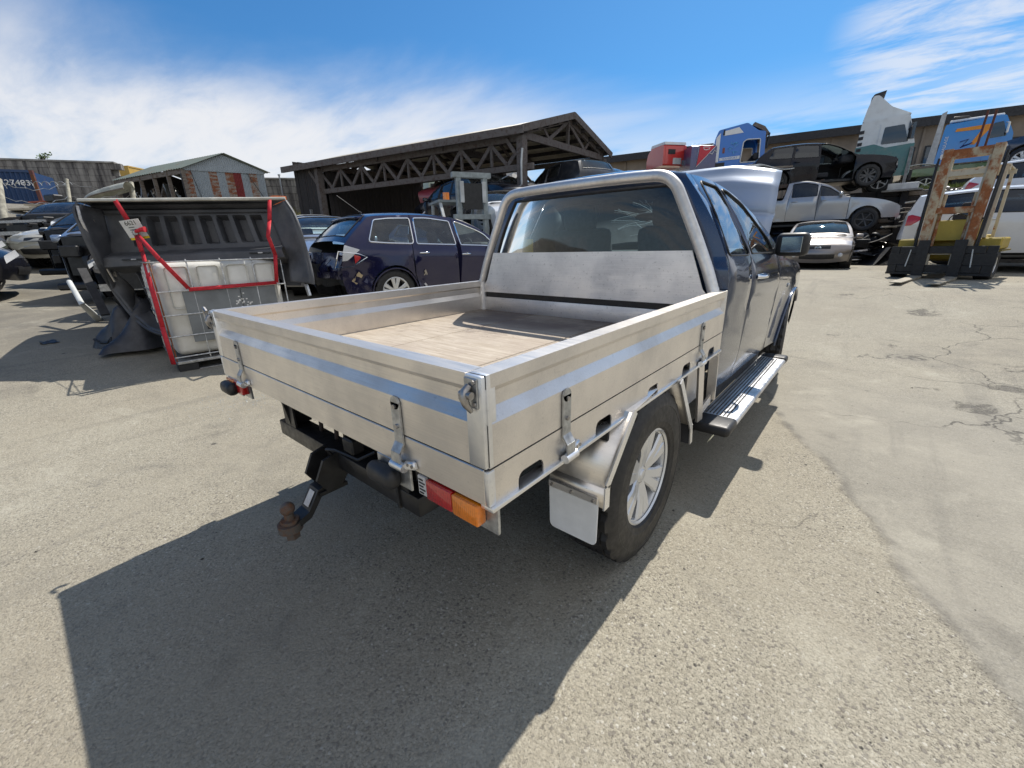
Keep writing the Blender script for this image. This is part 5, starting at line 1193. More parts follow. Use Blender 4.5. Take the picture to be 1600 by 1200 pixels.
# blue container end
def container():
    tl = at(-60, 262, 20.5); tr = at(47, 263, 21.5); d = (tr-tl); d.z = 0; Lc = d.length; d.normalize(); q = Vector((-d.y, d.x, 0)); h = 2.75
    U = thing('shipping_container', 'dark blue corrugated shipping container in front of the block wall, white digits on it', 'container', (tl.x, tl.y, tl.z-h), math.atan2(d.y, d.x))
    bl = mk_rust('container_blue', (.014, .045, .125), (.10, .045, .025), .62, .75, 1.4, .5); mb = MB(); corr_sheet(mb, (.1, 0, .1), (Lc-.1, 0, .1), (.1, 0, h-.1), (Lc-.1, 0, h-.1), 96, .035, 12); mb.obj('corrugated_side', bl, U, 25)
    mb = MB(); mb.b2((.08, .10, .08), (Lc-.05, 2.4, h-.05)); mb.obj('container_body', bl, U)
    rd = mk_rust('red_oxide', (.10, .03, .025), (.12, .05, .02), .45, .6, 3)
    for x in (0, Lc-.08): mb = MB(); mb.b2((x, -.06, 0), (x+.14, .1, h)); mb.obj('corner_post', rd, U)
    for z in (0, h-.12): mb = MB(); mb.b2((.14, -.05, z), (Lc-.08, .08, z+.12)); mb.obj('rail', bl if z else rd, U)
    text_on('container_number', '1274833', .36, WM, U, (Lc*.74, -.05, h-.62), (R(90), 0, 0), .004, sx=1.1)
container()
# sawn timber and scrap stacked against the wall
def timber_pile():
    c = at(88, 336, 18.0); U = thing('timber_pile', 'stack of bleached sawn boards behind the west row of wrecks', 'timber', (c.x, c.y, c.z-.6)); rg = random.Random(9); al = rt.copy(); al.z = 0; al.normalize()
    bd = mk_rust('bleached_board', (.44, .39, .30), (.22, .17, .12), .5, .65, 2.5, .9, (1, 1, 5))
    for k in range(26):
        z = (k//4)*.16+rg.uniform(0, .03); o = al*rg.uniform(-.5, .6)+fw*rg.uniform(-.3, .5); o.z = z; dd = (al*1.0+Vector((rg.uniform(-.16, .16), rg.uniform(-.16, .16), rg.uniform(-.05, .03)))).normalized(); mb = MB(); mb.bar(o-dd*1.25, o+dd*rg.uniform(.9, 1.45), .22, .07); mb.obj('board', bd, U)
    mb = MB(); mb.box((.1, .1, 1.25), (.6, .4, .3), Matrix.Rotation(.5, 3, 'Z'), .05); mb.obj('scrap_box', M_DARK, U); mb = MB(); mb.bar(al*-.9+Vector((0, 0, 1.12)), al*.3+Vector((0, 0, 1.16)), .25, .06); mb.obj('red_board', mk_rust('red_board', (.32, .08, .05), (.2, .07, .04)), U)
timber_pile()
def fence():
    g = 'leaning fence posts with barbed wire on the west bank'; tops = []
    posts = [(-3, 280, 11, 340, 14.0, .11, 'thick pale mossy post at the left edge of the yard'), (104, 280, 118, 340, 17.0, .07, 'thin pale leaning post beside the sawn boards'), (205, 285, 215, 315, 19.0, .10, 'short bleached post left of the rusty shed'), (560, 300, 566, 345, 16, .05, 'placeholder')][:3]
    for px, py, qx, qy, t_, r_, lb in posts:
        a, b = at(qx, qy+40, t_), at(px, py, t_+.2); U = thing('fence_post', lb, 'post', a, 0, g); mb = MB(); mb.tube([Vector((0, 0, 0)), (b-a)*.5+Vector((.03, 0, 0)), b-a], [r_, r_*.95, r_*.85], 8); mb.obj('shaft', simple('mossy_post', (.40, .38, .31), .9, 0, .4, 6), U, 50); tops.append((a, b))
        k = MB(); k.cyl(b-a-Vector((0, 0, .05)), b-a+Vector((0, 0, .01)), r_*.8, 8); k.obj('post_cap', M_TIMB, U)
    a = thing('barbed_wire', 'sagging strands and loops of barbed wire strung between the leaning posts', 'wire', tops[0][0]); o = tops[0][0]; rg = random.Random(3)
    for k in range(4):
        f = .95-.22*k; p = tops[0][0].lerp(tops[0][1], f)-o; q = tops[1][0].lerp(tops[1][1], f)-o; r_ = tops[2][1]-o-Vector((0, 0, .2*k)); pts = []
        for (s, e) in ((p, q), (q, r_)):
            for i in range(12): u = i/12; pts.append(s.lerp(e, u)-Vector((0, 0, .25*math.sin(u*math.pi)))+Vector((0, 0, .04*math.sin(i*2.1+k))))
        mb = MB(); mb.tube(pts, .010, 4); mb.obj('strand', M_GALV, a, 60)
    for k in range(9):
        p = (tops[0][1]-o).lerp(tops[1][1]-o, k/8)+Vector((0, 0, -.25)); mb = MB(); mb.tube([p+rt*(.17*math.cos(b))+Vector((0, 0, .17*math.sin(b))) for b in np.linspace(.2, 2.9+rg.random(), 10)], .012, 4); mb.obj('coil', M_GALV, a, 60)
fence()
# weathered shed with rusty iron cladding
def rusty_shed():
    C0 = at(284, 264, 21.0); C1 = at_z(412, 271, C0.z); D0 = at_z(180, 283, C0.z)
    zb = 3.35; ze = (C0.z+C1.z)/2
    U = thing('rusty_shed', 'old gabled shed clad in grey and rusted iron sheets, with open left side', 'shed', (C0.x, C0.y, zb)); o = Vector((C0.x, C0.y, zb))
    u = Vector((C1.x-C0.x, C1.y-C0.y, 0)); v = Vector((D0.x-C0.x, D0.y-C0.y, 0)); Lu = u.length; h = ze-zb; ra = .72
    def P(a, b, z): return u*a+v*b+Vector((0, 0, z))
    cols = [mk_rust('rust_sheet', (.36, .34, .31), (.22, .085, .04), .40, .58, 2.4, .8, (1, 1, 2.5)), mk_rust('grey_iron', (.33, .37, .40), (.2, .1, .06), .70, .85, 2, .55), mk_rust('red_sheet', (.22, .035, .035), (.12, .04, .02), .55, .7, 2, .7)]
    seq = [0, 1, 1, 0, 1, 0, 2, 1, 0, 1]; n = len(seq)
    for i, s in enumerate(seq):
        mb = MB(); corr_sheet(mb, P(i/n, 0, 0), P((i+1)/n, 0, 0), P(i/n, 0, h), P((i+1)/n, 0, h), 20, .018, 5); mb.obj('wall_sheet', cols[s], U, 30)
    for i in range(8):
        a, b = i/8, (i+1)/8; za = h+.06+ra*(1-abs(2*a-1)); zb_ = h+.06+ra*(1-abs(2*b-1)); mb = MB(); off = v.normalized()*-.05; corr_sheet(mb, P(a, 0, h-.05)+off, P(b, 0, h-.05)+off, P(a, 0, za)+off, P(b, 0, zb_)+off, 20, .015, 5); mb.obj('gable_sheet', cols[1], U, 30)
    rf = mk_rust('roof_iron', (.19, .22, .19), (.15, .08, .05), .55, .75, 1.5, .6)
    for sd, (a0, a1) in enumerate(((-.04, .5), (.5, 1.05))):
        z0, z1 = (h+.02, h+ra+.12) if sd == 0 else (h+ra+.12, h+.02)
        for k in range(6):
            mb = MB(); corr_sheet(mb, P(a0, -.04+1.04*k/6, z0), P(a0, -.04+1.04*(k+1)/6, z0), P(a1, -.04+1.04*k/6, z1), P(a1, -.04+1.04*(k+1)/6, z1), 20, .02, 5); mb.obj('roof_sheet', rf, U, 30)
    for k in range(6): mb = MB(); p = P(0.0, k/5, 0); mb.bar(p, p+Vector((0, 0, h)), .16, .16); mb.obj('post', M_TIMB, U)
    mb = MB(); mb.bar(P(0, 0, h-.1), P(0, 1, h-.1), .1, .22); mb.obj('eave_beam', M_TIMB, U)
    mb = MB(); mb.quad(P(.98, .02, 0), P(.98, .98, 0), P(.98, .98, h), P(.98, .02, h)); mb.b.faces.new([mb.b.verts.new(p) for p in (P(.02, .97, 0), P(.98, .97, 0), P(.98, .97, h), P(.5, .97, h+ra), P(.02, .97, h))]); mb.obj('inner_wall', M_DTIMB, U, 0)
    for q, w_ in ((.10, .16), (.78, .96)): mb = MB(); mb.bar(P(q, 0, h-.05)+Vector((.1, -.05, 0)), P(q+(w_-q)*1, 0, h*.35)+Vector((.1, -.05, 0)), .03, .03); mb.obj('stay_wire', M_DARK, U)
    mb = MB(); p = P(.86, 0, .55)-v.normalized()*.06; mb.bar(p, p+u.normalized()*.5, .02, .25); mb.obj('notice', M_PALE, U)
    mb = MB(); mb.cyl((0, -.08, h-.2), (0, -.08, 0), .05, 8); mb.obj('downpipe', M_TRIM, U)
    # junk inside the open side, each its own
    rg = random.Random(12)
    for k in range(6):
        p = o+P(.12, (k+.5)/6, 0); g = thing('junk_heap', ['tangle of dark pipes inside the rusty shed, nearest its corner post', 'leaning boards inside the open side of the rusty shed', 'pile of dark panels and bent rods inside the rusty shed', 'bent frame and white sign inside the rusty shed', 'grey sheet metal scrap in the middle of the rusty shed', 'dark scrap at the far end of the rusty shed'][k], 'junk', p)
        for j in range(5): mb = MB(); a = Vector((rg.uniform(-.5, .5), rg.uniform(-.5, .5), 0)); b = Vector((rg.uniform(-.5, .5), rg.uniform(-.5, .5), rg.uniform(.5, 1.7))); mb.bar(a, b, rg.uniform(.03, .12), rg.uniform(.03, .3)); mb.obj('scrap_piece', rg.choice([M_TIMB, M_GALV, M_DARK, M_TRIM]), g)
M_PALE = simple('pale_panel', (.55, .57, .56), .6, 0, .2, 4)
rusty_shed()
def lean_boat():
    a = at(170, 314, 19.0); U = thing('boat_hull', 'upturned pale dinghy hull leaning by the short bleached post', 'boat', a); r2 = rt.copy(); r2.z = 0; r2.normalize(); f2 = Vector((-r2.y, r2.x, 0))
    mb = MB()
    def hull(u, v):
        x = (u-.5)*2.2; w_ = .40*(1-abs(2*u-1)**2.6*(.95 if u < .5 else .25)); a_ = (v-.5)*math.pi; return r2*x+f2*(w_*math.sin(a_))+Vector((0, 0, .05+u*.42+.30*math.cos(a_)*(1-.6*(1-u)**3)))
    mb.grid(hull, 18, 12); o = mb.obj('hull', simple('hull_paint', (.42, .43, .38), .6, 0, .3, 3), U, 50); mb = MB(); mb.tube([hull(i/18, 0) for i in range(19)], .03, 6); mb.obj('gunwale', M_TIMB, U); mb = MB(); mb.tube([hull(i/18, .5)+Vector((0, 0, .01)) for i in range(19)], .025, 6); mb.obj('keel', M_TIMB, U)
lean_boat()
def yellow_box():
    a = at(178, 284, 29.0); b = at(207, 262, 29.0); U = thing('yellow_container', 'ochre yellow steel box beyond the end of the tall block wall', 'container', (a.x, a.y, a.z-1.2), math.atan2(rt.y, rt.x)); yl = mk_rust('ochre_paint', (.48, .30, .06), (.2, .1, .04), .6, .75, 2)
    w_ = (b-a).dot(rt); h = b.z-a.z+1.2; mb = MB(); mb.b2((0, 0, 0), (w_, 2.4, h)); mb.obj('container_body', yl, U); mb = MB(); mb.b2((w_-.25, -.06, h-.6), (w_+.02, -.01, h+.05)); mb.obj('door_gear', yl, U); mb = MB(); mb.b2((-.03, -.03, h), (w_+.03, 2.43, h+.08)); mb.obj('top_rail', yl, U)
yellow_box()
def bucket():
    a = at(436, 316, 15.5); U = thing('orange_bin', 'small orange plastic bin behind the right end of the pickup tub', 'bin', (a.x, a.y, a.z-.4)); mb = MB(); mb.lathe([(.001, 0), (.20, 0), (.25, .55), (.27, .56), (.27, .60), (.24, .60)], 20, 2); mb.obj('bin_body', simple('orange_plastic', (.75, .16, .02), .5), U, 50); mb = MB(); mb.lathe([(.245, .50), (.275, .50), (.275, .53), (.245, .53)], 20, 2); mb.obj('bin_rim', simple('orange_plastic', (.75, .16, .02), .5), U)
bucket()
def mesh_posts():
    for i, (px, t_, lb) in enumerate([(488, 22, 'thin pale star post standing in the dry grass'), (444, 23, 'second thin star post in the dry grass, nearer the rusty shed')]):
        a = at(px, 318, t_); U = thing('star_post', lb, 'post', (a.x, a.y, a.z-.5)); mb = MB(); mb.b2((-.03, -.03, 0), (.03, .03, 1.9)); mb.obj('shaft', M_GALV, U); mb = MB(); mb.b2((-.05, -.05, 1.9), (.05, .05, 1.96)); mb.obj('post_cap', M_GALV, U)
mesh_posts()

# ---------------------------------------------------------------- the big open timber shed
def timber_shed():
    P1 = at(815, 201, 13.8); P2 = at(942, 242, 18.0); P0 = at(458, 262, 19.3); ze = (P1.z+P2.z+P0.z)/3; zg = .45
    o = Vector((P1.x, P1.y, zg)); u = Vector((P0.x-P1.x, P0.y-P1.y, 0)); v = Vector((P2.x-P1.x, P2.y-P1.y, 0)); h = ze-zg; ra = .92
    U = thing('timber_shed', 'big open timber shed with trussed sides, dark boarded end and gabled iron roof', 'shed', o)
    def P(a, b, z): return u*a+v*b+Vector((0, 0, z))
    grey = mk_rust('grey_beam', (.135, .12, .113), (.07, .05, .042), .46, .64, 3, .9, (3, 3, 3)); iron = mk_rust('pale_roof_iron', (.34, .32, .27), (.2, .12, .07), .55, .72, 1.2, .55)
    def beam(a, b, w_, hh, nm, mt=grey): mb = MB(); mb.bar(a, b, w_, hh); return mb.obj(nm, mt, U)
    under = simple('dark_purlin', (.045, .04, .04), .9, 0, .4)
    # roof: two slopes of corrugated sheets with an underside of purlins
    for sd, (b0, b1) in enumerate(((-.055, .5), (.5, 1.05))):
        z0, z1 = (h-.02, h+ra) if sd == 0 else (h+ra, h-.02)
        for k in range(16):
            a0, a1 = -.02+1.05*k/16, -.02+1.05*(k+1)/16; mb = MB(); corr_sheet(mb, P(a0, b0, z0), P(a1, b0, z0), P(a0, b1, z1), P(a1, b1, z1), 24, .022, 5); mb.obj('roof_sheet', iron, U, 30)
        for k in range(5): f = (k+.4)/5; beam(P(-.02, b0+(b1-b0)*f, z0+(z1-z0)*f-.12), P(1.06, b0+(b1-b0)*f, z0+(z1-z0)*f-.12), .07, .14, 'purlin', under)
    beam(P(-.025, -.06, h-.08), P(1.03, -.06, h-.08), .05, .24, 'fascia_board')
    for b0, b1, z0, z1 in ((-.055, .5, h-.05, h+ra-.03), (1.05, .5, h-.05, h+ra-.03)): beam(P(-.022, b0, z0), P(-.022, b1, z1), .05, .22, 'barge_board')
    # side trusses: front (b=0) and back (b=1)
    for b in (0.02, .98):
        top, botz = h-.22, h-1.12
        beam(P(0, b, top), P(1.0, b, top), .10, .20, 'top_chord'); beam(P(-.03, b, botz), P(.86, b, botz), .12, .19, 'bottom_chord'); N_ = 8
        for k in range(N_):
            a0, a1 = .86*k/N_, .86*(k+1)/N_; am = (a0+a1)/2
            beam(P(a0, b, top-.1), P(am, b, botz+.1), .06, .12, 'web_brace'); beam(P(am, b, botz+.1), P(a1, b, top-.1), .06, .12, 'web_brace'); beam(P(a0, b, botz+.12), P(a0, b, top-.1), .06, .10, 'web_post')
    # gable truss and inner frames
    for a in (0.0, .28, .56, .84):
        beam(P(a, .0, h-.16), P(a, 1.0, h-.16), .10, .22, 'tie_beam')
        for s in (0, 1):
            e = 0 if s == 0 else 1.0; beam(P(a, e, h-.08), P(a, .5, h+ra-.14), .10, .18, 'rafter')
            beam(P(a, .5, h+ra-.2), P(a, .5+(.22 if s else -.22), h-.06), .05, .12, 'web_brace'); beam(P(a, .5+(.22 if s else -.22), h-.06), P(a, .5+(.30 if s else -.30), h+ra*.38), .05, .10, 'web_brace')
        beam(P(a, .5, h-.06), P(a, .5, h+ra-.2), .06, .12, 'king_post')
    # posts
    for a, b in ((0, 0), (0, 1), (.42, 1), (.86, 1), (.86, 0)):
        beam(P(a, b, -.2), P(a, b, h-.2), .26, .26, 'post'); beam(P(a, b, h-.75)+u.normalized()*.2, P(a+.05, b, h-.22), .08, .12, 'knee_brace')
    mb = MB(); p = P(-.008, .0, 0)-v.normalized()*.18; mb.tube([p, p+Vector((0, 0, h-1.0)), p+Vector((.05, 0, h-.6))], .035, 8); mb.obj('downpipe', M_PALE, U, 50)
    beam(P(.02, .0, h-1.3)-v.normalized()*.15, P(.20, .0, h-2.0)-v.normalized()*.15, .02, .02, 'stay_wire', M_GALV)
    # dark boarded west end: front face, cross wall and back
    rg = random.Random(6)
    def boards(p, q, n, z1):
        for i in range(n):
            a, b = p.lerp(q, i/n), p.lerp(q, (i+.94)/n); nn = (q-p).normalized().cross(Vector((0, 0, 1)))*rg.uniform(-.012, .012); mb = MB(); mb.bar((a+b)/2+nn+Vector((0, 0, -.2)), (a+b)/2+nn+Vector((0, 0, z1-rg.uniform(0, .03))), .03, (b-a).length, up=tuple((b-a).normalized())); mb.obj('wall_board', M_DTIMB, U)
    boards(P(.86, 0, 0), P(1.0, 0, 0), 14, h-.1); boards(P(.84, .03, 0), P(.84, .97, 0), 26, h-.3); boards(P(.86, 1, 0), P(1, 1, 0), 10, h-.1); boards(P(1, .0, 0), P(1, 1, 0), 24, h+.3)
    mb = MB(); mb.b2((0, 0, 0), (.05, .7, .8)); pp = mb.obj('patch_sheet', M_GALV, U); pp.location = P(.93, -.02, 1.9)
timber_shed()
# pale buildings seen through the shed
def far_block(name, label, a, b, zb, dep, mat, cat, sub):
    d = Vector((b.x-a.x, b.y-a.y, 0)); Lw = d.length; ang = math.atan2(d.y, d.x); U = thing(name, label, cat, (a.x, a.y, zb), ang); h = (a.z+b.z)/2-zb; mb = MB(); mb.b2((0, 0, 0), (Lw, dep, h)); mb.obj('wall', mat, U); mb = MB(); mb.b2((-.1, -.1, h), (Lw+.1, dep+.1, h+.12)); mb.obj('roof', M_GALV, U)
    for k in range(sub): x = Lw*(k+.5)/sub; mb = MB(); mb.b2((x-.35, -.03, h*.45), (x+.35, -.003, h*.75)); f = mb.obj('window', M_TRIM, U); mb = MB(); mb.b2((x-.29, -.045, h*.48), (x+.29, -.031, h*.72)); mb.obj('pane', M_DARK, f)
    return U
far_block('portable_office', 'pale green portable office seen through the timber shed', at(668, 266, 24), at(716, 264, 24.5), 2.6, 3, simple('pale_green', (.50, .58, .48), .7, 0, .15), 'building', 2)
far_block('portable_office', 'white portable office seen through the timber shed, right of the green one', at(718, 266, 26), at(800, 256, 25), 2.6, 3, simple('off_white', (.60, .58, .55), .7, 0, .15), 'building', 3)

# ---------------------------------------------------------------- long workshop on the terrace
def workshop():
    a = at(935, 250, 32.0); b = at(1615, 181, 21.5); z1 = 7.45; zb = ZT2-.2; d = Vector((b.x-a.x, b.y-a.y, 0)); Lw = d.length; ang = math.atan2(d.y, d.x); h = z1-zb
    U = thing('workshop_building', 'long low brown workshop with grey fascia and dark windows behind the truck cabs', 'building', (a.x, a.y, zb), ang)
    br = simple('brown_cladding', (.27, .22, .17), .85, 0, .25, 1.0); gr = simple('grey_fascia', (.20, .21, .205), .6, 0, .2, 1)
    mb = MB(); mb.b2((0, 0, 0), (Lw, 9, h-.3)); mb.obj('wall', br, U); mb = MB(); mb.b2((-.3, -.55, h-.30), (Lw+.3, 9.3, h)); mb.obj('roof', gr, U); mb = MB(); mb.b2((-.3, -.62, h-.42), (Lw+.3, -.52, h+.03)); mb.obj('gutter', M_TRIM, U)
    n = 11
    for k in range(n):
        x0 = Lw*(k+.10)/n; x1 = Lw*(k+.90)/n; mb = MB(); mb.b2((x0, -.06, h-2.9), (x1, -.005, h-1.35)); f = mb.obj('window', M_TRIM, U)
        for j in range(3): w_ = (x1-x0)/3; mb = MB(); mb.b2((x0+w_*j+.06, -.075, h-2.82), (x0+w_*(j+1)-.06, -.062, h-1.43)); mb.obj('pane', simple('dark_pane', (.025, .028, .032), .08, 0, .1, coat=1), f)
        mb = MB(); mb.b2((Lw*k/n-.06, -.10, 0), (Lw*k/n+.06, -.003, h-.42)); mb.obj('pilaster', br, U)
workshop()
# ---------------------------------------------------------------- truck cabs on the terrace
T_RED = paint('truck_red', (.62, .028, .018), .08, 0, .35); T_NAVY = paint('truck_navy', (.025, .035, .16), .2, 0, .35); T_BLUE = paint('truck_blue', (.002, .15, .56), .04, 0, .3); T_SKY = paint('truck_sky_blue', (.02, .23, .62), .15, 0, .3)
T_WHITE = paint('truck_white', (.70, .71, .69), .3, 0, .35); T_GREEN = paint('truck_green', (.02, .15, .13), .3, 0, .35); M_WPRINT = simple('white_print', (.78, .78, .76), .5, 0, .06); M_RPRINT = simple('red_print', (.55, .03, .05), .5, 0, .1); M_OPRINT = simple('orange_print', (.80, .30, .03), .5, 0, .1)
def cab_box(U, L, W, H, z0, mat, rake=.25, name='cab_shell', roofdrop=.0):
    """cab shell: local x forward, side outline extruded across"""
    mb = MB(); mb.prism(roundpoly([(-L/2, z0), (-L/2, z0+H-roofdrop), (L/2-rake-.25, z0+H), (L/2-rake*.5, z0+H-.25), (L/2, z0+H*.45), (L/2, z0)], .10), 1, -W/2, W/2); return mb.obj(name, mat, U, 30, .03)
def plate(U, name, pts, W, side, mat, off=.006, th=.01, host=None, r=.0):
    """flat panel on a cab's side, outline in (x, z)"""
    pl = roundpoly(pts, r) if r else pts; mb = MB(); y = side*W/2; mb.prism(pl, 1, y+side*off, y+side*(off+th)); return mb.obj(name, mat, host or U, 20)
def red_cab():
    rz = R(-150); L, W, H = 1.7, 2.3, 2.1; q = spot(1040, 262, 19.0, (-.85, 0, 0), rz+0); rz = math.atan2(fw.y, fw.x)+R(14)
    q = at(1039, 263, 19.2); U = thing('truck_cab', 'red truck cab shell standing on the terrace, left of the navy one', 'truck cab', (q.x, q.y, q.z), rz)
    U.scale = (.74,)*3; cab_box(U, 1.8, 1.55, 1.12, 0, T_RED); mb = MB(); mb.prism([(-.92, 1.12), (-.88, 1.27), (.5, 1.30), (.6, 1.12)], 1, -.72, .72); mb.obj('roof_fairing', T_WHITE, U, 30, .02)
    mb = MB(); mb.b2((-.925, -.02, .62), (-.905, .45, .88)); w_ = mb.obj('rear_window', M_DARK, U); mb = MB(); mb.b2((-.93, -.45, .08), (-.905, .1, .42)); mb.obj('rear_hatch', M_PALE, U); 
    for y in (-.62, .62): mb = MB(); mb.b2((-.915, y-.02, .05), (-.903, y+.02, 1.1)); mb.obj('seam_strip', T_RED, U)
    mb = MB(); mb.b2((-.2, -.80, .1), (.7, -.782, .62)); mb.obj('door', T_RED, U); mb = MB(); mb.b2((-.1, -.81, .66), (.6, -.782, 1.0)); mb.obj('side_window', M_DARK, U); mb = MB(); mb.b2((-.96, -.74, .02), (-.90, -.5, .3)); mb.obj('bare_bracket', M_GALV, U)
red_cab()
def navy_cab():
    rz = math.atan2(fw.y, fw.x)+R(-2); q = at(1090, 274, 18.6); U = thing('truck_cab', 'navy truck cab shell with red triangle, between the red and blue cabs', 'truck cab', (q.x, q.y, q.z), rz)
    U.scale = (.88,)*3; cab_box(U, 1.5, 1.40, 1.22, 0, T_NAVY); mb = MB(); mb.prism([(.30, 1.2), (-.45, 1.16), (.40, .30)], 0, -.768, -.756); t_ = mb.obj('red_triangle', M_RPRINT, U); mb = MB(); mb.tube([(-.772, y, z) for y, z in ((.36, 1.21), (-.47, 1.19), (.42, .26))], .02, 5, closed=True); mb.obj('triangle_border', M_WPRINT, U)
    mb = MB(); mb.tube([(-.772, y, z) for y, z in ((.12, 1.06), (.16, 1.12), (.02, 1.13), (-.16, 1.12), (-.14, 1.04), (0, 1.0), (.10, 1.02))], .02, 5, closed=True); mb.obj('white_emblem', M_WPRINT, U); mb = MB(); mb.tube([(-.772, y, z) for y, z in ((-.62, 1.05), (-.5, .90), (-.40, .98), (-.30, .82), (-.18, .86))], .018, 5); mb.obj('white_outline', M_WPRINT, U)
    mb = MB(); mb.b2((-.2, -.72, .55), (.4, -.702, 1.0)); mb.obj('side_window', M_DARK, U)
navy_cab()
def side_cab(name, label, q, rz): return thing(name, label, 'truck cab', q, rz)
def blue_cab():
    rz = R(20); q = spot(1150, 270, 17.6, (0, -1.1, 0), rz); U = side_cab('truck_cab', 'bright blue truck cab with white stripe and missing door, behind the wreck stack', q, rz); L, W, H = 2.25, 2.2, 2.05; U.scale = (.88,)*3
    pl = roundpoly([(-1.1, 0), (-1.08, 1.55), (-.95, 1.92), (.25, 2.12), (.75, 1.75), (1.05, 1.70), (1.12, .75), (1.12, .2), (.95, 0)], .08); door = roundpoly([(.12, .45), (.16, 1.32), (.30, 1.42), (.86, 1.40), (.92, .45)], .06)
    # shell with a real doorway: two side skins with a hole, roof, back, front
    V2 = [Vector(p) for p in pl+door]; n = len(pl); m = len(door); E_ = [(i, (i+1) % n) for i in range(n)]+[(n+i, n+(i+1) % m) for i in range(m)]; vo, _, fo, *_ = geometry.delaunay_2d_cdt(V2, E_, [], 0, 1e-5)
    for s in (-1, 1):
        mb = MB(); vs = [mb.b.verts.new((p[0], s*W/2, p[1])) for p in vo]
        for f in fo:
            cx = sum(vo[i][0] for i in f)/3; cz = sum(vo[i][1] for i in f)/3
            if inpoly(cx, cz, pl) and not inpoly(cx, cz, door): mb.b.faces.new([vs[i] for i in f])
        o = mb.obj('side_skin', T_BLUE, U, 20); 
        mb = MB(); mb.tube([(x, s*(W/2+.01), z) for x, z in door], .025, 6, closed=True); mb.obj('door_frame', T_WHITE, U, 50)
    mb = MB(); 
    for i in range(n):
        a, b = pl[i], pl[(i+1) % n]
        if a[0] > .9 and a[1] > .75 and b[1] < 1.7: continue
        mb.quad((a[0], -W/2+.01, a[1]), (b[0], -W/2+.01, b[1]), (b[0], W/2-.01, b[1]), (a[0], W/2-.01, a[1]))
    mb.obj('cab_shell', T_BLUE, U, 30)
    plate(U, 'white_band', [(-1.04, .55), (-1.03, 1.60), (-.86, 1.80), (-.84, .55)], W, -1, M_WPRINT); plate(U, 'white_roof_panel', [(-.72, 1.66), (-.68, 1.86), (-.10, 1.97), (.12, 1.72)], W, -1, M_WPRINT); plate(U, 'rear_vent', [(-.76, 1.70), (-.74, 1.92), (-.68, 1.92), (-.68, 1.68)], W, -1, M_DARK, .014)
    plate(U, 'stripe', [(-.80, .60), (-.80, .72), (.08, .76), (.08, .62)], W, -1, M_WPRINT, .006); plate(U, 'step_well', [(-.98, .22), (-.98, .50), (-.55, .52), (-.55, .24)], W, -1, M_DARK, .008); plate(U, 'sill_strip', [(-.4, .16), (-.4, .22), (.75, .36), (.75, .28)], W, -1, M_WPRINT, .008); plate(U, 'under_skirt', [(-.5, .0), (-.5, .14), (.9, .24), (.9, .0)], W, -1, M_DARK, .008)
    text_on('side_lettering', 'TRANSPORT', .12, T_BLUE, U, (-.36, -W/2-.018, .67), (R(90), R(-2), 0), .001, sx=1.0)
    lion = MB(); rg = random.Random(1)
    for k in range(9): x, z = -.28+rg.uniform(-.14, .14), 1.10+rg.uniform(-.26, .26); lion.tube([(x, -W/2-.012, z), (x+rg.uniform(-.1, .1), -W/2-.012, z+rg.uniform(.03, .12)), (x+rg.uniform(-.1, .15), -W/2-.012, z+rg.uniform(.05, .16))], .018, 4)
    lion.obj('airbrush_mural', simple('pale_blue_print', (.10, .38, .70), .5, 0, .3), U); plate(U, 'side_marker', [(-.70, .92), (-.70, 1.15), (-.60, 1.15), (-.60, .92)], W, -1, simple('dull_red', (.25, .08, .06), .6), .008)
    seat(U, .05, -.5, .45); seat(U, .05, .5, .45); mb = MB(); mb.box((.85, 0, .7), (.35, 2.0, .3), None, .05); mb.obj('dashboard', M_TRIM, U)
    mb = MB(); mb.b2((-.8, -1.0, .05), (.9, 1.0, .4)); mb.obj('cab_floor', M_DARK, U)
    for s in (-1, 1): mb = MB(); mb.bar((1.08, s*1.0, .75), (.98, s*1.0, 1.7), .07, .07); mb.obj('screen_pillar', T_BLUE, U)
    mb = MB(); mb.prism(roundpoly([(.45, 2.02), (.55, 2.14), (1.0, 1.92), (1.25, 1.60), (1.05, 1.55), (.98, 1.74)], .04), 1, -1.0, 1.0); mb.obj('torn_visor', M_TIMB, U, 30); mb = MB(); mb.bar((1.22, -1.02, 1.62), (1.18, -1.05, 1.25), .05, .05); mb.box((1.17, -1.08, 1.12), (.08, .16, .3), None, .02); mb.obj('mirror_arm', M_DARK, U)
    plate(U, 'lower_panel', [(.96, .25), (.98, .70), (1.45, .72), (1.50, .25)], W, -1, T_WHITE, -.02)
blue_cab()
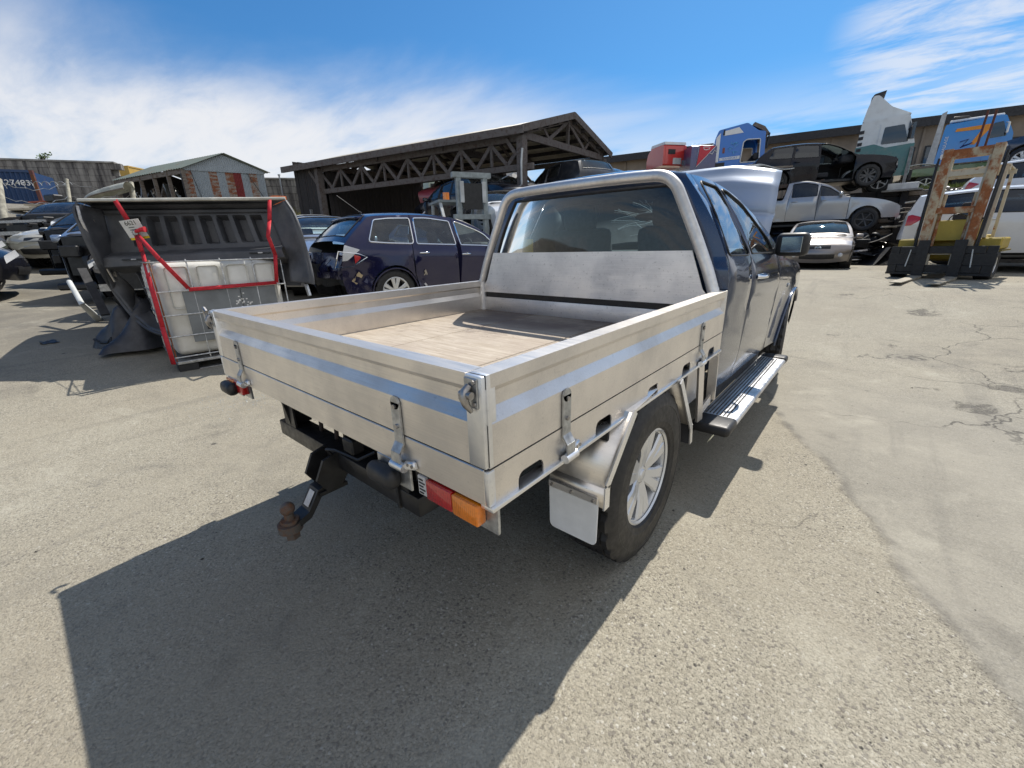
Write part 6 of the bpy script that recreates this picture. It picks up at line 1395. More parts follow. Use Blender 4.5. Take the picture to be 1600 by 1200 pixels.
def green_truck():
    rz = R(4); q = spot(1366, 292, 15.9, (0, -1.15, 0), rz); U = thing('flatbed_truck', 'white and green flatbed truck with tall wind deflector, on the terrace', 'truck', (q.x, q.y, ZT2+.02), rz); U.scale = (1.0,)*3; W = 2.3
    zc = .55; mb = MB(); mb.prism(roundpoly([(-.85, zc), (-.78, zc+1.95), (.55, zc+2.02), (.86, zc+1.05), (.90, zc)], .10), 1, -W/2, W/2); mb.obj('cab_shell', T_WHITE, U, 30, .04)
    plate(U, 'green_side', [(-.84, zc), (-.83, zc+1.10), (-.30, zc+1.16), (.10, zc+1.0), (.86, zc+1.05), (.89, zc)], W, -1, T_GREEN, .004)
    plate(U, 'door', [(-.22, zc+.1), (-.20, zc+1.80), (.50, zc+1.82), (.74, zc+1.05), (.76, zc+.1)], W, -1, T_WHITE, .012); plate(U, 'door_lower', [(-.215, zc+.1), (-.21, zc+1.12), (.05, zc+1.0), (.755, zc+1.05), (.757, zc+.1)], W, -1, T_GREEN, .022); plate(U, 'side_window', [(-.10, zc+1.12), (-.08, zc+1.68), (.46, zc+1.70), (.66, zc+1.12)], W, -1, G_DARK, .024, r=.04); plate(U, 'front_quarter_window', [(.62, zc+1.2), (.58, zc+1.80), (.72, zc+1.55), (.80, zc+1.2)], W, -1, G_DARK, .020)
    for s in (-1, 1): mb = MB(); mb.bar((.60, s*(W/2+.05), zc+1.5), (.66, s*(W/2+.16), zc+1.6), .03, .03); mb.box((.66, s*(W/2+.18), zc+1.38), (.07, .16, .40), None, .03); mb.obj('door_mirror', M_TRIM, U, 30)
    for k in range(6): plate(U, 'vent_slat', [(-.80, zc+.55+.2*k), (-.80, zc+.66+.2*k), (-.66, zc+.67+.2*k), (-.66, zc+.56+.2*k)], W, -1, M_TRIM, .008)
    mb = MB(); mb.prism(roundpoly([(-.78, zc+1.98), (-.70, zc+2.45), (-.60, zc+2.82), (-.44, zc+2.82), (.0, zc+2.38), (.62, zc+2.06)], .06), 1, -.95, .95); mb.obj('wind_deflector', T_WHITE, U, 30, .04); mb = MB(); mb.prism(roundpoly([(-.66, zc+2.80), (-.58, zc+2.93), (-.24, zc+3.0), (-.26, zc+2.94), (-.44, zc+2.78)], .03), 1, -.7, .7); mb.obj('deflector_lip', M_BLACK, U, 30)
    mb = MB(); mb.b2((.88, -1.1, .35), (1.0, 1.1, .75), .03); mb.obj('bumper', M_TRIM, U); mb = MB(); mb.b2((.70, -1.05, zc+1.15), (.80, 1.05, zc+1.75)); mb.obj('windscreen', G_DARK, U)
    wheel(U, (.1, -.95, .42), -1, .42, .26, .26, 6, 'single', 48); wheel(U, (.1, .95, .42), 1, .42, .26, .26, 6, 'single', 48)
green_truck()
def flatbed():
    rz = R(3); a = at(1405, 262, 17.3); b = at(1482, 262, 16.5); U = thing('flatbed_trailer', 'green flatbed tray with wooden deck and exposed wheel, right of the green truck cab', 'trailer', (a.x, a.y, ZT2), rz); Lf = 3.3
    mb = MB(); mb.b2((0, 0, .72), (Lf, 2.2, 1.05), .02); mb.obj('side_rail', paint('faded_green', (.12, .20, .10), .5, 0, .6), U)
    for k in range(11): mb = MB(); mb.b2((k*.30, -.03, 1.055), (k*.30+.285, 2.23, 1.10)); mb.obj('deck_board', M_TIMB, U)
    mb = MB(); mb.b2((.05, .7, .45), (Lf, .85, .71)); mb.b2((.05, 1.4, .45), (Lf, 1.55, .71)); mb.obj('chassis_rail', M_DARK, U)
    wheel(U, (.95, .14, .40), -1, .40, .24, .24, 6, 'single', 48); wheel(U, (.95, 2.05, .40), 1, .40, .24, .24, 6, 'single', 48); wheel(U, (2.9, .14, .40), -1, .40, .24, .24, 6, 'single', 48)
    mb = MB(); mb.b2((1.7, -.02, .2), (2.3, .3, .68), .05); mb.obj('fuel_tank', M_DARK, U)
    mb = MB(); mb.bar((2.4, -.05, .9), (2.75, -.05, .35), .06, .1); mb.obj('broken_stay', T_WHITE, U)
flatbed()
def sky_truck():
    rz = R(-2); q = spot(1516, 243, 18.4, (0, -1.15, 0), rz); U = thing('truck_cab', 'sky-blue sleeper truck cab with orange lightning figure, behind the forklift mast', 'truck cab', (q.x, q.y, q.z-.35), rz); W = 2.3
    mb = MB(); mb.prism(roundpoly([(-1.15, 0), (-1.05, 1.72), (.75, 1.80), (1.10, 1.05), (1.18, 0)], .08), 1, -W/2, W/2); mb.obj('cab_shell', T_SKY, U, 30, .03)
    plate(U, 'white_fairing', [(-1.42, -.1), (-1.28, 2.2), (-1.12, 2.28), (-1.14, -.1)], W, -1, simple('grey_fairing', (.45, .47, .48), .6, 0, .2), -.05, .06)
    plate(U, 'orange_stroke', [(-.70, 1.38), (-.66, 1.50), (.42, 1.52), (.36, 1.32), (.02, .78), (-.12, .80), (.14, 1.36)], W, -1, M_OPRINT, .008); plate(U, 'white_stroke', [(-.98, .30), (-.96, .52), (-.12, .62), (-.10, .36)], W, -1, M_WPRINT, .008)
    mb = MB(); mb.tube([(x, -W/2-.02, z) for x, z in ((-.45, .95), (-.2, 1.02), (-.35, .78), (-.05, .86), (-.4, .72))], .025, 4); mb.obj('star_figure', simple('dark_blue_print', (.03, .05, .2), .5), U)
    tx = text_on('side_lettering', 'HAULAGE', .15, M_WPRINT, U, (-.92, -W/2-.016, .90), (R(90), R(-88), 0), .001)
    plate(U, 'side_window', [(.42, .95), (.44, 1.52), (.72, 1.56), (.92, .98)], W, -1, G_DARK, .010, r=.04); plate(U, 'door', [(.36, .1), (.40, .88), (.96, .88), (1.04, .1)], W, -1, T_SKY, .010)
    mb = MB(); mb.bar((.80, -W/2-.02, 1.5), (.86, -W/2-.20, 1.45), .03, .03); mb.box((.88, -W/2-.22, 1.25), (.07, .15, .42), None, .03); mb.obj('door_mirror', T_WHITE, U, 30); mb = MB(); mb.b2((-.95, -1.0, 1.80), (.7, 1.0, 1.90), .03); mb.obj('roof_rail', T_WHITE, U); mb = MB(); mb.tube([(-.9, -.9, 1.9), (-.85, -.9, 2.02), (-.4, -.9, 1.98), (-.3, -.9, 1.9)], .03, 6); mb.obj('horn_bracket', M_DARK, U)
sky_truck()
def leaning_post():
    a = at(1409, 297, 14.9); b = at(1424, 234, 15.0); U = thing('sign_post', 'grey leaning post on a white concrete block at the terrace lip', 'post', (a.x, a.y, ZT2)); d = b-a; mb = MB(); mb.bar(Vector((0, 0, .05)), Vector((d.x, d.y, d.z+.1)), .09, .05); mb.obj('shaft', simple('grey_wood', (.25, .24, .22), .85, 0, .3), U); mb = MB(); mb.b2((-.42, -.3, 0), (.42, .3, .22), .02); mb.obj('base_block', simple('white_block', (.62, .62, .60), .8, 0, .2, 5), U); mb = MB(); mb.b2((-.55, -.35, -.05), (.55, .35, .0)); mb.obj('base_pad', M_CONC, U)
leaning_post()
# ---------------------------------------------------------------- heaps
def heap(name, label, cat, c, n, ext, pal, seed, bar=False, smin=.08, smax=.45):
    U = thing(name, label, cat, c); rg = random.Random(seed)
    for k in range(n):
        f = rg.random(); x = rg.gauss(0, .45)*ext[0]; y = rg.gauss(0, .45)*ext[1]; zt = ext[2]*max(.05, 1-(x/ext[0]/1.2)**2-(y/ext[1]/1.2)**2); p = Vector((x, y, rg.uniform(.05, 1)*zt)); mb = MB(); rot = Matrix.Rotation(rg.uniform(0, 3.1), 3, 'Z') @ Matrix.Rotation(rg.uniform(-.9, .9), 3, 'X')
        if bar: d = rot @ Vector((rg.uniform(.3, .9), 0, 0)); mb.tube([p-d*.5, p+Vector((0, 0, rg.uniform(-.05, .1))), p+d*.5], rg.uniform(.012, .03), 5)
        else:
            s = [rg.uniform(smin, smax) for _ in range(3)]; kind = rg.randrange(3)
            if kind == 0: mb.box(p, s, rot, min(s)*.2)
            elif kind == 1: mb.grid(lambda u, v: p+rot @ Vector(((u-.5)*s[0]*2, (v-.5)*s[1]*2, .18*math.sin(u*3+k)*s[0]+.1*v*v)), 5, 5)
            else: mb.tube([p+rot @ Vector((s[0]*math.cos(a), s[0]*math.sin(a), .1*a*.1)) for a in np.linspace(0, 4.5, 8)], rg.uniform(.02, .06), 6)
        mb.obj('scrap_piece', rg.choice(pal), U, 40)
    return U
c = at(1352, 400, 13.6); heap('parts_heap', 'heap of black bumpers and car parts beside the champagne hatchback', 'scrap', (c.x, c.y, .42), 46, (.75, .55, .95), [M_BLACK, M_BLACK, M_TRIM, M_DARK, M_STEEL], 3)
c = at(1455, 318, 13.5); heap('wire_heap', 'tangled heap of bleached sticks and wire above the white wagon', 'scrap', (c.x+.35, c.y, c.z-.7), 110, (1.3, .9, 1.25), [simple('pale_stick', (.45, .42, .36), .9, 0, .3), M_TIMB, M_GALV, simple('pale_stick', (.45, .42, .36), .9, 0, .3)], 4, True)
for i, (px, py, t_, lb) in enumerate([(1440, 262, 15.8, 'loose white plank lying on the terrace behind the leaning post'), (1525, 272, 14.2, 'stack of grey sheets behind the forklift mast'), (1205, 262, 15.4, 'bent pale panel sticking out left of the black wagon on the stack')]):
    c = at(px, py, t_); U = thing('loose_panel', lb, 'panel', c, R(20*i))
    mb = MB(); mb.grid(lambda u, v: ((u-.5)*1.3, (v-.5)*.7, .10*math.sin(u*3.5+i)+.05*v), 8, 4); o = mb.obj('sheet', M_PALE if i != 1 else M_GALV, U, 50); md = o.modifiers.new('thickness', 'SOLIDIFY'); md.thickness = .03; mb = MB(); mb.bar((-.6, -.3, -.05), (.6, -.3, -.02), .05, .06); mb.obj('batten', M_TIMB, U)

# ---------------------------------------------------------------- rusty yellow forklift
def forklift():
    tl, tr2 = Vector((1.713, 9.933, 0)), Vector((2.406, 9.074, 0)); hl_, hr_ = Vector((2.472, 13.0, 0)), Vector((3.139, 12.4, 0)); c = (hl_+hr_)/2
    d = Vector((-.24, -.97, 0)).normalized(); rz = math.atan2(d.y, d.x); U = thing('forklift', 'old yellow forklift with tall rusty mast and black forks on the ground', 'forklift', on(2.42, 11.75, 0), rz); U.scale = (.80,)*3
    RM = mk_rust('rusty_cream', (.50, .42, .28), (.24, .085, .03), .40, .56, 3.2, .75, (1, 1, .8)); YE = mk_rust('worn_yellow', (.40, .29, .04), (.10, .06, .02), .64, .8, 4, .5); CR = mk_rust('chipped_cream', (.52, .47, .36), (.22, .09, .035), .55, .68, 6, .7)
    # local: +x toward the forks, +y to the driver's left
    for s in (-1, 1):
        y = s*.33; mb = MB(); mb.prism([(.06, .05), (.06, .95), (.11, .95), (.115, .08), (.115, .01), (.08, .01)], 1, y-.11, y+.11); f = mb.obj('fork', M_DARK, U, 20, .004); mb = MB(); mb.prism([(.117, .075), (.45, .055), (1.85, .026), (1.85, .006), (.42, .008), (.117, .01)], 1, y-.11, y+.11); mb.obj('fork_blade', M_FORK, f, 20, .003)
    mb = MB(); mb.b2((-.04, -.78, .62), (.06, .78, .80), .01); mb.b2((-.04, -.78, .16), (.06, .78, .34), .01); mb.obj('fork_carriage', M_DARK, U)
    for s in (-1, 1): mb = MB(); mb.b2((-.05, s*.40, .10), (.05, s*.98, .155)); mb.b2((-.05, s*.42, .345), (.05, s*.98, .615)); mb.b2((-.045, s*.79, .16), (.045, s*.97, .34)); mb.b2((-.045, s*.79, .62), (.045, s*.97, .80)); mb.obj('carriage_side', M_DARK, U); mb = MB(); mb.bar((.065, s*.60, .30), (.065, s*.56, .72), .05, .02); mb.obj('chrome_rod', M_PALE, U)
    mb = MB(); 
    for a, b in (((-.05, -.26, .26), (.03, .26, .34)), ((-.05, -.26, .60), (.03, .26, .68)), ((-.05, -.26, .34), (.03, -.19, .60)), ((-.05, .19, .34), (.03, .26, .60))): mb.b2(a, b)
    mb.obj('carriage_frame', CR, U)
    tilt = Matrix.Rotation(R(-5), 3, 'Y')
    for s in (-1, 1):
        p = lambda x, y, z: Vector((-.12, 0, .15))+tilt @ Vector((x, y, z))
        mb = MB(); mb.bar(p(0, s*.42, 0), p(0, s*.43, 2.92), .17, .16, up=(1, 0, 0)); mb.obj('mast_rail', RM, U, 20, .006); mb = MB(); mb.bar(p(-.02, s*.335, .2), p(-.02, s*.32, 2.80), .05, .10, up=(1, 0, 0)); mb.obj('inner_rail', CR, U)
        mb = MB(); mb.cyl(p(-.10, s*.27, .1), p(-.10, s*.27, 1.9), .04, 10); mb.obj('lift_ram', RM, U, 50); mb = MB(); mb.tube([p(.0, s*.54, .25), p(.03, s*.56, 1.5), p(.0, s*.58, 2.75)], .022, 6); mb.tube([p(-.04, s*.57, .25), p(.0, s*.59, 1.3), p(-.04, s*.60, 2.65)], .02, 6); mb.obj('hydraulic_hose', M_BLACK, U, 50)
    for z, hh, m_ in ((.12, .14, CR), (1.50, .14, RM), (2.35, .12, CR), (2.80, .20, RM)): mb = MB(); mb.b2((-.06, -.36, -hh/2), (.06, .36, hh/2)); o = mb.obj('cross_beam', m_, U); q = p(-.02, 0, z); o.location = q; o.rotation_euler = (0, R(-5), 0)
    for y in (.02, .16): mb = MB(); mb.bar(p(-.05, y, 2.75), p(-.12, y, 3.7), .04, .04); mb.obj('chain_bar', mk_rust('oxide_bar', (.12, .03, .03), (.1, .04, .02)), U)
    mb = MB(); mb.tube([p(.02, -.2, .6), p(.10, .1, .45), p(.05, .42, .9), p(.02, .52, 1.3)], .02, 6); mb.obj('loose_hose', M_BLACK, U, 50)
    # body
    mb = MB(); mb.b2((-2.2, -.50, .45), (-.62, .50, 1.02), .06, 2); mb.obj('engine_hood', YE, U); mb = MB(); mb.b2((-.66, -.48, .92), (-.30, .48, 1.42), .02); mb.obj('front_cowl', YE, U)
    for k in range(3): mb = MB(); mb.b2((-.299, -.42+.33*k, 1.0), (-.294, -.42+.33*k+.10, 1.3)); mb.obj('cowl_scuff', YE, U)
    for s in (-1, 1):
        mb = MB(); mb.b2((-1.6, s*.52, .70), (-.35, s*.95, .98), .03); mb.obj('fender_tank', YE, U); mb = MB(); mb.b2((-1.7, s*.50, .66), (-.25, s*1.0, .695)); mb.obj('fender_plate', mk_rust('dark_yellow', (.2, .15, .03), (.06, .04, .02), .5, .7), U)
        wheel(U, (-.45, s*.80, .34), s, .36, .32, .20, 5, 'single', 48); wheel(U, (-1.85, s*.72, .28), s, .30, .24, .17, 5, 'single', 48)
        mb = MB(); mb.bar((-.35, s*.62, .98), (-.70, s*.60, 2.50), .08, .06, up=(0, 1, 0)); mb.obj('guard_post', CR, U); mb = MB(); mb.bar((-1.75, s*.60, .98), (-1.65, s*.60, 2.50), .08, .06, up=(0, 1, 0)); mb.obj('guard_post', CR, U)
    mb = MB(); mb.b2((-1.75, -.66, 2.48), (-1.66, .66, 2.58)); mb.b2((-.76, -.66, 2.48), (-.66, .66, 2.62)); mb.obj('guard_beam', CR, U)
    for k in range(6): y = -.6+.24*k; mb = MB(); mb.bar((-1.70, y, 2.59), (-.70, y, 2.62), .05, .03); mb.obj('guard_bar', CR, U)
    mb = MB(); mb.b2((-2.55, -.55, .35), (-2.2, .55, 1.05), .06, 2); mb.obj('counterweight', YE, U); seat(U, -1.35, 0, 1.0, .9); mb = MB(); mb.tube([(-.85+.05*math.cos(a), .17*math.sin(a), 1.42+.15*math.cos(a)) for a in np.linspace(0, 6.28, 17)[:-1]], .014, 5, closed=True); mb.obj('steering_wheel', M_BLACK, U, 50)
    mb = MB(); mb.bar((-.58, .45, 1.46), (-.50, -.05, 1.62), .3, .02); mb.obj('blue_tarp', simple('blue_tarp', (.03, .10, .28), .6), U)
M_FORK = simple('worn_fork_steel', (.30, .27, .21), .7, .1, .4, 9)
forklift()
def grey_forklift():
    q = at(728, 330, 11.5); d = Vector((CAM.x-q.x, CAM.y-q.y, 0)).normalized(); rz = math.atan2(d.y, d.x)+R(18); U = thing('forklift', 'grey forklift with cage and amber beacon, in the timber shed', 'forklift', (q.x, q.y, .5), rz); G = simple('grey_green_paint', (.30, .34, .34), .5, 0, .25, 8)
    for s in (-1, 1): mb = MB(); mb.b2((.5, s*.36-.06, .2), (.64, s*.36+.06, 2.62)); mb.obj('mast_rail', G, U); mb = MB(); mb.bar((.42, s*.62, .9), (-.35, s*.62, 2.0), .07, .07); mb.obj('guard_post', M_PALE, U); mb = MB(); mb.bar((-1.4, s*.62, .9), (-1.2, s*.62, 2.0), .07, .07); mb.obj('guard_post', M_PALE, U); wheel(U, (.35, s*.66, .36), s, .36, .28, .2, 5, 'single', 40); wheel(U, (-1.3, s*.60, .30), s, .30, .22, .17, 5, 'single', 40)
    for z in (.5, 1.5, 2.50): mb = MB(); mb.b2((.5, -.52, z), (.66, .52, z+.12)); mb.obj('cross_beam', G, U)
    for y in (-.30, .30): mb = MB(); mb.b2((.66, y-.05, 1.9), (.72, y+.05, 2.4)); mb.obj('carriage_block', M_PALE, U)
    mb = MB(); mb.b2((.60, -.26, 1.74), (.68, .26, 2.36)); mb.obj('cage_plate', M_DARK, U); mb = MB(); mb.b2((-1.5, -.60, .4), (.3, .60, 1.05), .05); mb.obj('body', G, U); mb = MB(); mb.b2((-1.35, -.68, 2.0), (-.28, .68, 2.06)); mb.obj('guard_roof', G, U)
    mb = MB(); mb.cyl((-.5, -.4, 2.06), (-.5, -.4, 2.26), .09, 12); mb.obj('beacon', L_AMB, U, 50); seat(U, -.7, 0, 1.0, .9)
grey_forklift()
# wrecks stacked under and behind the shed roof
for i, (px, py, t_, rzz, pm, kd, lb) in enumerate([(712, 300, 19.0, -70, paint('faded_pink_red', (.42, .06, .09), .4, 0, .4), 'hatch', 'faded red wreck under the shed roof, left of the grey forklift'), (775, 300, 15.0, -20, P_BLACK, 'hatch', 'black wreck stacked high under the shed, behind the corner post'), (745, 292, 17.0, -30, P_SILVERB, 'sedan', 'pale car parked behind the timber shed, above the beacon'), (790, 330, 12.8, -35, P_WHITE, 'hatch', 'white-bonneted wreck under the shed, left of the headboard hoop'), (880, 288, 15.6, 160, P_GREY, 'hatch', 'grey wreck beyond the shed corner post'), (715, 322, 15.6, 170, P_BLACK, 'suv', 'black wreck on the shed floor behind the grey forklift')]):
    q = spot(px, py, t_, (0, 0, .85), R(rzz)); auto('stored_car', lb, q, R(rzz), 4.3, 1.75, 1.48 if kd != 'suv' else 1.65, kd, pm, G_CLEAR, .32, 5, 'single', grid=.16, group='wrecks stored round the timber shed', lamps=False)
    if q.z > 1.2: rack('dark steel rack carrying the '+lb.split(' under')[0].split(' stacked')[0].split(' parked')[0].split(' beyond')[0], q.x-1.5, q.x+1.5, q.y-.6, q.y+.6, .45, q.z+.24)

for (px, py, t_, sd, lb) in [(775, 338, 12.0, 5, 'mixed heap of dark panels and pale scraps in the shed by the corner post'), (845, 300, 14.6, 6, 'heap of wreck panels behind the headboard hoop, right of the shed post'), (655, 320, 16.5, 7, 'heap of dark scrap deep inside the shed beside the boarded wall')]:
    c = at(px, py, t_); heap('scrap_heap', lb, 'scrap', (c.x, c.y, .45), 44, (1.5, .9, max(.8, c.z-.3)), [M_BLACK, M_DARK, M_TRIM, M_PALE, P_SILVER, P_BLUE2, M_STEEL], sd, smin=.15, smax=.7)
# ---------------------------------------------------------------- water tank and pickup tub
def water_tank():
    p = gat(281, 582); d = Vector((.10, 1, 0)).normalized(); rz = math.atan2(d.y, d.x); U = thing('water_tank', 'white plastic bulk tank in a galvanised cage on a pallet, beside the tray', 'tank', (p.x, p.y, p.z), rz)
    # local x runs along the front face (away from the lens), local -y faces the tray
    Lx, Ly, z0, z1 = 1.20, 1.0, .16, 1.14; TK = MT('translucent_tank'); v = TK.coord(); TK.set(Color=TK.mix(TK.ramp(TK.noise(v, 3, 5, .6), .35, .7), (.56, .55, .50), (.74, .73, .69)), Roughness=.42, Subsurface_Weight=0.0); TK.bump(TK.noise(v, 2.5, 2), .25, .03)
    mb = MB(); mb.b2((.03, .03, z0), (Lx-.03, Ly-.03, z1-.02), .07, 3); mb.obj('tank_body', TK.m, U, 50)
    for i in range(4): mb = MB(); mb.b2((.10+.27*i, .008, .66), (.10+.27*i+.20, .034, 1.08), .03, 2); mb.obj('tank_panel', TK.m, U, 50)
    mb = MB(); mb.cyl((.6, .5, z1-.03), (.6, .5, z1+.03), .10, 16); mb.obj('filler_cap', M_BLACK, U, 50)
    PLT = simple('grey_plate', (.20, .215, .225), .5, .3, .2, 4); mb = MB(); mb.b2((.20, -.018, .30), (.72, -.010, .83), .003); mb.b2((.725, -.017, .45), (1.08, -.009, .83), .003); pl = mb.obj('label_plate', PLT, U); mb = MB(); mb.b2((.34, -.021, .42), (.52, -.018, .49)); mb.obj('data_plate', M_TRIM, U)
    rg = random.Random(4)
    mb = MB()
    for k in range(22): x, z = .72+rg.gauss(0, .05), .69+rg.gauss(0, .035); mb.b2((x-.008, -.022, z-.006), (x+.008, -.018, z+.006))
    o = mb.obj('torn_sticker', M_WPRINT, U); o['kind'] = 'stuff'
    RU = mk_rust('rusted_tube', (.35, .34, .33), (.20, .075, .03), .30, .5, 5)
    for i in range(5): x = .005+i*(Lx-.01)/4; mb = MB(); mb.tube([(x, -.012, .12), (x, -.012, 1.10), (x, .02, 1.15)], .007, 6); mb.obj('cage_bar', M_GALV if i else RU, U, 50)
    for i in range(6): y = .03+i*(Ly-.06)/5; mb = MB(); mb.tube([(-.012, y, .12), (-.012, y, 1.10), (.02, y, 1.15)], .007, 6); mb.obj('cage_bar', RU if i == 1 else M_GALV, U, 50)
    for z in (.16, .38, .60, .84, 1.13): mb = MB(); mb.tube([(-.02, Ly, z), (-.02, .02, z), (-.012, -.012, z), (.02, -.02, z), (Lx, -.02, z)], .008, 6); mb.obj('cage_hoop', M_GALV, U, 50)
    mb = MB(); mb.b2((0, -.02, .08), (Lx, Ly, .115), .008); mb.obj('pallet_deck', M_GALV, U)
    for x in (.06, .55, 1.05):
        for y in (.05, .82): mb = MB(); mb.b2((x-.06 if x > .1 else 0, y-.06, 0), (x+.12, y+.10, .079), .006); mb.obj('pallet_foot', M_BLACK, U)
    mb = MB(); mb.b2((0, -.005, 0), (Lx, .10, .012)); mb.obj('pallet_runner', M_GALV, U); return U, Matrix.Translation((p.x, p.y, p.z)) @ Matrix.Rotation(rz, 4, 'Z')
TANK, TM = water_tank()
def tubf(px, py):
    a = .87+.10*(px-120)/330; b = max(a, .93+.07*(px-178)/274)      # the top leans out at the left end; the foot stays behind the tank's face
    return a+(b-a)*sst((py-340)/70)+(max(b, 1.03)-b)*sst((py-420)/50)
def pickup_tub():
    TLp = at(176, 330, 5.3); U = thing('pickup_tub', 'dark grey pickup tub lying on its side across the white tank, ribs showing', 'pickup tub', at(300, 420, 5.2*tubf(300, 420))); o = Vector(U.location)
    LN = MT('tub_liner'); v = LN.coord(); n = LN.noise(v, 4, 6, .65); LN.set(Color=LN.mix(LN.ramp(n, .35, .7), (.052, .054, .060), (.095, .097, .103)), Roughness=LN.ramp(n, .3, .7, .42, .62)); LN.bump(LN.noise(v, 120, 2), .12, .003); LN = LN.m
    def A(px, py, t_): return at(px, py, t_*tubf(px, py))-o
    # the ribbed side, drawn as a sheet with a section that steps out at the ledge
    tl, tr_, bl, br = A(158, 328, 5.2), A(418, 326, 5.1), A(178, 420, 5.05), A(452, 404, 4.98); nn = ((tr_-tl).cross(bl-tl)).normalized()
    if nn.dot(-fw) < 0: nn = -nn
    def panel(u, v_):
        p = tl.lerp(tr_, u).lerp(bl.lerp(br, u), v_); d = 0.0
        if .0 < v_ < .09: d += .03
        q = (u-.13)/.83*8.0; k = q-math.floor(q)
        if 0 <= q < 8 and .10 < v_ < .66:
            kk = k; e = min(1, max(0, (min(kk-.10, .80-kk))/.06)); g = min(1, max(0, (.26-abs(v_-.38))/.05)); d -= .10*e*g
        if v_ > .72: d += .16*sst((v_-.72)/.14)
        return p+nn*d
    mb = MB(); mb.grid(panel, 150, 44); mb.obj('ribbed_side', LN, U, 35)
    led = lambda u: panel(u, 1.0); mb = MB(); dn = (bl-tl).normalized()
    mb.grid(lambda u, v_: led(u)+dn*(.04*v_)-nn*(.30*v_**2), 30, 6); mb.obj('ledge_skirt', LN, U, 40)
    for u in (.17, .87): mb = MB(); c = panel(u, .90)+nn*.004; dx = (tr_-tl).normalized(); mb.bar(c-dx*.11, c+dx*.11, .012, .028, up=tuple(nn)); mb.obj('tie_down_slot', M_DARK, U); mb = MB(); mb.bar(c-dx*.02+nn*.008, c+dx*.03+nn*.008, .012, .016, up=tuple(nn)); mb.obj('tie_down_clip', M_STEEL, U)
    # rim along the top and both ends
    rimL = [(122, 318, 4.95), (117, 330, 4.95), (132, 368, 4.9), (152, 410, 4.85), (176, 452, 4.8), (206, 492, 4.7), (236, 516, 4.6), (268, 526, 4.5)]; inL = [(158, 328, 5.2), (160, 338, 5.18), (166, 365, 5.14), (172, 392, 5.1), (180, 422, 5.05), (208, 456, 4.95), (240, 492, 4.8), (262, 508, 4.7)]
    a, b = [A(*p) for p in rimL], [A(*p) for p in inL]
    def endL(u, v_): i = u*(len(a)-1); k = min(len(a)-2, int(i)); f = i-k; return a[k].lerp(a[k+1], f).lerp(b[k].lerp(b[k+1], f), v_)+nn*(-.03*math.sin(v_*math.pi))
    mb = MB(); mb.grid(endL, 28, 8); e = mb.obj('end_wall', LN, U, 50); md = e.modifiers.new('thickness', 'SOLIDIFY'); md.thickness = .03
    mb = MB(); mb.tube(catmull(np.array([tuple(p) for p in a]), 4), .022, 6); mb.obj('tub_rim', LN, U, 60)
    mb = MB(); q0, q1 = endL(.18, .55), endL(.58, .75); mb.bar(q0+nn*.03, q1+nn*.03, .05, .03, up=tuple(nn)); mb.obj('end_stiffener', M_STEEL, U)
    mb = MB(); mb.grid(lambda u, v_: A(118+92*u, 330+70*u, 4.97)+nn*(-.02)+(A(150+62*u, 330+72*u, 5.2)-A(118+92*u, 330+70*u, 4.97))*v_*.0, 1, 1)
    mb.b.clear(); mb.tube([A(121, 322, 4.93), A(126, 342, 4.93), A(148, 388, 4.9), A(180, 440, 4.84)], .014, 6); mb.obj('torn_edge', M_STEEL, U, 60)
    rimR = [(446, 314, 4.95), (460, 336, 4.95), (470, 364, 4.9), (480, 398, 4.85), (488, 432, 4.8), (489, 444, 4.78)]; inR = [(418, 326, 5.1), (424, 340, 5.08), (436, 368, 5.03), (452, 404, 4.98), (455, 432, 4.9), (456, 440, 4.88)]
    a2, b2_ = [A(*p) for p in rimR], [A(*p) for p in inR]
    def endR(u, v_): i = u*(len(a2)-1); k = min(len(a2)-2, int(i)); f = i-k; return a2[k].lerp(a2[k+1], f).lerp(b2_[k].lerp(b2_[k+1], f), v_)+nn*(-.02*math.sin(v_*math.pi))
    mb = MB(); mb.grid(endR, 20, 8); e = mb.obj('end_wall', LN, U, 50); md = e.modifiers.new('thickness', 'SOLIDIFY'); md.thickness = .03
    mb = MB(); mb.tube(catmull(np.array([tuple(p) for p in a2]), 4), .022, 6); mb.obj('tub_rim', LN, U, 60)
    # top flange (cream-coloured edge) and strip joining it to the ribbed side
    f0, f1 = A(122, 315, 4.95), A(446, 312, 4.95); mb = MB(); mb.grid(lambda u, v_: f0.lerp(f1, u).lerp(tl.lerp(tr_, u), v_)+nn*(.02*math.sin(v_*math.pi)), 24, 6); mb.obj('side_rail', LN, U, 50)
    mb = MB(); mb.tube([f0.lerp(f1, i/10)+Vector((0, 0, .012)) for i in range(11)], .018, 6); mb.obj('top_edge', simple('pale_edge', (.55, .54, .48), .6, 0, .3, 6), U, 60)
    # underside of the tub body: dark floor sheet behind the ledge and a hanging wheel arch
    mb = MB(); mb.grid(lambda u, v_: tl.lerp(tr_, u).lerp(bl.lerp(br, u), v_*1.25)-nn*(.32+.5*v_), 6, 6); mb.obj('tub_floor', M_DARK, U, 40)
    bk = Vector((-1, .10, 0)).normalized()
    def outer(u, v_):
        e = f0.lerp(f1, .05+.88*u); w_ = min(1, v_/.62); d = max(0, (v_-.62)/.38); return e+bk*(.02+1.55*w_+.12*math.sin(d*1.57))+Vector((0, 0, -.03-.22*w_*w_-.75*d))
    mb = MB(); mb.grid(outer, 10, 14); mb.obj('outer_side', M_BLACK, U, 50)
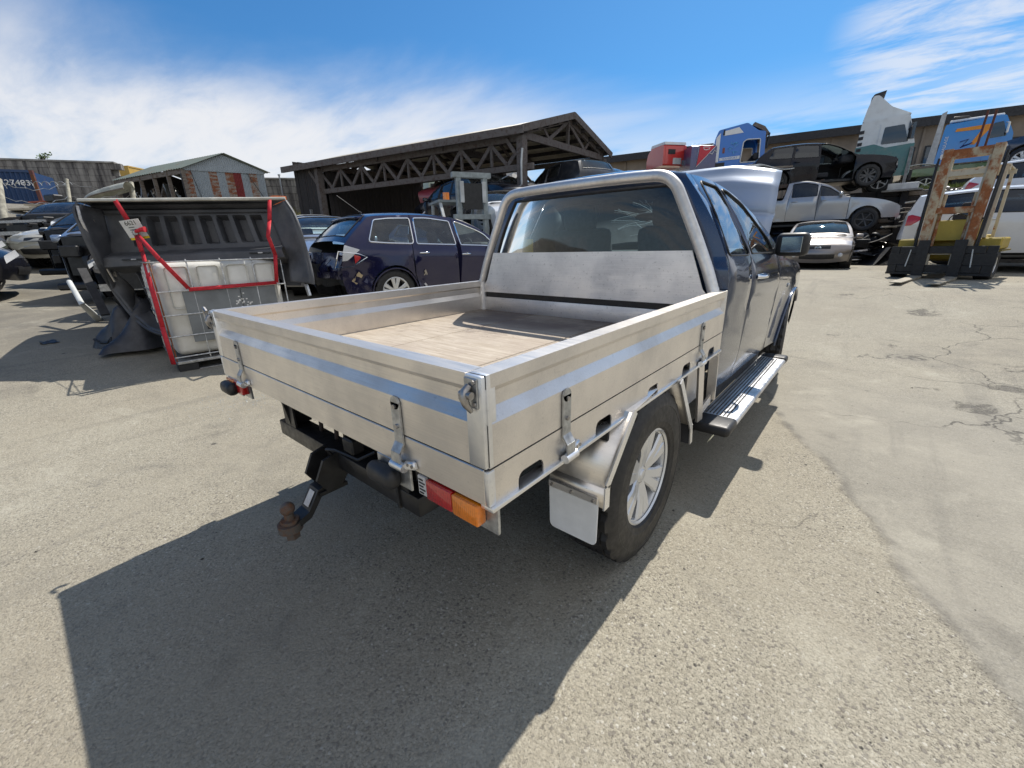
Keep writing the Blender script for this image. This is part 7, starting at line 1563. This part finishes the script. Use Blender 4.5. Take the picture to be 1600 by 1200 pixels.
    q = [A(432, 424, 5.1), A(445, 398, 5.15), A(452, 400, 5.1), A(474, 432, 4.95), A(470, 446, 4.9), A(445, 446, 5.0)]; mb = MB(); mb.b.faces.new([mb.b.verts.new(p) for p in q]); o2 = mb.obj('wheel_arch', LN, U, 0); md = o2.modifiers.new('thickness', 'SOLIDIFY'); md.thickness = .05
    mb = MB(); mb.bar(A(478, 444, 4.8), A(484, 462, 4.78), .03, .03); mb.obj('latch_pin', M_GALV, U)
    q = [A(196, 410, 5.2), A(214, 430, 5.1), A(256, 522, 4.7), A(300, 520, 4.9), A(262, 430, 5.3)]; mb = MB(); mb.b.faces.new([mb.b.verts.new(p-nn*.02) for p in q]); o2 = mb.obj('inner_wall', LN, U, 0); md = o2.modifiers.new('thickness', 'SOLIDIFY'); md.thickness = .02
    return panel, o, nn
PANEL, TO, TN = pickup_tub()
def straps():
    SM = simple('red_webbing', (.52, .018, .03), .7, 0, .25, 30); sh = 'red ratchet strap'
    def strap(name, label, pts, w_=.045, parts=()):
        U = thing(name, label, 'strap', pts[0]); o = pts[0]; mb = MB()
        for a, b in zip(pts[:-1], pts[1:]):
            m = ((b-a).cross(fw)).normalized(); mb.quad(a-o-m*w_/2, a-o+m*w_/2, b-o+m*w_/2, b-o-m*w_/2)
        e = mb.obj('webbing', SM, U, 30); md = e.modifiers.new('thickness', 'SOLIDIFY'); md.thickness = .004; return U
    kn = PANEL(.10, .46)+TO+TN*.06; tp = at(180, 313, 4.93*tubf(180, 313)); T = lambda x, y, z: TM @ Vector((x, y, z))
    s1 = strap('ratchet_strap', 'red strap from the tub top past its tag to the foot of the tank', [tp, at(201, 346, 4.95*tubf(201, 346)), at(212, 363, 4.9*tubf(212, 363)), at(222, 393, 4.75*tubf(222, 393)), T(-.03, -.03, 1.0), T(-.035, -.035, .5), T(-.03, -.02, .10)], .05)
    mb = MB(); mb.b2((-.03, -.025, -.03), (.03, .025, .03), .012); bk = mb.obj('ratchet_buckle', M_STEEL, s1); bk.location = at(212, 364, 4.86*tubf(212, 364))-Vector(s1.location)
    mb = MB(); mb.tube([Vector((0, 0, 0)), rt*.05+up*.02, rt*.10+up*.025], [.016, .02, .03], 8); hd = mb.obj('tail_coil', simple('red_webbing', (.5, .02, .03), .7), s1); hd.location = at(212, 362, 4.84*tubf(212, 362))-Vector(s1.location)
    strap('ratchet_strap', 'slanting red strap from the paper tag to the tank cage', [at(214, 366, 4.86*tubf(214, 366)), T(.09, -.07, 1.16), T(.26, -.040, .86)], .042)
    strap('ratchet_strap', 'red strap over the right end of the tub, turning down to the tank corner', [at(421, 312, 4.93*tubf(421, 312)), at(421, 345, 4.9*tubf(421, 345)), at(419, 370, 4.72*tubf(419, 370)), T(1.13, -.09, 1.17), T(1.10, -.040, .86)], .045)
    strap('ratchet_strap', 'red strap stretched level across the front of the tank', [T(.26, -.040, .85), T(1.10, -.040, .86)], .04)
    c = at(209, 357, 4.90*tubf(209, 357)); U = thing('paper_tag', 'white and yellow paper tag numbered 6621 on the ribbed tub', 'tag', c); r2 = rt; u2 = (up*1.0-fw*.0).normalized(); M = Matrix((r2, -fw, u2)).transposed().to_4x4() @ Matrix.Rotation(R(-8), 4, 'Y')
    U.rotation_euler = M.to_euler(); mb = MB(); mb.b2((-.10, 0, -.09), (.10, .003, .09)); mb.obj('card', simple('tag_paper', (.66, .66, .64), .7, 0, .1), U); mb = MB(); mb.b2((-.10, .0035, -.115), (.10, .006, -.075)); mb.obj('yellow_band', simple('yellow_card', (.75, .55, .02), .6), U)
    IK = simple('black_ink', (.02, .02, .02), .6, 0, .1); mb = MB(); tx = text_on('tag_number', '6621', .062, IK, U, (0, .0045, .055), (R(90), 0, R(180)), .0006); tx.location = (0.0, -.0012, .055); tx.rotation_euler = (R(90), 0, 0)
    for k, (w_, z) in enumerate(((.06, .01), (.09, -.015), (.05, -.04))): mb = MB(); mb.b2((-.045, -.0018, z), (-.045+w_, -.0006, z+.007)); mb.obj('tag_line', IK, U)
straps()
# crumpled black cover and scraps on the tarmac
def crumple(label, c, sx, sy, sz, seed, name='crumpled_cover'):
    U = thing(name, label, 'scrap', c); rg = random.Random(seed); ph = [rg.uniform(0, 6) for _ in range(6)]
    def f(u, v):
        x = (u-.5)*2; y = (v-.5)*2; e = max(0, 1-x*x)*max(0, 1-y*y); z = sz*(e**.6)*(1+.5*math.sin(5*x+ph[0])*math.cos(4*y+ph[1])+.25*math.sin(11*x+ph[2]+3*y)); return (x*sx*(1+.12*math.sin(6*y+ph[3])), y*sy*(1+.15*math.sin(5*x+ph[4])), max(0.006, z))
    mb = MB(); mb.grid(f, 26, 20); mb.obj('plastic_skin', simple('dark_sheet', (.030, .032, .040), .42, 0, .4, 9), U, 40); mb = MB(); mb.tube([f(.02+.1*i, .03+.02*math.sin(i)) for i in range(9)], .014, 5); mb.obj('torn_edge', M_BLACK, U)
crumple('crumpled black plastic cover on the ground left of the white tank', gat(245, 535), .42, .5, .42, 3)
crumple('small scrap of black plastic alone on the asphalt near the left edge', gat(78, 535), .11, .07, .02, 5, 'plastic_scrap')
def strut():
    p = gat(152, 500); U = thing('loose_bumper_beam', 'pale torn bumper beam hanging to the ground under the tub', 'car part', p); mb = MB(); mb.tube([Vector((-.02, .02, .02)), Vector((.1, .0, .03)), at(128, 475, 5.55)-p, at(108, 440, 5.8)-p], [.05, .05, .03, .03], 8); mb.obj('beam', M_PALE, U, 50); mb = MB(); mb.bar(at(165, 492, 5.5)-p, at(128, 420, 5.6)-p, .09, .03); mb.obj('strap_plate', M_TRIM, U)
strut()
